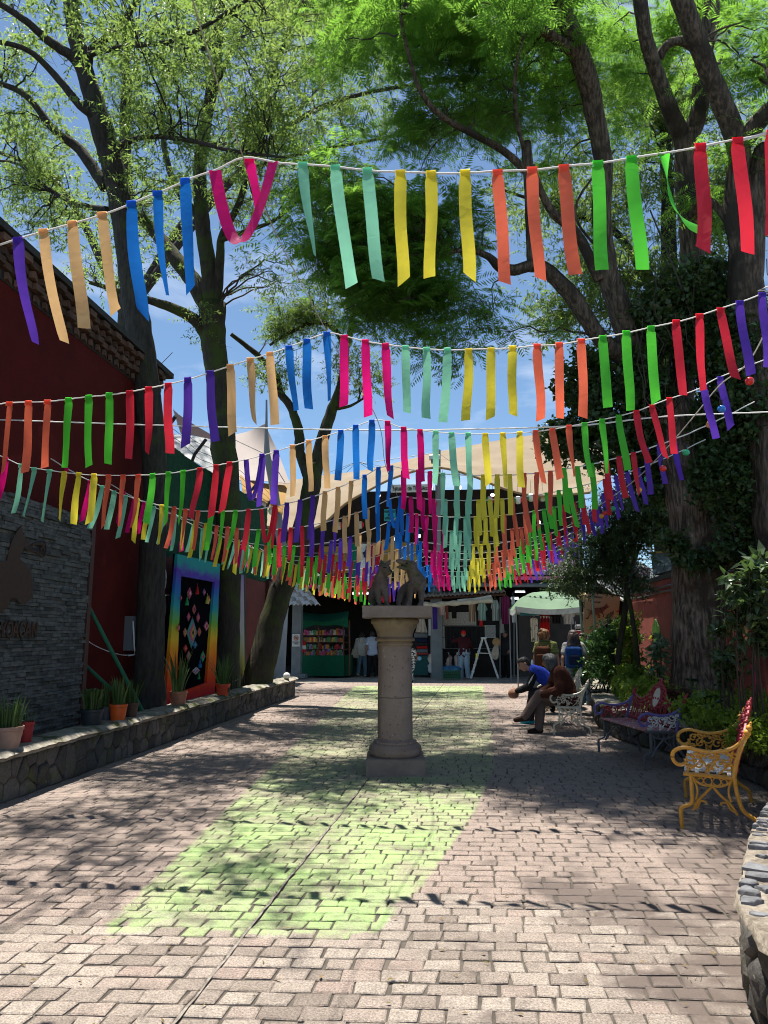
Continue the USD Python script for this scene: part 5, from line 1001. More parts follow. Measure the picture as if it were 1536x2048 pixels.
    for (nm, m, keys, inf, *ex) in clothes:
        Bi = bones(inf); hh = [h for k in keys for h in Bi[k]]
        if ex and ex[0]: hh += [[tuple(np.array(s)) for s in h] for h in ex[0](J)]
        t = skin_of(hh, .035, 4); nz = (meshkit.fbm((t.vertices - o) * [14, 14, 9] + len(nm), 3, 7) - .5) * (ex[1] if len(ex) > 1 else .02); t.vertices = t.vertices + t.vertex_normals * nz[:, None]; obj(nm, t, m, path, smooth=True)
    for n in 'LR':
        an = J['an' + n]; d = fd[n]; z = np.array([0, 0, 1.]); m = shoes[n] if isinstance(shoes, dict) else shoes
        if m is None: continue
        obj('shoe', skin_of([[s4(an - z * .03, .05), s4(an - z * .045 + d * .15, .037), s4(an - z * .05 - d * .035, .036)], [s4(an - z * .03, .048), s4(an + z * .02, .044)]], .04, 2), m, path, smooth=True)
    kind, hm = hair
    if hm is not None:
        hc = lambda a, b, e, r: s4(c + f * a + u * b + sx * e, r)
        if kind == 'short': hh = [[hc(-.03, .035, 0, .094), hc(.03, .07, 0, .062), hc(-.05, -.03, 0, .075)]]
        elif kind == 'bob': hh = [[hc(-.03, .035, 0, .1), hc(.03, .06, 0, .075)], [hc(-.04, .02, -.03, .09), hc(-.03, -.11, -.06, .055), hc(-.03, .02, .03, .09), hc(-.03, -.11, .06, .055), hc(-.07, -.1, 0, .05)], [hc(.035, .05, .055, .04), hc(.03, -.1, .075, .03)], [hc(.035, .05, -.055, .04), hc(.03, -.1, -.075, .03)]]
        elif kind == 'long': hh = [[hc(-.03, .035, 0, .098), hc(.03, .06, 0, .07)], [hc(-.05, .0, -.03, .085), hc(-.05, .0, .03, .085), hc(-.1, -.22, -.09, .05), hc(-.1, -.22, .09, .05)], [hc(-.1, -.2, -.09, .055), hc(-.1, -.2, .09, .055), hc(-.12, -.36, -.05, .035), hc(-.12, -.36, .06, .03)]]
        elif kind == 'bun': hh = [[hc(-.03, .035, 0, .098), hc(.03, .06, 0, .068), hc(-.05, -.02, 0, .08)], [hc(-.06, .09, -.03, .06)], [hc(-.09, .02, -.06, .05), hc(-.1, -.06, -.07, .035)]]
        elif kind == 'cap': hh = [[hc(-.03, .045, 0, .094), hc(.03, .07, 0, .066)], [hc(.09, .055, 0, .045), hc(.15, .04, -.03, .012), hc(.15, .04, .03, .012)]]
        t = skin_of(hh, .02, 3); nz = (meshkit.fbm((t.vertices - o) * [40, 40, 12], 3, 3) - .5) * .02; t.vertices = t.vertices + t.vertex_normals * nz[:, None]; obj('cap' if kind == 'cap' else 'hair', t, hm, path, smooth=True)
    ey = MB(); L_ = lambda a, b, e: (c + f * a + u * b + sx * e) @ R.T + o
    for s in (-1, 1): ey.ball(L_(.088, .012, s * .034), .012, 1, (1, 1, .7)); ey.tube([L_(.092, .035, s * .018), L_(.09, .042, s * .038), L_(.08, .034, s * .055)], .005, 4)
    obj('eyes', ey, m_eyeb, path); obj('mouth', MB().tube([L_(.083, -.068, -.024), L_(.093, -.066, 0), L_(.083, -.068, .024)], .006, 4), m_lip, path)
    return path, R, o, J
m_blue = cloth('royal_blue', (.02, .045, .36)); m_navy = cloth('navy', (.018, .026, .06)); m_blackc = cloth('black', (.014, .013, .014)); m_charc = cloth('charcoal', (.035, .034, .04)); m_brownc = cloth('brown_wool', (.055, .018, .011)); m_taupe = cloth('taupe', (.12, .085, .075)); m_whitec = cloth('white', (.6, .6, .58)); m_denim = cloth('denim', (.14, .24, .34)); m_ldenim = cloth('light_denim', (.26, .36, .47)); m_olive = cloth('olive', (.22, .25, .07)); m_grey = cloth('light_grey', (.36, .36, .35)); m_maroonc = cloth('maroon', (.055, .012, .016)); m_redc = cloth('red', (.55, .02, .02)); m_teal = cloth('teal', (.03, .38, .48)); m_shoeb = cloth('brown_leather', (.03, .016, .011)); m_puff = cloth('padded_navy', (.012, .02, .045))
A2 = np.array
# 1 man in the blue jacket bent forward on the white bench
J = dict(pel=(0, 0, .55), wai=(0, .13, .70), che=(0, .30, .84), nek=(0, .47, .965), hed=(0, .60, 1.03), shL=(-.17, .40, .90), shR=(.17, .40, .90), elL=(-.20, .52, .63), elR=(.20, .52, .63), wrL=(-.06, .72, .56), wrR=(.06, .72, .56), hpL=(-.09, .0, .53), hpR=(.09, .0, .53), knL=(-.17, .46, .53), knR=(.17, .46, .53), anL=(-.14, .50, .085), anR=(.14, .56, .085))
P1 = person('man in royal blue jacket bent forward on white bench, hands together', (1.72, 13.85, 0), PI / 2 - .12, J, m_skin['warm'], [('trousers', m_charc, ['hips', 'thighL', 'thighR', 'shinL', 'shinR'], .016), ('jacket', m_blue, ['hips', 'chest'], .03), ('sleeves', m_blackc, ['uarmL', 'uarmR', 'larmL', 'larmR'], .024)], hd=(-.25, .9, -.42), hair=('short', m_hairb), shoes=m_teal, hdir=dict(L=(.25, 1, -.15), R=(-.25, 1, -.15)))
w = lambda P, l: (A2(l) @ P[1].T + P[2])
obj('sleeve_stripe', MB().tube([w(P1, (-.235, .40, .90)), w(P1, (-.25, .48, .76)), w(P1, (-.245, .535, .64)), w(P1, (-.17, .63, .59))], .016, 6), m_whitec, P1[0], smooth=True)
bw_ = thing('clay_bowl', 'round brown clay bowl held by the man in the blue jacket', 'bowl', w(P1, (0, .80, .50)))
obj('bowl', MB().lathe([(.01, -.08), (.05, -.078), (.09, -.04), (.098, .01), (.08, .055), (.065, .065), (.06, .06), (.08, .01), (.07, -.04), (.01, -.06)], w(P1, (0, .80, .50)), 18), mat('fired_clay', (.28, .13, .075), (.2, .09, .05), scale=12, rough=.6), bw_, smooth=50)
# 2 woman in brown coat, back half turned, legs crossed
J = dict(pel=(0, 0, .55), wai=(0, .07, .72), che=(0, .15, .88), nek=(0, .24, 1.02), hed=(0, .32, 1.125), shL=(-.17, .19, .96), shR=(.17, .19, .96), elL=(-.24, .22, .70), elR=(.24, .26, .70), wrL=(-.08, .44, .61), wrR=(.10, .45, .62), hpL=(-.09, .02, .53), hpR=(.09, .02, .53), knL=(-.02, .50, .60), knR=(.08, .47, .50), anL=(.04, .74, .26), anR=(.02, .52, .085), toeL=(.1, 1, -.1), toeR=(0, 1, -.12))
coat = lambda J: [[(*(J['hpL'] + A2([-.03, -.02, .0])), .125), (*(J['hpR'] + A2([.03, -.02, 0])), .125), (-.1, .2, .53, .09), (.12, .2, .53, .09)]]
person('grey-haired woman in dark brown coat sitting cross-legged on white bench', (1.74, 12.5, 0), PI / 2 + .05, J, m_skin['brown'], [('trousers', m_taupe, ['hips', 'thighL', 'thighR', 'shinL', 'shinR'], .022), ('coat', m_brownc, ['hips', 'chest', 'uarmL', 'uarmR', 'larmL', 'larmR'], .04, coat, .035)], hd=(.25, .95, -.05), hair=('bob', m_hairg), shoes=m_shoeb, hs=1.05, fat=1.05)
# 3 woman with brown backpack, 4 woman with blue backpack, walking away
Wt = thing
J = stand(1.66, arms=((.27, .06, .82), (.27, .02, .85)), stride=.12)
P3 = person('woman in striped olive top with auburn hair walking away with a brown backpack', (1.72, 15.7, 0), -.15, J, m_skin['warm'], [('trousers', m_blackc, ['hips', 'thighL', 'thighR', 'shinL', 'shinR'], .018), ('top', mat('striped_olive', (.24, .28, .08), (.10, .11, .035), scale=1, rough=.9, stretch=(.3, .3, 42), lo=.45, hi=.55), ['chest', 'sleeveL', 'sleeveR'], .018)], hd=(.55, 1, 0), hair=('bun', m_hairr), shoes=m_blackc, fat=.92)
J = stand(1.64, arms=((.22, .14, .98), (.24, .13, 1.0)), elb=((.25, -.10, 1.12), (.27, -.10, 1.12)), stride=.16)
P4 = person('woman with long dark wavy hair walking away with a blue backpack', (2.28, 15.7, 0), .05, J, m_skin['warm'], [('jeans', m_ldenim, ['hips', 'thighL', 'thighR', 'shinL', 'shinR'], .016), ('blouse', m_grey, ['chest', 'sleeveL', 'sleeveR'], .016)], hair=('long', mat('dark_wavy_hair', (.02, .014, .012), (.10, .07, .06), scale=22, rough=.4, stretch=(1, 1, .4), bump=.8, bscale=60)), shoes=m_whitec, fat=.9)
def backpack(label, P, c, size, m, m2, badge=None):
    t = thing('backpack', label, 'backpack', w(P, c)); sx, sy, sz = size; base = A2(c); hl = [hull([(*w(P, base + A2([a * (sx / 2 - .05), b * (sy / 2 - .04), e * (sz / 2 - .06)])), .06) for a in (-1, 1) for b in (-1, 1) for e in (-1, .85)], 10)]
    obj('bag', blend(hl, .03, 2), m, t, smooth=True); hl = [hull([(*w(P, base + A2([a * (sx / 2 - .07), -sy / 2 - .01, -.06 + e * .06])), .04) for a in (-1, 1) for e in (-1, 1)], 10)]; obj('pocket', blend(hl, .03, 2), m2, t, smooth=True)
    for s in (-1, 1):
        sp_ = [w(P, base + A2([s * .09, sy / 2 - .03, sz / 2 - .05])), w(P, (s * .12, .0, 1.47 * .97)), w(P, (s * .135, .10, 1.33 * .97)), w(P, (s * .14, .08, 1.15)), w(P, base + A2([s * .13, sy / 2 - .02, -sz / 2 + .07]))]; obj('strap', MB().tube(smoothpath(sp_, 5), .02, 6, True, .4), m2, t, smooth=True)
    return t, base
m_leather = cloth('brown_leather_bag', (.10, .04, .022)); m_bpblue = cloth('blue_nylon', (.02, .07, .24))
backpack('brown leather backpack on the woman in the olive top', P3, (-.06, -.21, 1.14), (.3, .17, .42), m_leather, m_leather)
obj('water_bottle', MB().lathe([(.01, 0), (.032, 0), (.034, .14), (.02, .17), (.016, .2), (.01, .2)], w(P3, (-.26, -.24, .86)), 12), mat('clear_bottle', (.5, .65, .75), rough=.15, spec=.7), None, smooth=40, label='pale plastic water bottle hanging below the brown leather backpack', cat='bottle')
bp, base = backpack('blue nylon backpack with orange and white emblem on the long-haired woman', P4, (-.05, -.2, 1.12), (.3, .17, .44), m_bpblue, m_navy)
Rm = P4[1] @ A2([[1, 0, 0], [0, 0, -1.], [0, 1, 0]])
em_ = MB(); 
for dx, wd in ((-.06, .014), (.06, .014)): em_.poly([(dx - wd, -.035), (dx + wd, -.035), (dx + wd, .035), (dx - wd, .035)], .006, Rm, w(P4, base + A2([0, -.09, .06])))
ring = Polygon([(.036 * math.cos(a), .036 * math.sin(a)) for a in np.linspace(0, 2 * PI, 20)]).difference(Polygon([(.018 * math.cos(a), .018 * math.sin(a)) for a in np.linspace(0, 2 * PI, 14)])); em_.poly(ring, .006, Rm, w(P4, base + A2([0, -.09, .06])))
obj('emblem', em_, mat('emblem_orange', (.75, .38, .2), rough=.6), bp)
# 5 person in padded jacket on the black bench
J = dict(pel=(0, 0, .55), wai=(0, .03, .74), che=(0, .06, .93), nek=(0, .08, 1.10), hed=(0, .12, 1.24), shL=(-.19, .07, 1.03), shR=(.19, .07, 1.03), elL=(-.25, .16, .79), elR=(.25, .16, .79), wrL=(-.12, .38, .70), wrR=(.12, .38, .70), hpL=(-.09, .0, .53), hpR=(.09, .0, .53), knL=(-.12, .46, .55), knR=(.12, .46, .55), anL=(-.12, .5, .09), anR=(.12, .5, .09))
person('dark-haired person in padded navy jacket seated on black bench, seen from behind', (2.35, 16.5, 0), PI / 2 - .5, J, m_skin['brown'], [('jeans', m_denim, ['hips', 'thighL', 'thighR', 'shinL', 'shinR'], .018), ('jacket', m_puff, ['hips', 'chest', 'uarmL', 'uarmR', 'larmL', 'larmR'], .05, None, .05)], hair=('short', m_hairb), shoes=m_blackc)
# 6 man with red cap at the craft stall
J = stand(1.7, arms=((.30, .38, 1.42), (.22, .30, 1.2)), elb=((.36, .12, 1.33), (.30, .06, 1.12)), stride=-.15, lean=.04)
person('man in red cap and maroon sweater working at the craft stall by the ladder', (.10, 27.0, 0), .25, J, m_skin['brown'], [('jeans', m_ldenim, ['hips', 'thighL', 'thighR', 'shinL', 'shinR'], .03), ('sweater', m_maroonc, ['chest', 'hips', 'uarmL', 'uarmR', 'larmL', 'larmR'], .03)], hair=('cap', m_redc), shoes=m_whitec, fat=1.12)
J = stand(1.66, stride=.22, arms=((.26, .02, .9), (.24, .1, .88)))
person('person in white hooded jacket and blue jeans walking into the dark market aisle', (-3.78, 28.6, 0), -.1, J, m_skin['warm'], [('jeans', m_denim, ['hips', 'thighL', 'thighR', 'shinL', 'shinR'], .022), ('jacket', m_whitec, ['chest', 'hips', 'uarmL', 'uarmR', 'larmL', 'larmR'], .035, lambda J: [[(*(J['nek'] + A2([0, -.07, -.02])), .085), (*(J['nek'] + A2([0, -.09, -.1])), .06)]])], hair=('short', m_hairb), shoes=m_whitec)
tb = thing('tote_bag', 'cream cloth bag hanging at the side of the walker in white', 'bag', (-4.03, 28.5, .9)); obj('bag', blend([hull([(-4.03 + a, 28.45, z, .05) for a, z in ((-.1, .75), (.12, .72), (-.05, 1.0), (.06, 1.02))], 10)], .04, 3), cloth('cream', (.5, .46, .38)), tb, smooth=True); obj('handle', MB().tube([(-4.02, 28.45, 1.02), (-3.96, 28.48, 1.3), (-3.93, 28.55, 1.42)], .012, 5), m_whitec, tb)
J = stand(1.7, stride=-.15)
person('man in pale blue shirt stepping out from behind the column', (-3.3, 28.0, 0), .5, J, m_skin['brown'], [('trousers', m_blackc, ['hips', 'thighL', 'thighR', 'shinL', 'shinR'], .02), ('shirt', cloth('pale_blue', (.42, .48, .62)), ['chest', 'hips', 'sleeveL', 'sleeveR'], .03)], hair=('short', m_hairb), shoes=m_blackc)
J = stand(1.62, stride=.2)
person('woman in black and white striped trousers just right of the column', (-1.74, 25.6, 0), -2.6, J, m_skin['warm'], [('trousers', mat('diagonal_stripe', (.6, .6, .58), (.015, .015, .018), scale=1, rough=.9, stretch=(14, 0, 20), lo=.49, hi=.51), ['hips', 'thighL', 'thighR', 'shinL', 'shinR'], .05), ('top', m_blackc, ['chest', 'uarmL', 'uarmR'], .025)], hair=('long', m_hairb), shoes=m_blackc)
J = stand(1.68, arms=((.2, .15, 1.0), (.22, .2, 1.0)))
person('vendor in dark clothes standing in shade beside the ladder', (1.62, 28.2, 0), PI - .3, J, m_skin['warm'], [('trousers', m_blackc, ['hips', 'thighL', 'thighR', 'shinL', 'shinR'], .02), ('jacket', m_charc, ['chest', 'hips', 'uarmL', 'uarmR', 'larmL', 'larmR'], .03)], hair=('short', m_hairb), shoes=m_blackc)
J = stand(1.58, arms=((.2, .1, 1.0), (.2, .1, .98)))
person('person in black top and jeans standing behind the long-haired woman', (2.78, 17.6, 0), 2.4, J, m_skin['warm'], [('jeans', m_denim, ['hips', 'thighL', 'thighR', 'shinL', 'shinR'], .02), ('top', m_blackc, ['chest', 'hips', 'uarmL', 'uarmR', 'larmL', 'larmR'], .025)], hair=('short', m_hairb), shoes=m_whitec)
# ================================================================ market hall at the end of the lane
rng = np.random.default_rng(88)
def bx(mb, x0, y0, x1, y1, Y, dp, bev=0):
    a, b = aY(x0, y1, Y), aY(x1, y0, Y)
    if bev: return mb.bevel(((a[0] + b[0]) / 2, Y + dp / 2, (a[2] + b[2]) / 2), (b[0] - a[0], dp, b[2] - a[2]), bev)
    return mb.box((a[0], Y, a[2]), (b[0], Y + dp, b[2]))
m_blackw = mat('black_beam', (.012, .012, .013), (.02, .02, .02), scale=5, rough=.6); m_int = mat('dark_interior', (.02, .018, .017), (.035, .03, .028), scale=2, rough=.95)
m_memb = mat('cream_membrane', (.34, .275, .195), (.27, .21, .14), scale=.7, rough=.8, trans=.35, tcol=(.62, .46, .24), c3=(.3, .24, .17), s3=1.2, t3=(.6, .8)); m_sail = mat('pale_sail', (.55, .48, .44), (.5, .43, .40), scale=.8, rough=.8, trans=.3)
m_och = mat('ochre_board', (.42, .26, .06), (.34, .2, .05), scale=3, rough=.8); m_postg = mat('blue_grey_post', (.17, .19, .20), (.13, .145, .15), scale=4, rough=.6); m_zinc = mat('weathered_zinc', (.45, .44, .40), (.2, .14, .09), scale=7, rough=.6, c3=(.25, .10, .05), s3=4, t3=(.55, .65))
mk = thing('market_hall', 'two storey craft market hall with dark ground floor and open terrace across the end', 'building', (0, 31, 0))
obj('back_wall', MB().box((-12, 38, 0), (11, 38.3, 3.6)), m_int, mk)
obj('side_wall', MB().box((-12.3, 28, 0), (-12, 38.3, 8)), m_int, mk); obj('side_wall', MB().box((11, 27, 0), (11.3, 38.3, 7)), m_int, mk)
obj('floor_slab', MB().box((-12, 27.6, 3.45), (11, 38, 3.85)), m_blackw, mk)
obj('fascia_beam', MB().box((-12, 27.45, 3.34), (11, 27.598, 3.62)).box((-12, 27.3, 3.625), (11, 27.597, 3.68)), m_blackw, mk)
obj('gutter', MB().tube([(-9, 27.25, 3.3), (-.6, 27.25, 3.34), (9, 27.25, 3.28)], .07, 8), m_postg, mk)
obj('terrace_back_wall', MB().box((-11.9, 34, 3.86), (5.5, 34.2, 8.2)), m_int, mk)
for px, w in ((873, 20),): bx_ = MB(); bx(bx_, px - w / 2, 1160, px + w / 2, 1358, 27.62, .35); obj('pillar', bx_, m_postg, mk)
for z in (4.25, 4.6, 4.95): obj('rail', MB().tube([(-6, 27.5, z), (9.5, 27.5, z)], .025, 6), m_gpost, mk)
for k in range(13): obj('rail_post', MB().tube([(-6 + 1.29 * k, 27.5, 3.68), (-6 + 1.29 * k, 27.5, 5.0)], .025, 6), m_gpost, mk)
mb = MB(); bx(mb, 640, 1092, 725, 1150, 27.7, .06); bx(mb, 765, 1085, 835, 1150, 27.72, .06); obj('parapet_panel', mb, m_och, mk)
pk_ = MB(); bx(pk_, 1010, 1118, 1150, 1150, 27.2, .08); obj('pink_fascia', pk_, mat('pink_white_panel', (.62, .45, .48), (.5, .12, .22), scale=3, rough=.7), mk)
pk_ = MB(); bx(pk_, 990, 1152, 1150, 1160, 27.15, .1); obj('pink_trim', pk_, mat('pink_trim', (.62, .12, .3), rough=.6), mk)
m_tube = mat('tube_light', (.8, .85, .9), rough=.3, emit=1.6)
def tlight(px0, px1, py, Y, lab):
    t = thing('tube_light', lab, 'lamp', aY((px0 + px1) / 2, py, Y)); obj('tube', MB().tube([aY(px0, py, Y), aY(px1, py, Y)], .035, 8), m_tube, t); obj('batten', MB().tube([aY(px0, py, Y) + (0, .0, .06), aY(px1, py, Y) + (0, .0, .06)], .03, 4), m_white, t)
tlight(705, 738, 1187, 29, 'white tube light under the market beam left of the column'); tlight(1030, 1050, 1184, 29, 'short white tube light left above the green tent'); tlight(1022, 1037, 1197, 30, 'dim short tube light beside the hanging maroon cloth')
ORD = ['first', 'second', 'third', 'fourth', 'fifth', 'sixth', 'seventh', 'eighth', 'ninth', 'tenth', 'eleventh', 'twelfth']
# dim shapes on the terrace: tables, shelves, masts, lanterns
dk = mat('terrace_clutter', (.05, .05, .055), (.12, .10, .09), scale=6, rough=.8, rnd=.6)
for k in range(9):
    x = -5.5 + 1.45 * k; h = rng.uniform(.6, 1.9); w = rng.uniform(.3, .9); t = thing('terrace_cabinet', f'{ORD[k]} dim cabinet from the left in the shaded upper terrace', 'cabinet', (x, rng.uniform(30, 33.4), 3.85), group='dim cabinets on the upper terrace'); y = _loc[t][1]
    obj('body', MB().bevel((x, y, 3.85 + h / 2), (w, .4, h), .02), dk, t); obj('top', MB().box((x - w / 2 - .03, y - .23, 3.852 + h), (x + w / 2 + .03, y + .23, 3.89 + h)), m_dpost, t)
m_lr, m_lw, m_lg = mat('lantern_red', (.5, .03, .03), rough=.7), mat('lantern_white', (.6, .58, .52), rough=.7), mat('lantern_green', (.05, .28, .08), rough=.7)
LN = sorted([530, 545, 555, 596, 678, 720, 868, 888, 980, 1062, 1085, 1036])
for kk, (px, py, Y) in enumerate(((530, 1010, 25), (545, 1022, 25), (555, 1032, 25.5), (596, 1048, 25), (678, 1052, 27), (720, 1050, 27), (868, 1008, 26.5), (888, 1005, 27), (980, 1000, 26.5), (1062, 995, 26), (1085, 995, 26.5), (1036, 1000, 26))):
    c = aY(px, py, Y); t = thing('paper_lantern', f'red white green paper lantern under the tent roof, {ORD[LN.index(px)]} from the left', 'lantern', c, group='paper lanterns under the tent roof')
    for k, m in enumerate((m_lr, m_lw, m_lg)):
        a0, a1 = PI * k / 3, PI * (k + 1) / 3; pr_ = [(max(.01, .15 * math.sin(a)), .15 * math.cos(a)) for a in np.linspace(a0, a1, 5)]; obj('band', MB().lathe(pr_[::-1], c, 12, roty(PI / 2)), m, t, smooth=True)
    obj('string', MB().tube([c + (0, 0, .14), c + (0, 0, .6)], .006, 4), m_dpost, t)
BN = sorted([757, 862, 885, 920, 985, 1078, 838, 792])
for px, py in ((757, 991), (862, 976), (885, 975), (920, 975), (985, 990), (1078, 1045), (838, 1072), (792, 1078)):
    c = aY(px, py, 28.5); t = thing('bare_bulb', f'small bare white bulb on the terrace, {ORD[BN.index(px)]} from the left', 'lamp', c, group='bare bulbs glowing on the terrace'); obj('globe', MB().ball(c, .075, 2), m_tube, t, smooth=True); obj('cord', MB().tube([c + (0, 0, .06), c + (0, 0, .7)], .008, 4), m_dpost, t)
def sheetpx(rows, n=8, m=14):
    """rows: lists of (px, py, Y) spanning a stretched cloth; smooth both ways"""
    R_ = [smoothpath([aY(*p) for p in r_], n) for r_ in rows]; R_ = [r_[np.linspace(0, len(r_) - 1, 40).astype(int)] for r_ in R_]; A_ = np.array(R_); out = np.array([smoothpath(A_[:, j], m) for j in range(40)]); return out.transpose(1, 0, 2)
def cloth_thing(name, label, cat, rows, m, th=.015, part='cloth', n=8, mm=8, group=None):
    g = sheetpx(rows, n, mm); t = thing(name, label, cat, g.reshape(-1, 3).mean(0), group); obj(part, MB().sheet(g, th), m, t, smooth=60); return t
t1 = cloth_thing('tensile_roof', 'large cream fabric roof stretched over the market terrace', 'canopy', [[(555, 966, 33), (640, 952, 33), (720, 942, 33), (800, 924, 33), (868, 906, 33), (950, 890, 33), (1040, 874, 33), (1140, 862, 33), (1230, 850, 33)], [(545, 990, 30), (640, 985, 30), (720, 968, 30), (800, 948, 30), (868, 925, 30), (950, 925, 30), (1040, 925, 30), (1140, 925, 30), (1230, 925, 30)], [(520, 1052, 26), (600, 1062, 26), (645, 1048, 26), (690, 1008, 26), (735, 982, 26), (790, 955, 26), (868, 935, 26), (940, 950, 26), (1010, 978, 26), (1080, 992, 26), (1180, 985, 26)]], m_memb)
obj('hem', MB().tube(smoothpath([aY(*p) for p in [(520, 1052, 26), (600, 1062, 26), (645, 1048, 26), (690, 1008, 26), (735, 982, 26), (790, 955, 26), (868, 935, 26), (940, 950, 26), (1010, 978, 26), (1080, 992, 26), (1180, 985, 26)]], 5), .05, 6), m_memb, t1, smooth=True)
cloth_thing('tensile_sail', 'pale pinkish sail stretched from the tall mast above the green fence', 'canopy', [[(470, 870, 27), (500, 862, 27), (530, 848, 26.5)], [(460, 915, 26), (510, 915, 26), (556, 905, 26)], [(440, 960, 25), (520, 962, 25), (580, 968, 25)]], m_sail)
cloth_thing('tensile_sail', 'small pink sail corner showing above the fence next to the red building', 'canopy', [[(346, 818, 24), (354, 826, 24), (362, 834, 24)], [(356, 850, 24), (400, 862, 24), (440, 880, 24)], [(362, 868, 24), (400, 874, 24), (440, 886, 24)]], mat('pink_sail', (.52, .36, .33), (.47, .33, .30), scale=1, rough=.8, trans=.3))
cloth_thing('white_tarp_roof', 'greyish white tarpaulin roof sloping behind the green fence', 'canopy', [[(340, 868, 22), (400, 875, 22), (470, 890, 22)], [(340, 905, 20.5), (400, 930, 20.5), (470, 985, 20.5)]], mat('white_tarp', (.45, .46, .46), (.36, .36, .36), scale=1.4, rough=.7, trans=.2))
cloth_thing('ochre_awning', 'ochre yellow awning underside beside the mast behind the green fence', 'canopy', [[(480, 945, 25.5), (520, 965, 25.5), (575, 972, 25.5)], [(485, 985, 23.5), (530, 1005, 23.5), (565, 1030, 23.5)]], mat('ochre_cloth', (.45, .27, .07), (.38, .22, .06), scale=1.4, rough=.8, trans=.3))
def mast(label, pts, r, m, cables=()):
    t = thing('mast', label, 'mast', pts[0]); obj('pole', MB().tube(pts, r, 8), m, t)
    for c in cables: obj('cable', MB().tube(c, .012, 4), m_dpost, t)
m1 = aY(533, 800, 24); mast('tall grey steel mast with stay cables left of the forked tree', [aY(566, 1110, 24), aY(545, 960, 24), aY(534, 912, 24), aY(533, 860, 24), m1], np.array([.16, .15, .12, .05, .03]), m_gpost, [[m1, aY(528, 910, 24)], [aY(533, 905, 24), aY(570, 965, 24)], [aY(534, 910, 24), aY(470, 880, 24)]])
tp = aY(714, 923, 40); mast('distant white mast with fanned cables above the cream roof', [aY(714, 960, 40), tp], .14, m_white, [[tp, aY(x, y, 40)] for x, y in ((645, 950), (665, 950), (690, 948), (742, 940), (760, 938), (775, 935))])
mast('grey terrace pole with a white lamp box right of the blue ribbons', [aY(876, 1165, 26.5), aY(876, 900, 26.5)], .1, m_gpost, [[aY(876, 905, 26.5), aY(900, 922, 26)], [aY(876, 905, 26.5), aY(700, 930, 26.5)]])
t = thing('lamp_box', 'white floodlight box at the top of the grey terrace pole', 'lamp', aY(868, 915, 26.3)); mb = MB(); bx(mb, 858, 908, 880, 918, 26.1, .25, .04); obj('housing', mb, m_white, t); mb = MB(); bx(mb, 862, 918, 876, 925, 26.15, .2); obj('bracket', mb, m_gpost, t)
def textsign(name, label, cat, x0, y0, x1, y1, Y, board, lines, dp=.03, bm=None, bold=True, parent=None):
    a, b = aY(x0, y1, Y), aY(x1, y0, Y); t = thing(name, label, cat, ((a[0] + b[0]) / 2, Y, a[2])); mb = MB(); bx(mb, x0, y0, x1, y1, Y, dp); obj('board', mb, board, t)
    for (txt, fx, fy, hh, m) in lines:
        q = meshkit.text_mesh(txt, 1., .01, bold); v = q.vertices.copy(); H = (b[2] - a[2]) * hh; w = np.ptp(v[:, 0]); sc = min(H, (b[0] - a[0]) * .94 / w); v[:, 0] = (v[:, 0] - v[:, 0].min() - w / 2) * sc; v[:, 1] *= H
        obj('lettering', (np.c_[a[0] + (b[0] - a[0]) * fx + v[:, 0], Y - .004 - v[:, 2], a[2] + (b[2] - a[2]) * fy + v[:, 1]], q.faces), m, t)
    return t
m_ink = mat('black_ink', (.012, .012, .012), rough=.7); m_yink = mat('yellow_ink', (.62, .55, .03), rough=.6)
textsign('shop_sign', 'long white sign with black words about tattoos hung on the terrace', 'sign', 782, 968, 862, 985, 26.2, mat('sign_white', (.55, .52, .48), rough=.7), [('Tatuajes de TENNAxxi', .5, .24, .5, m_ink)])
textsign('small_sign', 'small teal notice board with three lines of dark writing on the terrace', 'sign', 768, 1018, 791, 1042, 26.3, mat('teal_sign', (.02, .26, .27), rough=.7), [('HORARIO', .5, .7, .18, m_ink), ('DE', .5, .42, .18, m_ink), ('VISITA', .5, .14, .18, m_ink)])
t = thing('flag', 'green white and red flag with a dark emblem hung on the terrace front', 'flag', aY(738, 1120, 26.4))
for x0, x1, m in ((700, 721, cloth('flag_green', (.01, .16, .09))), (721, 742, m_whitec), (742, 763, cloth('flag_red', (.40, .015, .03)))):
    g = np.array([[aY(x, y, 26.4) + (0, .05 * math.sin(x * .25), 0) for x in np.linspace(x0, x1, 7)] for y in np.linspace(1088, 1172, 8)]); obj('field', MB().sheet(g, .006), m, t, smooth=True)
mb = MB(); c = aY(732, 1108, 26.3); mb.poly([(.11 * math.cos(a) * (1 + .25 * math.sin(5 * a)), .14 * math.sin(a) * (1 + .2 * math.cos(4 * a))) for a in np.linspace(0, 2 * PI, 30)], .01, np.array([[1, 0, 0], [0, 0, -1.], [0, 1, 0]]), c); obj('emblem', mb, m_ink, t)

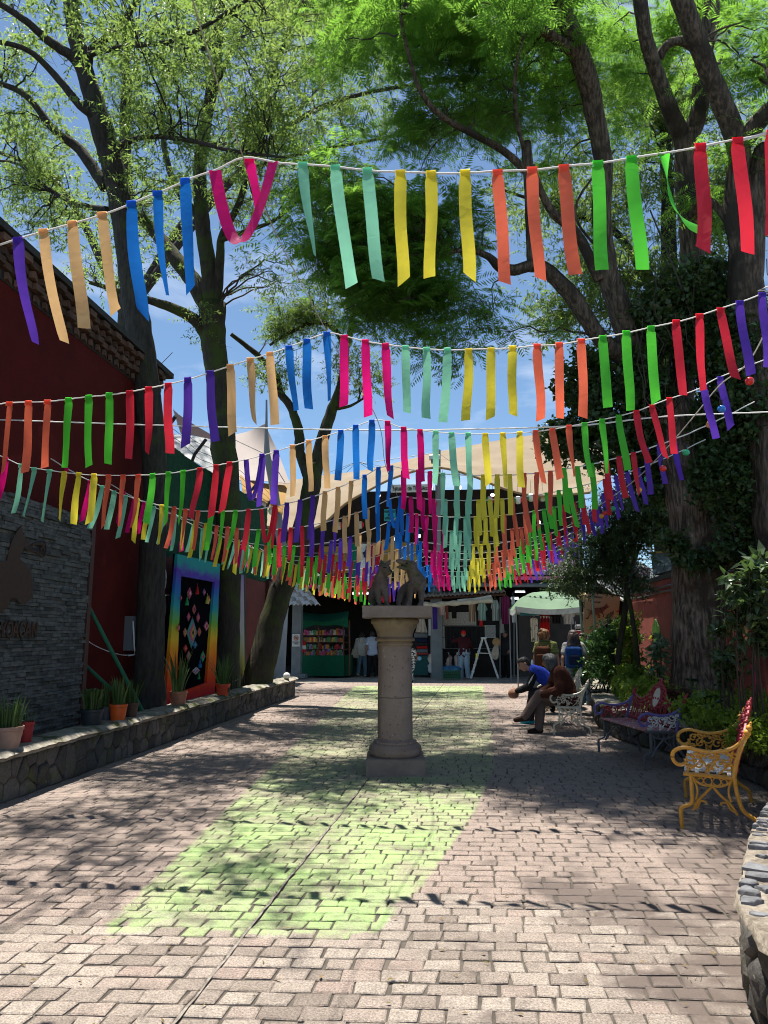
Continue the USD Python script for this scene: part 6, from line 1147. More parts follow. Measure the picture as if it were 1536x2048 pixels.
# ---- left end: post, tiled roof, tarp, green stall
po = thing('steel_post', 'blue grey steel post carrying a no smoking sign left of the green stall', 'post', aY(591, 1355, 26.5)); mb = MB(); bx(mb, 582, 1200, 603, 1350, 26.5, .3); obj('shaft', mb, m_postg, po); mb = MB(); bx(mb, 574, 1348, 610, 1356, 26.4, .5); obj('foot', mb, m_postg, po)
sg = textsign('no_smoking_sign', 'white notice with red no smoking circle on the grey post', 'sign', 584, 1268, 600, 1293, 26.45, m_white, [('PROHIBIDO', .5, .32, .07, m_ink), ('FUMAR', .5, .18, .07, m_ink)]); c = aY(592, 1276, 26.44)
mb = MB(); ring = [(c[0] + .085 * math.cos(a), c[1], c[2] + .085 * math.sin(a)) for a in np.linspace(0, 2 * PI, 17)]; mb.tube(ring, .018, 5, False, .5); mb.tube([c + (-.06, 0, .06), c + (.06, 0, -.06)], .014, 4); obj('red_ring', mb, mat('sign_orange', (.6, .12, .03), rough=.6), sg)
obj('cigarette', MB().tube([c + (-.055, -.004, -.01), c + (.055, -.004, .015)], .012, 5), m_ink, sg)
rf = thing('tiled_roof', 'small white tiled roof slope above the steel post', 'roof', aY(605, 1200, 26))
for r_ in range(6):
    for c_ in range(11):
        u0, w0 = c_ / 11, r_ / 6; bl_, br_, tl_, tr_ = aY(545, 1214, 25.6), aY(640, 1213, 25.6), aY(545, 1168, 27.4), aY(606, 1166, 27.4)
        f = lambda u, w_: (bl_ * (1 - u) + br_ * u) * (1 - w_) + (tl_ * (1 - u) + tr_ * u) * w_
        wd = .1; p0, p1 = f(u0 + .045, w0), f(u0 + .045, min(1, w0 + .2)); R_ = np.linalg.norm(f(1 / 11, w0) - f(0, w0)) * .52
        g = np.array([[p + (R_ * math.cos(a), 0, R_ * .7 * math.sin(a) + (1 - k) * .03) for a in np.linspace(PI, 0, 6)] for k, p in ((0, p0), (1, p1))]); obj('roof_tile', MB().sheet(g, -.012), m_white if (r_ + c_) % 3 else m_zinc, rf, smooth=50)
cloth_thing('grey_tarp', 'pale grey tarpaulin curtain hanging beside the slanting tree', 'tarp', [[(537, 1215, 25.5), (555, 1213, 25.5), (577, 1212, 25.5)], [(535, 1270, 25.4), (556, 1272, 25.6), (574, 1270, 25.4)], [(530, 1360, 25.3), (552, 1362, 25.6), (570, 1361, 25.3)]], mat('grey_tarp_m', (.30, .31, .32), (.24, .25, .25), scale=3, rough=.6))
m_gcl = cloth('stall_green', (.006, .085, .042), (.004, .06, .03)); m_gcl2 = cloth('stall_canopy_green', (.02, .20, .13), trans=.3); m_wood = mat('stall_wood', (.12, .05, .03), (.08, .035, .02), scale=9, rough=.7)
st = thing('green_stall', 'toy stall with dark green cloth counter and sagging green canopy', 'market stall', aY(650, 1352, 27.3))
mb = MB(); bx(mb, 603, 1311, 688, 1352, 27.3, 1.6); obj('counter_cloth', mb, m_gcl, st); mb = MB(); bx(mb, 688.5, 1311, 699, 1352, 27.5, 1.3); obj('side_cloth', mb, m_gcl, st)
g = sheetpx([[(604, 1238, 27.2), (650, 1243, 27.2), (696, 1233, 27.2)], [(604, 1228, 28), (650, 1238, 28), (697, 1228, 28)], [(604, 1224, 28.8), (650, 1228, 28.8), (697, 1222, 28.8)]]); obj('canopy', MB().sheet(g, .01), m_gcl2, st, smooth=60)
g = sheetpx([[(604, 1239, 27.18), (650, 1244, 27.18), (696, 1234, 27.18)], [(604, 1258, 27.22), (630, 1250, 27.22), (650, 1252, 27.22), (675, 1250, 27.22), (697, 1256, 27.22)]]); obj('valance', MB().sheet(g, .01), m_gcl, st, smooth=60)
for px in (605, 637, 687, 699): obj('stall_post', MB().tube([aY(px, 1352, 27.36), aY(px, 1240, 27.36)], .03, 6), m_wood, st)
for py in (1270, 1284, 1298): mb = MB(); bx(mb, 606, py, 698, py + 1.2, 28.2, .5); obj('shelf', mb, m_wood, st)
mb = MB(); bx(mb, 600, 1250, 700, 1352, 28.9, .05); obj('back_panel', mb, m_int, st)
gcol = [mat(f'souvenir_{n}', c, tuple(x * .6 for x in c), scale=14, rough=.55) for n, c in (('red', (.5, .03, .03)), ('gold', (.5, .33, .06)), ('white', (.55, .53, .5)), ('pink', (.5, .08, .2)), ('wood', (.26, .15, .06)), ('green', (.05, .25, .09)), ('lilac', (.3, .2, .42)), ('orange', (.55, .2, .04)))]
def souvenir(k, c, s, r):
    m = MB(); kind = k % 4
    if kind == 0: m.bevel(c + (0, 0, s * .5), (s * .7, s * .4, s), s * .08, rotz(r.uniform(-.4, .4)))
    elif kind == 1: m.lathe([(.01, 0), (s * .3, 0), (s * .36, s * .3), (s * .2, s * .6), (s * .26, s * .8), (.01, s)], c, 9)
    elif kind == 2: m.tube([c, c + (0, 0, s * .6)], [s * .3, s * .18], 8); m.ball(c + (0, 0, s * .78), s * .24, 1)
    else: m.box((-s * .3, -.02, 0), (s * .3, .02, s * 1.1), rotz(.2), c); m.ball(c + (0, -.03, s * .55), s * .2, 1)
    return m
OR2 = ORD + ['thirteenth', 'fourteenth', 'fifteenth', 'sixteenth', 'seventeenth']
GN = ['red', 'gold', 'white', 'pink', 'wooden', 'green', 'lilac', 'orange']
for py, Y, cnt, s in ((1311, 27.5, 17, .17), (1298, 28.2, 16, .16), (1284, 28.2, 17, .18), (1270, 28.2, 16, .2), (1311, 28.0, 15, .2)):
    for k in range(cnt):
        c = aY(608 + (688 - 608) * (k + .5) / cnt + rng.normal(0, .5), py, Y); kd, cl_ = int(rng.integers(0, 4)), int(rng.integers(0, 8)); obj('souvenir', souvenir(kd, c, s * rng.uniform(.7, 1.15), rng), gcol[cl_], None, smooth=40, label=f"small {GN[cl_]} {('box', 'jar', 'doll', 'card')[kd]}, {OR2[k]} from left {dict([(1298, 'on the lowest shelf'), (1284, 'on the middle shelf'), (1270, 'on the top shelf')]).get(py, 'on the counter front' if Y < 27.8 else 'on the counter back')} of the green stall", cat='souvenir', group='souvenirs in the green stall')
fx = thing('fire_extinguisher', 'red fire extinguisher with white label beside the grey post', 'fire extinguisher', aY(607, 1305, 27)); c = aY(607, 1304, 27.0); obj('cylinder', MB().lathe([(.01, 0), (.08, 0), (.085, .05), (.085, .32), (.04, .38), (.02, .42), (.01, .42)], c, 12), m_redc, fx, smooth=40); obj('label', MB().lathe([(.0875, .1), (.0875, .24)], c, 12), m_white, fx); obj('nozzle', MB().tube([c + (0, 0, .4), c + (.08, 0, .4), c + (.11, 0, .2)], .014, 5), m_ink, fx)
# ---- middle craft stall
cs = thing('craft_stall', 'craft and clothing stall under a rusty corrugated awning behind the ladder', 'market stall', aY(930, 1352, 28.2))
xs = np.linspace(aY(845, 1195, 26.6)[0], aY(1012, 1195, 26.6)[0], 90); zt_ = lambda x: np.interp(x, [xs[0], xs[-1]], [aY(845, 1194, 26.6)[2], aY(1012, 1184, 26.6)[2]])
g = np.array([[(x, y, zt_(x) + .022 * math.sin(x * 42) + (y - 26.6) * .18) for x in xs] for y in (26.6, 27.6, 28.6)]); obj('corrugated_awning', MB().sheet(g, .008), m_zinc, cs, smooth=True)
obj('awning_beam', MB().tube([aY(845, 1197, 26.7), aY(1012, 1188, 26.7)], .05, 4), m_wood, cs)
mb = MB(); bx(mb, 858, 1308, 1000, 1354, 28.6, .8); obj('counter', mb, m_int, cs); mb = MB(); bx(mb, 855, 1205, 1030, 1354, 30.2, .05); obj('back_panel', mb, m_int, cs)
for px in (862, 1000, 1028): obj('stall_post', MB().tube([aY(px, 1354, 28.1), aY(px, 1195, 28.1)], .03, 6), m_gpost, cs)
for py, x0, x1 in ((1252, 890, 990), (1297, 890, 985)): obj('grid_bar', MB().tube([aY(x0, py, 28.5), aY(x1, py, 28.5)], .02, 5), m_gpost, cs)
for k in range(9): obj('grid_bar', MB().tube([aY(893 + 8.5 * k, 1253, 28.5), aY(893 + 8.5 * k, 1297, 28.5)], .012, 4), m_dpost, cs)
rt_ = thing('rolled_tarp', 'rolled dirty white tarpaulin tied under the corrugated awning', 'tarp', aY(915, 1205, 26.4)); P_ = [aY(x, y, 26.4) for x, y in ((845, 1209), (870, 1210), (895, 1207), (920, 1206), (950, 1203), (985, 1200))]
obj('roll', MB().tube(smoothpath(P_, 5), .09 + .02 * np.sin(np.arange(26) * 1.1), 10), mat('dirty_canvas', (.5, .45, .36), (.35, .3, .22), scale=6, rough=.9, bump=.8, bscale=14, bdist=.03), rt_, smooth=True)
g = sheetpx([[(915, 1199, 26.5), (950, 1196, 26.5), (982, 1190, 26.5)], [(915, 1205, 26.36), (950, 1203, 26.36), (986, 1199, 26.36)]]); obj('flap', MB().sheet(g, .01), mat('pale_canvas', (.55, .52, .44), rough=.9), rt_, smooth=True)
def garment(kind, label, px, y0, y1, w, Y, m, m2=None):
    """a garment on a hanger: shaped outline with folds"""
    a = aY(px, y0, Y); h = (y1 - y0) / F * Y * 1.01; W_ = w / F * Y / 2; t = thing('garment', label, kind, a)
    n, k = 12, 13; g = []
    for i in range(n):
        s = i / (n - 1)
        half = W_ * dict(shirt=(.55 + 1.3 * s if s < .3 else .66), trousers=.62 - .1 * s, scarf=.8 + .05 * math.sin(s * 9), dress=.5 + .5 * s, cloth=.95)[dict(shirt='shirt', trousers='trousers', scarf='scarf', dress='dress').get(kind, 'cloth')]
        if kind == 'shirt' and .3 <= s < .42: half = W_ * .95
        g.append([(a[0] + half * u, Y + .03 * math.sin(u * 9 + s * 2) * (.3 + s), a[2] - h * s - .02 * (u * u) * (1 - s)) for u in np.linspace(-1, 1, k)])
    obj('fabric', MB().sheet(np.array(g), .02), m, t, smooth=60)
    if m2 is not None: obj('trim', MB().sheet(np.array(g)[5:8] + (0, -.025, 0), -.006), m2, t, smooth=60)
    obj('hanger', MB().tube([a + (-W_ * .5, 0, -.01), a + (0, 0, .06), a + (W_ * .5, 0, -.01)], .01, 4).tube([a + (0, 0, .06), a + (0, 0, .16)], .008, 4), m_gpost, t)
st_b = lambda n, c, c2, f=34: mat('striped_' + n, c, c2, scale=1, rough=.9, stretch=(f, .1, .3), lo=.45, hi=.55)
m_purp = cloth('purple', (.06, .025, .22)); m_mar2 = cloth('wine', (.17, .02, .07)); m_cremb = mat('embroidered_white', (.55, .5, .42), (.32, .16, .12), scale=26, rough=.9, lo=.55, hi=.62)
for a in (('scarf', 'long deep purple scarf hanging at the left of the craft stall', 870, 1213, 1257, 11, 27, m_purp), ('poncho', 'small striped wine red poncho next to the purple scarf', 884, 1212, 1230, 13, 27, st_b('wine', (.3, .1, .12), (.5, .45, .4))), ('scarf', 'narrow red and brown woven belt bundle under the rolled tarp', 894, 1212, 1238, 6, 27, st_b('rust', (.35, .06, .03), (.1, .04, .03))), ('trousers', 'black short trousers hanging in the middle of the craft stall', 908, 1211, 1236, 18, 27, m_blackc), ('poncho', 'brown and cream striped poncho hanging right of the black trousers', 944, 1207, 1242, 14, 27, st_b('brown', (.2, .12, .07), (.42, .36, .28))), ('shirt', 'teal striped blouse hanging at the right of the brown poncho', 964, 1206, 1240, 22, 27, st_b('teal', (.12, .3, .25), (.35, .4, .36))), ('shirt', 'grey striped blouse hanging beside the teal blouse', 990, 1200, 1240, 18, 27, st_b('grey', (.36, .4, .37), (.18, .22, .2))), ('cloth', 'dark wine coloured shawl hanging at the right end of the craft stall', 1011, 1193, 1246, 17, 27, m_mar2), ('cloth', 'narrow off-white shawl at the far right end of the clothing row', 1026, 1194, 1243, 7, 27, m_whitec), ('scarf', 'grey patterned scarf hanging low under the wine coloured shawl', 1004, 1238, 1265, 9, 27.2, m_grey), ('dress', 'white embroidered dress hanging just right of the column', 843, 1238, 1264, 24, 28, m_cremb), ('cloth', 'narrow white towel hanging right of the embroidered dress', 860, 1238, 1270, 7, 27.8, m_whitec), ('scarf', 'red and blue woven purse strap hanging over the boards', 962, 1238, 1252, 8, 27, m_redc)): garment(*a)
m_card = mat('earring_card', (.48, .46, .43), (.26, .25, .24), scale=26, rough=.8, lo=.5, hi=.58)
for lab, x0, y0, x1, y1 in (('wide pale board dotted with trinkets under the hanging clothes', 878, 1224, 952, 1251), ('upper pale square board of small trinkets at the left', 869, 1252, 889, 1275), ('lower pale square board of small trinkets at the left', 864, 1276, 890, 1298), ('pale speckled board of trinkets above the ladder top', 970, 1250, 991, 1276)):
    t = thing('trinket_board', lab, 'display board', aY((x0 + x1) / 2, y1, 28.0)); mb = MB(); bx(mb, x0, y0, x1, y1, 28.0, .03); obj('board', mb, m_card, t); mb = MB(); dx, dy = (x1 - x0), (y1 - y0)
    for i in range(int(dx / 3)):
        for j in range(int(dy / 3)): mb.ball(aY(x0 + 2 + i * 3 + rng.normal(0, .3), y0 + 2 + j * 3 + rng.normal(0, .3), 27.99), .012, 0)
    obj('trinkets', mb, mat('silver_trinket_' + str(int(x0)), (.3, .28, .27), rough=.35, metal=.5), t, kind='stuff')
tc = thing('teal_counter', 'teal counter with pale blue round sticker right of the column', 'counter', aY(842, 1350, 28)); mb = MB(); bx(mb, 825, 1311, 856, 1350, 28, .7); obj('body', mb, mat('teal_paint', (.006, .07, .07), rough=.5), tc); mb = MB(); bx(mb, 824, 1306, 857, 1309, 27.95, .8); obj('top', mb, mat('red_edge', (.3, .02, .02), rough=.5), tc)
c = aY(839, 1317, 27.97); mb = MB(); mb.poly([(.075 * math.cos(a), .075 * math.sin(a)) for a in np.linspace(0, 2 * PI, 20)], .01, np.array([[1, 0, 0], [0, 0, -1.], [0, 1, 0]]), c); obj('sticker', mb, mat('sticker_blue', (.25, .5, .68), rough=.5), tc)
cb = thing('stall_shelving', 'grey shelves and boxes stacked above the teal counter', 'shelf', aY(842, 1305, 28.4))
for y0, y1, m in ((1266, 1275, m_postg), (1276, 1284, m_navy), (1285, 1291, m_charc), (1292, 1297, m_redc), (1298, 1305, m_postg)): mb = MB(); bx(mb, 828, y0, 855, y1, 28.4, .4, .02); obj('box', mb, m, cb)
for lab, px, w in (('white striped blouse on a torso form, left of two behind the crate', 896, 17), ('white blouse with red band on a torso form beside the sweater man', 916, 15)):
    c = aY(px, 1336, 27.9); t = thing('torso_form', lab, 'mannequin', c); r_ = w / 2 / F * 28; obj('torso', MB().lathe([(.01, 0), (r_ * .9, 0), (r_ * .8, .18), (r_ * 1.05, .38), (r_ * .7, .46), (.05, .48)], c, 14), st_b(f'torso{px}', (.5, .47, .43), (.3, .18, .17), 30), t, smooth=50); obj('neck', MB().lathe([(.05, .47), (.05, .56), (.01, .57)], c, 10), m_white, t, smooth=50)
pp_ = thing('poncho_pile', 'heap of cream and black woven ponchos on the stall edge', 'ponchos', aY(873, 1350, 27.8))
for (px, py, rx, rz, cn) in ((867, 1318, .2, .26, m_cremb), (882, 1312, .26, .28, m_blackc), (864, 1336, .16, .2, m_whitec), (878, 1335, .26, .24, m_charc), (872, 1305, .14, .1, gcol[7])):
    b_ = ICO[2].vertices.copy(); b_ *= (1 + (meshkit.fbm(b_ * 2.2 + px, 3, 1) - .5) * .6)[:, None]; obj('folded_poncho', (b_ * (rx, .15, rz) + aY(px, py, 27.8), ICO[2].faces), cn, pp_, smooth=True)
cr = thing('plastic_crate', 'dark green plastic crate on the paving in front of the craft stall', 'crate', aY(903, 1357, 26.9)); a, b = aY(887, 1357, 26.8), aY(920, 1341, 26.8)
for k in range(6): z = a[2] + (b[2] - a[2]) * k / 5; obj('rib', MB().box((a[0], 26.8, z - .012), (b[0], 26.83, z + .012)).box((a[0], 26.83, z - .012), (a[0] + .03, 27.2, z + .012)).box((b[0] - .03, 26.83, z - .012), (b[0], 27.2, z + .012)), m_gpipe, cr)
for k in range(9): x = a[0] + (b[0] - a[0]) * k / 8; obj('slat', MB().box((x - .012, 26.835, a[2]), (x + .012, 26.86, b[2])), m_gpipe, cr)
obj('liner', MB().box((a[0] + .05, 26.88, a[2] + .02), (b[0] - .05, 27.18, b[2] - .03)), m_int, cr)
b_ = ICO[2].vertices.copy(); b_ *= (1 + (meshkit.fbm(b_ * 2.4 + 5, 3, 1) - .5) * .7)[:, None]; obj('blue_cloth', (b_ * (.33, .2, .13) + ((a[0] + b[0]) / 2, 27.0, b[2] + .04), ICO[2].faces), mat('bright_blue_cloth', (.05, .2, .38), (.02, .08, .2), scale=6, rough=.8), None, smooth=True, label='crumpled bright blue cloth piled on the green plastic crate', cat='cloth')
ld = thing('step_ladder', 'white aluminium step ladder standing open in front of the craft stall', 'ladder', aY(968, 1357, 26.5)); T0 = aY(967, 1277, 26.7)
for s in (0, .38):
    obj('front_rail', MB().tube([aY(942, 1357, 26.3) + (0, s, 0), T0 + (-.03, s, 0)], .032, 4), m_white, ld); obj('rear_rail', MB().tube([aY(997, 1357, 26.3) + (0, s, 0), T0 + (.05, s, 0)], .03, 4), m_white, ld)
for k in range(1, 6): p = aY(942, 1357, 26.3) * (1 - k / 6) + (T0 + (-.03, 0, 0)) * k / 6; obj('step', MB().box((-.05, 0, -.015), (.05, .4, .015), None, p), m_white, ld)
obj('top_step', MB().bevel(T0 + (.01, .19, .02), (.2, .46, .05), .01), m_white, ld); obj('spreader', MB().tube([aY(957, 1306, 26.3), aY(981, 1307, 26.3)], .015, 5), m_white, ld); obj('hinge', MB().bevel(aY(953, 1311, 26.25), (.05, .05, .14), .01), m_yink, ld)
ht = thing('straw_hat', 'tan straw hat hung beside the ladder', 'hat', aY(993, 1284, 26.9)); obj('hat', MB().lathe([(.15, 0), (.1, .02), (.085, .03), (.08, .1), (.01, .12)], aY(993, 1284, 26.9), 14, rotx(PI / 2)), mat('straw', (.42, .27, .13), (.34, .2, .09), scale=30, rough=.9), ht, smooth=40)
tb = thing('tote_bag', 'cream tote bag hanging under the straw hat', 'bag', aY(991, 1305, 26.9)); g = sheetpx([[(990, 1290, 26.9), (993, 1289, 26.9), (996, 1291, 26.9)], [(984, 1305, 26.85), (990, 1307, 26.8), (996, 1305, 26.85)], [(986, 1316, 26.9), (991, 1318, 26.9), (995, 1316, 26.9)]]); obj('bag', MB().sheet(g, .05), cloth('cream2', (.5, .46, .36)), tb, smooth=60); obj('handle', MB().tube([aY(990, 1291, 26.9), aY(992, 1282, 26.9), aY(995, 1291, 26.9)], .012, 5), m_whitec, tb)
# ---- green tent on the right
tn = thing('green_tent', 'pale green peaked market tent with clothing under it on the right', 'tent', aY(1100, 1355, 24)); a, b = aY(1032, 1213, 22.6), aY(1172, 1212, 22.6); pkz = aY(1110, 1186, 24.2); c4 = [a, b, b + (0, 3.2, .05), a + (0, 3.2, .05)]; m_tent = mat('faded_green_canvas', (.17, .27, .17), (.13, .21, .13), scale=2, rough=.75, trans=.2, c3=(.3, .4, .31), s3=1.2, t3=(.6, .75))
cen = sum(c4) / 4; top4 = [np.append(pkz[:2] * 0 + cen[:2] + (c - cen)[:2] * .36, pkz[2]) for c in c4]
obj('roof_top', MB().sheet(np.array([[top4[0] * (1 - u) * (1 - w_) + top4[1] * u * (1 - w_) + top4[2] * u * w_ + top4[3] * (1 - u) * w_ + (0, 0, .05 * math.sin(PI * u) * math.sin(PI * w_)) for u in np.linspace(0, 1, 6)] for w_ in np.linspace(0, 1, 6)]), .006), m_tent, tn, smooth=True)
for k in range(4):
    p, q_ = c4[k], c4[(k + 1) % 4]; tp_, tq_ = top4[k], top4[(k + 1) % 4]; g = np.array([[(p * (1 - u) + q_ * u) * (1 - w_) + (tp_ * (1 - u) + tq_ * u) * w_ + np.array([0, 0, .10 * math.sin(PI * w_) - .09 * math.sin(PI * u) * (1 - w_)]) for u in np.linspace(0, 1, 12)] for w_ in np.linspace(0, 1, 9)]); obj('roof_panel', MB().sheet(g, .006), m_tent, tn, smooth=True)
    g = np.array([[p * (1 - u) + q_ * u - np.array([0, 0, .09 * math.sin(PI * u) + .16 * h_]) + np.array([0, -.01 * (k == 0), 0]) for u in np.linspace(0, 1, 12)] for h_ in (0, 1)]); obj('valance', MB().sheet(g, .005), mat(f'valance_{k}', (.36, .38, .34), (.5, .52, .48), scale=5, rough=.8), tn, smooth=True)
    obj('tent_leg', MB().tube([p, p * (1, 1, 0)], .022, 6), m_gpost, tn)
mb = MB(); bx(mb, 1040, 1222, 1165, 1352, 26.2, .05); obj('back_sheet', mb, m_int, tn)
textsign('toilet_sign', 'blue and yellow SANITARIOS sign under the tent edge', 'sign', 1040, 1217, 1078, 1231, 22.9, mat('sign_blue', (.02, .16, .2), rough=.6), [('SANITARIOS', .5, .5, .36, m_yink), ('_', .5, .25, .1, m_yink)])
for a in (('shirt', 'maroon sports shirt with white band hanging under the green tent', 1089, 1221, 1244, 26, 23, cloth('maroon2', (.20, .015, .02)), m_whitec), ('cloth', 'bright red cloth hanging below the maroon sports shirt', 1089, 1243, 1272, 20, 23.1, cloth('bright_red', (.38, .01, .012))), ('shirt', 'black t-shirt with small red print under the green tent', 1112, 1222, 1246, 24, 23, m_blackc), ('shirt', 'white t-shirt with green and red print under the green tent', 1136, 1221, 1247, 28, 23, cloth('tee_white', (.5, .5, .5))), ('towel', 'tall cream towel with dark pattern hanging at the tent left side', 1068, 1236, 1281, 15, 22.8, mat('patterned_towel', (.48, .44, .36), (.10, .09, .07), scale=9, rough=.9, lo=.55, hi=.6)), ('cloth', 'dark flag like cloth tied to the green pole above the banner', 1168, 1176, 1222, 16, 19.0, m_blackc)): garment(*a)
t = thing('trinket_rack', 'tall wire rack of red and grey trinkets under the tent right side', 'rack', aY(1158, 1330, 21.5)); 
for px in (1151, 1165): obj('upright', MB().tube([aY(px, 1340, 21.5), aY(px, 1243, 21.5)], .015, 5), m_gpost, t)
for k in range(7):
    py = 1250 + 11 * k; obj('bar', MB().tube([aY(1151, py, 21.5), aY(1165, py, 21.5)], .01, 4), m_gpost, t); mb = MB()
    for j in range(6): mb.ball(aY(1152 + 2.4 * j, py + 4, 21.48), .035, 1, (1, .5, 1.5))
    obj('trinkets', mb, gcol[0] if k % 2 else m_grey, t)
# ---- banner, with printed coyote and words, between two poles
bn = thing('banner', 'tan cloth banner with cursive words and a running reddish fox print', 'banner', aY(1200, 1230, 18.6)); m_tan = mat('tan_banner', (.62, .43, .29), (.56, .38, .25), scale=2, rough=.85, trans=.15)
Q = lambda cx, cy: (1150 + cx / 12.8, 1160 + cy / 12.8)
cor = {'tl': Q(195, 330), 'tr': Q(1150, 380), 'bl': Q(230, 1450), 'br': Q(1110, 930)}
def bpt(u, v): tl, tr, bl_, br_ = (np.array(cor[k]) for k in ('tl', 'tr', 'bl', 'br')); p = (tl * (1 - u) + tr * u) * (1 - v) + (bl_ * (1 - u) + br_ * u) * v; return p
BYF = lambda u: 18.3 + .9 * u
g = np.array([[aY(*bpt(u, v), BYF(u) + .02 * math.sin(u * 7 + v * 3)) for u in np.linspace(0, 1, 14)] for v in np.linspace(0, 1, 9)]); obj('cloth', MB().sheet(g, .008), m_tan, bn, smooth=True)
obj('hem', MB().tube([aY(*bpt(u, 1.0), BYF(u) - .01) for u in np.linspace(0, 1, 6)], .015, 5), m_white, bn)
# printed matter lies on the banner plane
o_ = aY(*bpt(0, 0), BYF(0)); ux = aY(*bpt(1, 0), BYF(1)) - o_; ux = np.array([ux[0], ux[1], 0]); ux /= np.linalg.norm(ux); uz = np.array([0, 0, 1.]); un = np.cross(ux, uz)
def onb(cx, cy):
    r_ = ray(*Q(cx, cy)); t_ = ((o_ - CAM) @ un) / (r_ @ un); p = CAM + r_ * t_ - o_; return np.array([p @ ux, p @ uz])
MB_ = np.stack([ux, uz, un], 1)
def blot(name, polys, m, dpt=.006):
    mb = MB()
    for pl in polys: mb.poly([onb(*p) for p in pl], dpt, MB_, o_ + un * .03)
    obj(name, mb, m, bn)
fx = [(240, 990), (300, 1000), (350, 900), (380, 870), (450, 900), (520, 890), (590, 930), (560, 980), (610, 970), (620, 900), (570, 850), (640, 850), (700, 890), (680, 940), (710, 950), (720, 880), (680, 840), (740, 760), (780, 730), (850, 690), (800, 650), (780, 600), (730, 670), (620, 710), (540, 710), (480, 720), (420, 760), (370, 780), (340, 880), (300, 970)]
blot('fox_print', [fx], mat('fox_red', (.18, .05, .025), (.26, .075, .035), scale=12, rough=.8)); blot('fox_marks', [[(600, 720), (640, 800), (655, 790), (620, 710)], [(700, 700), (740, 750), (750, 740), (715, 690)], [(240, 990), (300, 1000), (330, 960), (290, 965)]], m_ink, .009); blot('red_chilli', [[(1000, 800), (1060, 830), (1105, 790), (1105, 750), (1050, 800)]], m_redc)
def script_(txt, cx, cy, hpx, rot=0., sh=.35):
    q = meshkit.text_mesh(txt, 1., .006, True); v = q.vertices.copy(); s0 = np.linalg.norm(onb(cx, cy) - onb(cx, cy - hpx)); v[:, 0] = (v[:, 0] + sh * v[:, 1]) * s0 * .95; v[:, 1] *= s0; c_, s_ = math.cos(rot), math.sin(rot); b = onb(cx, cy)
    P = np.c_[b[0] + c_ * v[:, 0] - s_ * v[:, 1], b[1] + s_ * v[:, 0] + c_ * v[:, 1]]; obj('lettering', (o_ + un * .035 + P[:, :1] * ux + P[:, 1:] * uz + v[:, 2:] * un, q.faces), m_ink, bn)
script_('Tienda Artesanal', 250, 440, 60, -.02); script_('Mexicano', 400, 580, 55, -.02); script_('Aldor', 770, 1010, 105, .42)
for lab, p0, p1 in (('green pole at the left edge of the tan banner', Q(110, 290), Q(210, 1750)), ('pale green pole standing in front of the tan banner', Q(430, 80), Q(510, 1250))): pole('banner_pole', [aY(*p1, 18.2), aY(*p0, 18.2)], .028, mat('pale_green_pole' + lab[:4].strip(), (.16, .22, .17), rough=.5), lab, 'pole')
ht = thing('straw_hat', 'pale straw hat tied to the green pole near the banner', 'hat', aY(1163, 1195, 18.1)); obj('hat', MB().lathe([(.14, 0), (.09, .015), (.075, .03), (.065, .11), (.01, .13)], aY(1165, 1194, 18.1), 14, rotx(1.1) @ roty(.5)), mat('pale_straw', (.55, .42, .24), rough=.9), ht, smooth=40)

# ================================================================ left: cloth frame with god's eyes, white panel
def ramp_z(name, stops, z0, z1):
    N = {'g': ('geometry', {}), 's': ('separate_xyz', {}), 'n': ('noise_texture', {'scale': 5., 'detail': 4.}), 'a': ('math', {'math_type': 'multiply_add', 'value2': .35}), 'm': ('map_range', {'from_min': z0, 'from_max': z1}), 'r': ('rgb_ramp', {'ramp': stops}), 'p': ('principled_bsdf', {'roughness': .8, 'specular_ior_level': .2})}
    return usdkit.material(stage, '/World/Looks/' + name, N, [('g.position', 's.vector'), ('g.position', 'n.vector'), ('n.fac', 'a.value1'), ('s.z', 'a.value3'), ('a.value', 'm.value'), ('m.result', 'r.fac'), ('r.color', 'p.base_color')], surface='p.BSDF')
m_rain = ramp_z('painted_rainbow', [(0, (.55, .015, .02)), (.12, (.72, .05, .005)), (.3, (.75, .16, .005)), (.45, (.7, .42, .02)), (.56, (.14, .36, .04)), (.68, (.02, .28, .3)), (.82, (.02, .12, .42)), (.92, (.09, .03, .36)), (1, (.02, .28, .28))], .6, 3.0)
FX = -4.86
fr = thing('fabric_artwork', 'tall black panel in a rainbow painted frame hung with woven diamonds, on the left', 'wall panel', (FX, 13.5, .44))
def qX(l, X): return [tuple(aX(*p, X)[1:]) for p in l]
OUT = qX([(329, 1420), (355, 1108), (440, 1128), (429, 1396)], FX); INN = qX([(352, 1388), (362, 1152), (429, 1164), (413, 1366)], FX)
obj('backing', MB().poly(OUT, .03, MYZ, (FX - .08, 0, 0)), mat('black_felt', (.006, .006, .008), rough=1., spec=0.), fr)
for k in range(4):
    a, b, c, d = OUT[k], OUT[(k + 1) % 4], INN[(k + 1) % 4], INN[k]; obj('frame_strip', MB().poly([a, b, c, d], .05, MYZ, (FX - .045, 0, 0)), m_rain, fr)
wp = thing('painted_hanging', 'narrow tall white and lilac painted panel behind the mossy forked tree', 'wall panel', (FX, 16, .44)); obj('panel', MB().poly(qX([(455, 1372), (476, 1148), (486, 1150), (488, 1366)], -5.0), .04, MYZ, (-5.02, 0, 0)), ramp_z('painted_white', [(0, (.45, .3, .03)), (.2, (.5, .45, .1)), (.45, (.5, .5, .47)), (.8, (.45, .36, .48)), (1, (.2, .16, .4))], .6, 3.2), wp); obj('edge', MB().poly(qX([(488, 1366), (486, 1150), (489, 1150), (491, 1366)], -5.0), .05, MYZ, (-5.025, 0, 0)), m_dpost, wp)
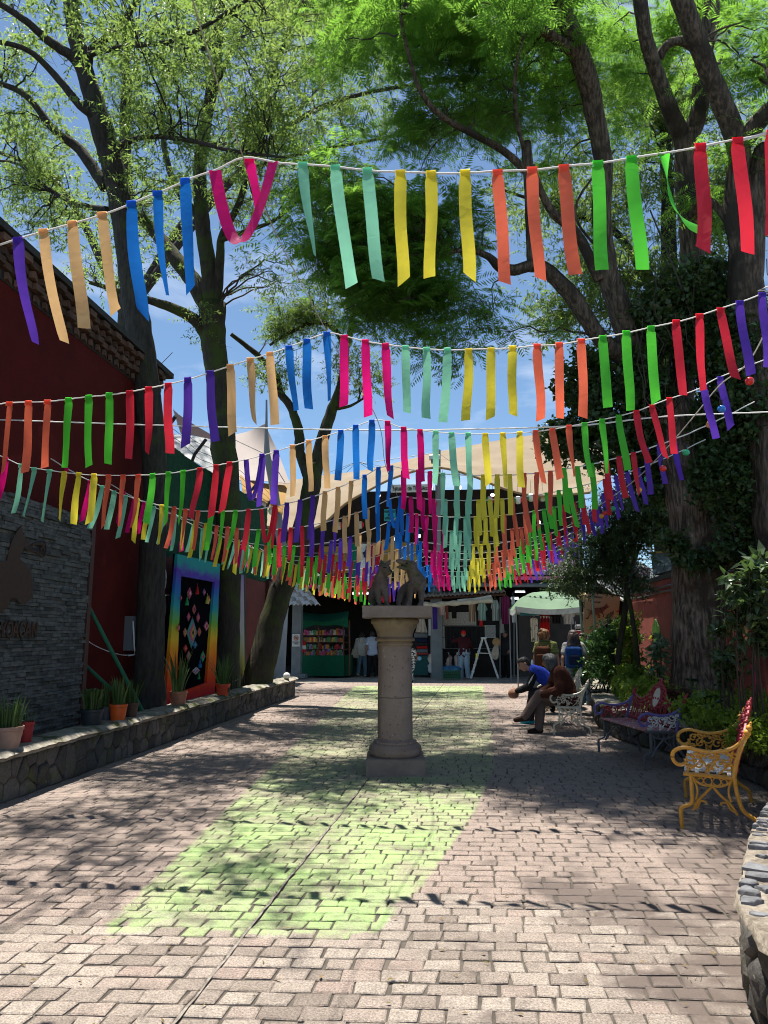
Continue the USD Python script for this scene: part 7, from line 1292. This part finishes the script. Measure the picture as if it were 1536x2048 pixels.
ycol = {n: mat('yarn_' + n, c, tuple(x * .7 for x in c), scale=60, rough=.95) for n, c in (('teal', (.08, .28, .26)), ('pink', (.5, .08, .2)), ('coral', (.55, .14, .1)), ('yellow', (.55, .4, .08)), ('green', (.03, .3, .1)), ('red', (.5, .02, .02)), ('blue', (.02, .15, .4)), ('white', (.5, .46, .45)), ('orange', (.6, .16, .03)), ('lilac', (.3, .14, .35)), ('black', (.01, .01, .012)), ('lime', (.55, .5, .1)))}
def tofr(cx, cy): return aX(320 + cx / 6.4, 1110 + cy / 6.4, FX + .03)
def gods_eye(label, cx, cy, w, h, cols, grp=None):
    c = tofr(cx, cy); dy = abs(tofr(cx + w, cy)[1] - c[1]); dz = abs(tofr(cx, cy + h)[2] - c[2]); t = thing('woven_diamond', label, 'yarn ornament', c)
    for k, cn in enumerate(cols):
        s = 1 - k / (len(cols) + .3); s2 = 1 - (k + 1) / (len(cols) + .3) if k < len(cols) - 1 else 0; P = Polygon([(dy * s, 0), (0, dz * s), (-dy * s, 0), (0, -dz * s)])
        if s2: P = P.difference(Polygon([(dy * s2, 0), (0, dz * s2), (-dy * s2, 0), (0, -dz * s2)]))
        obj('yarn_band', MB().poly(P, .015 + .004 * k, MYZ, (c[0], c[1], c[2])), ycol[cn], t)
    obj('cross_stick', MB().tube([c + (.012, -dy * 1.12, 0), c + (.012, dy * 1.12, 0)], .006, 4).tube([c + (.012, 0, -dz * 1.1), c + (.012, 0, dz * 1.1)], .006, 4), m_wood, t)
for a in (('large teal bordered woven diamond in the middle of the black panel', 402, 995, 62, 190, ('teal', 'teal', 'pink', 'coral', 'yellow', 'black')), ('small coral woven diamond above the large one', 432, 695, 22, 60, ('coral', 'pink', 'black')), ('pink woven diamond upper left of the large one', 360, 790, 20, 55, ('pink', 'coral')), ('pink woven diamond upper right of the large one', 482, 800, 20, 60, ('pink', 'coral')), ('coral woven diamond left of the large one', 315, 990, 22, 60, ('coral', 'yellow', 'pink')), ('coral woven diamond right of the large one', 497, 985, 22, 55, ('coral', 'orange', 'pink')), ('pink and white woven diamond near the right frame strip', 588, 910, 32, 62, ('pink', 'white', 'red', 'pink')), ('blue woven star below right of the large diamond', 442, 1150, 28, 48, ('blue', 'teal')), ('red woven diamond below left of the large diamond', 320, 1195, 25, 50, ('red', 'coral')), ('coral woven diamond low on the panel above the pot', 360, 1290, 26, 62, ('coral', 'teal', 'orange')), ('dark green woven diamond low at the right frame strip', 542, 1300, 28, 70, ('green', 'teal', 'red')), ('pale lilac woven diamond at the bottom of the panel', 455, 1482, 46, 48, ('white', 'lilac', 'white', 'pink')), ('white centred woven diamond at the top left of the panel', 372, 490, 30, 72, ('pink', 'red', 'white')), ('orange and pink woven diamond at the left frame strip', 232, 930, 14, 50, ('orange', 'lilac')), ('lilac woven diamond at the top of the panel', 560, 475, 16, 42, ('lilac', 'pink')), ('orange woven diamond at the top right of the panel', 618, 575, 20, 58, ('orange', 'red', 'yellow')), ('pink woven diamond at the top left frame strip', 263, 550, 12, 30, ('pink', 'coral'))): gods_eye(*a)
for cn, cx, cy, hh in (('red', 458, 450, 110), ('green', 325, 590, 110), ('lime', 585, 575, 110), ('orange', 240, 1410, 110), ('blue', 492, 1390, 105), ('green', 478, 1550, 80)):
    c = tofr(cx, cy); s = hh / 6.4 / F * 13.2; t = thing('tassel', f'{dict(red="red", green="dark green" if cy < 1000 else "bright green", lime="pale yellow", orange="orange", blue="blue")[cn]} yarn tassel hanging on the black panel', 'tassel', c)
    obj('skirt', MB().lathe([(.01, -.5 * s), (.24 * s, -.48 * s), (.2 * s, -.1 * s), (.09 * s, .22 * s)], c + (.03, 0, 0), 10), ycol[cn], t, smooth=50); obj('head', MB().ball(c + (.03, 0, .3 * s), .12 * s, 1), ycol[cn], t, smooth=True); obj('loop', MB().tube([c + (.03, 0, .38 * s), c + (.03, 0, .85 * s)], .004, 4), ycol[cn], t)
# ================================================================ pots with spiky plants on the left planter
m_blade = mat('iris_blade', (.04, .095, .022), (.075, .14, .035), scale=5, rough=.45, spec=.45, rnd=.3, trans=.15, tcol=(.12, .25, .04))
def pot(label, px, rim, bot, wpx, m, blades, bl_h, spread=.35, cut=None, lean=0., z=.44, emblem=False, seed=1, bw_=.016, name='plant_pot'):
    r = np.random.default_rng(seed); c = aZ(px, bot - 2, z); d = (c - CAM) @ FWD; k = d / F; R_ = wpx / 2 * k; H = (bot - rim) * k; t = thing(name, label, 'potted plant', c)
    rings = [(R_ * (.74 + .22 * i / 6) + (.004 if i % 2 else 0), H * (.02 + .8 * i / 6)) for i in range(7)]
    obj('pot', MB().lathe([(.01, 0), (R_ * .72, 0)] + rings + [(R_ * .97, H * .84), (R_ * 1.03, H * .86), (R_ * 1.04, H), (R_ * .96, H), (R_ * .9, H * .9), (.01, H * .88)], c, 24), m, t, smooth=35); obj('soil', MB().lathe([(.01, H * .9), (R_ * .92, H * .885)], c, 16), m_earth, t)
    mb = MB()
    for i in range(blades):
        a = r.uniform(0, 2 * PI); rr = R_ * .75 * math.sqrt(r.random()); b = c + (rr * math.cos(a), rr * math.sin(a), H * .86); L_ = bl_h * r.uniform(.55, 1.05); tl = spread * r.random() * (.4 + rr / R_); dx = np.array([math.cos(a), math.sin(a), 0]) * tl + (0, lean * r.random(), 0)
        n = 6; tt = np.linspace(0, 1, n)[:, None]; p = b + dx * L_ * tt ** 1.7 + np.array([0, 0, 1.]) * L_ * (tt - .12 * spread * tt ** 3)
        if cut: p[:, 2] = np.minimum(p[:, 2], c[2] + H + cut * r.uniform(.95, 1.03))
        w_ = bw_ * r.uniform(.6, 1.2) * (1 - tt ** 3 * (0 if cut else 1)) + .0008; q_ = r.uniform(0, PI); e = np.array([math.cos(q_), math.sin(q_), 0]) * w_; f = np.array([-math.sin(q_), math.cos(q_), 0]) * w_ * .35; mb.sheet(np.stack([p - e + f, p, p + e + f]))
    obj('leaves', mb, m_blade, t)
    if emblem: obj('emblem', MB().poly([(.05 * math.cos(a) * (1 + .3 * math.sin(3 * a)), .07 * math.sin(a)) for a in np.linspace(0, 2 * PI, 20)], .004, np.array([[0, 0, 1.], [1, 0, 0], [0, 1, 0]]) @ rotz(0), c + (R_ * .93, 0, H * .45)), m_ink, t)
    return c
m_pl = lambda n, c, rough=.5: mat('pot_' + n, c, tuple(x * .75 for x in c), scale=8, rough=rough, spec=.4)
pot('beige plastic pot of grassy leaves at the far left on the planter wall', 10, 1456, 1506, 62, m_pl('beige', (.33, .19, .14)), 55, .36, .3, seed=1, bw_=.008)
pot('dark red pot with sparse thin leaves behind the beige pot', 47, 1447, 1494, 34, m_pl('dark_red', (.32, .015, .02)), 8, .2, .5, seed=2, bw_=.006)
pot('wide black pot of iris leaves cut flat on top', 182, 1421, 1458, 44, m_pl('black', (.018, .02, .024)), 70, .34, .28, .235, seed=3, bw_=.012)
pot('dark grey pot of iris leaves between the black and orange pots', 208, 1416, 1448, 28, m_pl('grey', (.06, .065, .07)), 22, .36, .25, seed=4, bw_=.01)
pot('bright orange pot of tall iris leaves', 235, 1411, 1448, 35, m_pl('orange', (.6, .09, .012), .4), 55, .40, .28, seed=5, bw_=.011)
pot('dark brown pot right of the orange pot by the green pole', 262, 1408, 1441, 26, m_pl('brown', (.06, .028, .02)), 24, .36, .3, seed=6, bw_=.01)
pot('ribbed copper coloured pot of long arching leaves before the rainbow frame', 356, 1385, 1416, 34, m_pl('copper', (.30, .12, .07), .3), 34, .72, .5, seed=7, bw_=.012)
pot('red orange pot with dark emblem and spider plant near the forked tree', 445, 1370, 1396, 28, m_pl('red_orange', (.5, .055, .02), .4), 46, .62, .55, emblem=True, seed=8, bw_=.009)
wf = thing('white_flowers', 'sprig of small white flowers at the left edge behind the beige pot', 'flowers', aZ(0, 1440, .5)); mb, mg = MB(), MB(); r = np.random.default_rng(4); c = aZ(4, 1500, .44) + (0, .1, 0)
for k in range(40):
    e = c + (r.normal(0, .06), r.normal(0, .06), .3 + r.uniform(-.1, .14)); mg.tube([c, (c + e) / 2 + r.normal(0, .01, 3), e], .0025, 3)
    for j in range(5): a = j * 1.257; leaf(mb, e, np.array([math.cos(a), math.sin(a), .3]), np.array([0, 0, 1.]), .02, .016)
obj('petals', mb, mat('petal_white', (.7, .68, .7), rough=.6, trans=.2), wf); obj('stems', mg, m_blade, wf)
gl = thing('globe_lamp', 'small white globe lamp at the far end of the left planter wall', 'lamp', aZ(573, 1361, .45)); c = aZ(573, 1361, .45); obj('globe', MB().ball(c + (0, 0, .11), .085, 2), m_white, gl, smooth=True); obj('socket', MB().lathe([(.06, 0), (.06, .05), (.04, .06)], c, 12), m_dpost, gl)
pf = thing('iron_picket_edging', 'little black iron picket edging under the white panel', 'edging', aZ(480, 1375, .44))
for k in range(9): a = aZ(463 + 5 * k, 1386 - 2.2 * k, .42); obj('picket', MB().tube([a, a + (0, 0, .32 + .05 * (k % 2))], .012, 5), m_blk, pf)
obj('rail', MB().tube([aZ(463, 1386, .42) + (0, 0, .22), aZ(503, 1368, .42) + (0, 0, .22)], .01, 5), m_blk, pf)
# ================================================================ right planter: shrubs, slim trees, wall ornaments
r = np.random.default_rng(123)
BR = [rosette(k, 10, .06, .032, .06) for k in range(4)]; BIG = [rosette(20 + k, 9, .15, .075, .09) for k in range(4)]; MED = [rosette(40 + k, 10, .1, .045, .09) for k in range(4)]
def shrub(name, label, cat, blobs, protos, m, stems=6, scale=(.7, 1.2), seed=0, base=None, tilt=.7):
    rr = np.random.default_rng(seed + 900); c0 = aY(*blobs[0][:3]); t = thing(name, label, cat, (c0[0], c0[1], RWH)); pts = []; mb = MB(); pr_ = []
    for (px, py, Y, rx, ry, rz, n) in blobs:
        c = aY(px, py, Y)
        for _ in range(n): pts.append(c + unit(rr) * rr.random() ** .4 * np.array((rx, ry, rz)))
        for _ in range(stems):
            b = np.array([c[0] + rr.normal(0, rx * .3), c[1] + rr.normal(0, ry * .3), RWH - .05]) if base is None else np.array(base); e = c + unit(rr) * np.array((rx, ry, rz)) * .8; mid = (b + e) / 2 + rr.normal(0, .05, 3); mb.tube(smoothpath([b, mid, e], 4), np.linspace(.012, .004, 9), 5, False)
    obj('stems', mb, m_twig, t, kind='stuff'); scatter('leaves', t, np.array(pts), [a for a, b in protos], m, rr, scale, tilt); return t
# low bright ground cover along the bed
gc = []
for s in np.linspace(np.interp(6.2, RWs[:, 1], sl), sl[-1] - .3, 900):
    for _ in range(3):
        p, n = rw_at(s); o2 = .38 + .9 * r.random(); q_ = p + n * o2; hh = .05 + .28 * r.random() * (.5 + meshkit.noise(np.array([q_[0] * 1.3, q_[1] * 1.3, 0]), 3)); gc.append((q_[0], q_[1], RWH + hh))
obj_gc = scatter('hedge_plants', None, np.array(gc), [a for a, b in BR], m_leafY, r, (.7, 1.25), .6, label='low bright yellow green hedge plants filling the bed along the right wall', cat='ground cover')
shrub('shrub', 'bushy bright green shrub below the tan banner', 'shrub', [(1200, 1300, 16, .5, .5, .45, 190), (1225, 1265, 16, .45, .4, .3, 110), (1190, 1340, 15.5, .5, .4, .3, 120)], MED, m_leafG, 8, seed=1)
shrub('shrub', 'yellow green leafy shrub between the two slim trunks', 'shrub', [(1262, 1300, 15, .25, .3, .5, 120), (1255, 1250, 15.3, .25, .3, .3, 70), (1265, 1360, 14, .3, .3, .3, 90)], MED, m_leafY, 6, seed=2)
shrub('shrub', 'glossy pale leaved shrub just left of the big trunk', 'shrub', [(1318, 1310, 11.4, .16, .16, .28, 46), (1312, 1345, 11.4, .12, .12, .1, 12)], MED, mat('silvery_leaf', (.10, .18, .09), (.2, .28, .17), scale=6, rough=.25, spec=.7, rnd=.3, trans=.15), 5, seed=3)
shrub('shrub', 'dark broad leaved sapling just right of the big trunk', 'shrub', [(1462, 1318, 8.6, .15, .15, .14, 22), (1438, 1258, 8.6, .09, .09, .06, 9), (1455, 1352, 8.8, .12, .12, .1, 14)], MED, m_leafD, 4, (.8, 1.3), seed=4)
shrub('shrub', 'large leaved guava branch with pale twigs at the right edge', 'shrub', [(1480, 1180, 7.6, .2, .2, .2, 24), (1515, 1150, 7.5, .2, .2, .16, 22), (1510, 1240, 7.6, .2, .2, .25, 24), (1535, 1200, 7.5, .2, .2, .4, 34), (1470, 1230, 7.7, .1, .1, .12, 9), (1530, 1290, 7.6, .12, .1, .2, 12)], BIG, mat('guava_leaf', (.05, .085, .04), (.08, .12, .05), scale=3, rough=.4, spec=.5, rnd=.3, trans=.25, tcol=(.14, .25, .06)), 3, (.6, 1.), seed=5)
shrub('shrub', 'yellow leafed bushy plant behind the maroon bench', 'shrub', [(1290, 1375, 11.4, .3, .25, .14, 90), (1330, 1385, 10.8, .25, .2, .1, 60)], BR, m_leafY, 5, seed=6)
shrub('shrub', 'hedge clump behind the yellow bench at the right', 'shrub', [(1395, 1415, 9.4, .35, .25, .13, 110), (1440, 1440, 8.6, .4, .25, .12, 110), (1515, 1470, 7.4, .25, .25, .16, 110)], BR, m_leafY, 5, seed=7)
shrub('shrub', 'rusty brown leaved plant at the foot of the big trunk', 'shrub', [(1360, 1395, 10.6, .25, .2, .1, 60), (1340, 1390, 10.6, .15, .12, .1, 30)], BR, mat('rust_leaf', (.12, .045, .02), (.07, .03, .015), rough=.6), 4, seed=8)
ee = thing('elephant_ear_plant', 'big dark green elephant ear leaves at the foot of the wall', 'plant', aZ(1430, 1440, RWH))
for px, py, Y, L_, yaw in ((1410, 1410, 9.2, .3, -2.4), (1428, 1392, 9.4, .26, .3), (1450, 1400, 9.0, .34, 1.2), (1400, 1385, 9.6, .2, 2.5), (1500, 1430, 7.6, .22, .5), (1380, 1358, 10.9, .24, -.6)):
    c = aY(px, py, Y); n, k = 8, 7; g = []
    for i in range(n):
        s = i / (n - 1); hw = .42 * math.sin(PI * min(1, (s * .95 + .05)) ** .75) ** .8
        g.append([np.array([hw * u, s, .12 * abs(u) * hw * 2 - .25 * s * s]) * L_ for u in np.linspace(-1, 1, k)])
    g = np.array(g).reshape(-1, 3) @ rotx(-.5).T @ rotz(yaw).T; obj('leaf', MB().sheet((g + c).reshape(n, k, 3), .002), m_leafG if 0 else mat(f'taro_{px}', (.025, .085, .04), (.04, .11, .05), scale=6, rough=.4, spec=.5, trans=.2), ee, smooth=True); obj('stalk', MB().tube([c, (c + (c[0], c[1], RWH)) / 2 + (.03, 0, .02), (c[0], c[1] + .02, RWH - .03)], .01, 5), m_leafG, ee)
r = np.random.default_rng(5)
for lab, pts, w, blobs in (('slim dark trunked young tree left of the terracotta wall', [(1234, 1385, 14.5), (1238, 1300, 14.5), (1250, 1220, 14.5), (1255, 1150, 14.5), (1240, 1080, 14.4)], [13, 12, 12, 11, 6], [(1200, 1110, 14.4, .7, .6, .5, 12), (1250, 1080, 14.3, .6, .6, .5, 12), (1170, 1150, 14.6, .5, .5, .25, 7), (1130, 1165, 15, .4, .4, .15, 4), (1255, 1150, 14.4, .35, .4, .25, 5)]), ('slim leaning young tree close against the terracotta wall', [(1280, 1375, 14.0), (1272, 1290, 14.0), (1262, 1220, 14.0), (1255, 1170, 14.1), (1280, 1090, 14.1)], [11, 10, 9, 9, 5], [(1290, 1060, 14.0, .6, .6, .45, 12), (1310, 1000, 13.8, .5, .5, .4, 9), (1220, 1030, 14.2, .6, .6, .35, 9)])):
    T_ = Tree('young_tree', lab, aZ(pts[0][0], pts[0][1], RWH), m_barkM, int(pts[0][0])); T_.add('trunk', pts, w, .04, .03); T_.crown(blobs, sub=6, leaves=4, spread=.35); T_.finish(ASH, m_leafD, (.7, 1.1))
# ornaments on the wall and things behind it
bd = thing('wooden_bird', 'painted green wooden bird with yellow beak hung on the terracotta wall', 'wall ornament', aX(1272, 1262, RX)); MW = np.array([[0, 0, -1.], [1, 0, 0], [0, 1, 0]]); wq = lambda l: [tuple(aX(1240 + x / 5.12, 980 + y / 5.12, RX)[1:]) for x, y in l]
obj('body', MB().poly(wq([(345, 1400), (375, 1320), (405, 1390), (420, 1470), (415, 1560), (370, 1570), (350, 1500)]), .03, MW, (RX - .01, 0, 0)), mat('bird_green', (.05, .2, .04), (.12, .22, .03), scale=14, rough=.6), bd); obj('beak', MB().poly(wq([(350, 1460), (310, 1530), (330, 1520), (356, 1490)]), .035, MW, (RX - .011, 0, 0)), m_yink, bd); obj('eye', MB().ball(aX(1240 + 380 / 5.12, 980 + 1490 / 5.12, RX - .045), .03, 1), m_ink, bd)
fe2 = thing('white_feather', 'white painted feather shape on the terracotta wall left of the bird', 'wall ornament', aX(1270, 1250, RX)); obj('vane', MB().poly(wq([(130, 1330), (170, 1390), (155, 1480), (135, 1440)]), .02, MW, (RX - .01, 0, 0)), m_white, fe2); obj('quill', MB().tube([aX(1266, 1240, RX - .035), aX(1270, 1272, RX - .035)], .008, 4), m_wood, fe2)
hs_ = thing('blue_hose', 'loop of blue hose hanging on the wall at the right edge', 'hose', aX(1466, 1170, RX - .05)); obj('hose', MB().tube(smoothpath([aX(1240 + x / 5.12, 980 + y / 5.12, RX - .06) for x, y in ((1190, 870), (1150, 880), (1140, 930), (1150, 1000), (1165, 1080), (1200, 1100))], 5), .022, 7), mat('hose_blue', (.02, .14, .36), rough=.4), hs_, smooth=True)
mk_ = thing('painted_mask', 'painted wooden mask with red stripes hanging from the guava branch', 'mask', aY(1497, 1268, 7.6)); c = aY(1497, 1266, 7.6); b_ = ICO[2].vertices * (.055, .035, .085); obj('face', (b_ + c, ICO[2].faces), mat('mask_wood', (.5, .3, .16), (.4, .22, .1), scale=12, rough=.6), mk_, smooth=True)
for k in (-1, 0, 1): obj('stripe', MB().tube([c + (-.04 + .02 * k, -.034, -.02 + .02 * k), c + (.03, -.034, .03 + .025 * k)], .007, 4), m_redc, mk_)
obj('tuft', MB().tube([c + (0, 0, .08), c + (-.01, 0, .16)], [.04, .02], 7), m_ink, mk_)
rb = thing('pink_streamer', 'twisted pink cloth streamer hanging low at the right edge', 'streamer', aY(1508, 1370, 7.7)); g = np.array([[aY(1505 + 4 * math.sin(t * 3) + u * 5, 1330 + 75 * t, 7.7 + .02 * math.cos(t * 6)) for t in np.linspace(0, 1, 12)] for u in (-1, 0, 1)]); obj('cloth', MB().sheet(g, .004), cloth('pink', (.45, .06, .14)), rb, smooth=True)
rf_ = thing('red_clay_pot', 'small terracotta pot with white cross strokes hung low by the wall', 'pot', aY(1237, 1300, 13.9)); c = aX(1240 + 165 / 5.12, 980 + 1870 / 5.12, RX - .12); obj('pot', MB().lathe([(.01, -.1), (.1, -.08), (.13, 0), (.09, .09), (.1, .12), (.07, .1)], c, 14, rotx(.5)), mat('terracotta', (.17, .035, .025), rough=.6), rf_, smooth=40); obj('mark', MB().tube([c + (-.12, -.04, -.05), c + (-.12, .04, .05)], .008, 4).tube([c + (-.12, .04, -.05), c + (-.12, -.04, .05)], .008, 4), m_white, rf_)
sh = thing('shed_awning', 'tilted grey metal awning with a white edge behind the terracotta wall', 'awning', aY(1310, 1125, 19)); g = np.array([[aY(1175, 1150, 19.5), aY(1262, 1212, 19.5)], [aY(1245, 1105, 21), aY(1345, 1160, 21)]]); obj('sheet', MB().sheet(g, .03), m_postg, sh); obj('edge', MB().tube([aY(1175, 1150, 19.45), aY(1262, 1212, 19.45)], .035, 4), m_white, sh)
sh2 = thing('shop_awning', 'grey and white patterned awning hanging behind the wall left of the big trunk', 'awning', aY(1325, 1120, 17)); g = np.array([[aY(1302, 1108, 17), aY(1350, 1106, 17)], [aY(1306, 1150, 16.6), aY(1350, 1138, 16.6)]]); obj('sheet', MB().sheet(g, .03), mat('grey_print', (.12, .13, .13), (.3, .3, .29), scale=5, rough=.8, lo=.55, hi=.6), sh2); obj('edge', MB().tube([aY(1300, 1106, 16.98), aY(1352, 1103, 16.98)], .03, 4), m_och, sh2)
pw = thing('pink_white_cloth', 'pink and white printed cloth hanging beyond the terracotta wall', 'cloth', aY(1268, 1155, 17.5)); g = np.array([[aY(x, y, 17.5 + .05 * math.sin(x)) for x in np.linspace(1245, 1300, 10)] for y in (1135, 1160, 1185)]); obj('cloth', MB().sheet(g, .01), mat('pink_print', (.55, .5, .5), (.45, .06, .16), scale=6, rough=.8, lo=.5, hi=.55), pw)
lw_ = thing('flower', 'red flower on a thin stem beside the black bench', 'flower', aY(1212, 1320, 15.5)); c = aY(1212, 1317, 15.5); mb = MB()
for j in range(9): a = j * .7; leaf(mb, c, np.array([math.cos(a), math.sin(a), .5]), np.array([0, 0, 1.]), .07, .06)
obj('petals', mb, m_redc, lw_); obj('stem', MB().tube([c, c + (.05, 0, -.4)], .008, 4), m_leafG, lw_)
# buildings and trees on the far side, seen past the hall, and a low screen of trees behind it
bk = thing('background_building', 'plain pale building block standing beyond the market on the left', 'building', (-14, 44, 0)); obj('wall', MB().box((-22, 42, 0), (-13, 50, 5.2)), m_concrete, bk); obj('roof', MB().box((-22.2, 41.8, 5.2), (-12.8, 50.2, 5.4)), m_dpost, bk)

# fallen leaves on the paving
fl = MB(); r = np.random.default_rng(77)
for k in range(260):
    x, y = r.uniform(-4.0, 2.4), 3.0 + 14 * r.random() ** 1.6
    if x > rw_x(y) - .05: continue
    a = r.uniform(0, 2 * PI); leaf(fl, np.array([x, y, .006 + .004 * r.random()]), np.array([math.cos(a), math.sin(a), .12]), np.array([r.normal(0, .3), r.normal(0, .3), 1.]), r.uniform(.02, .05), r.uniform(.008, .016))
obj('fallen_leaves', fl, mat('dry_leaf', (.22, .14, .05), (.12, .10, .03), scale=2, rough=.8, trans=.2), kind='stuff', label='small dry leaves lying loose over the paving of the lane', cat='leaf litter')
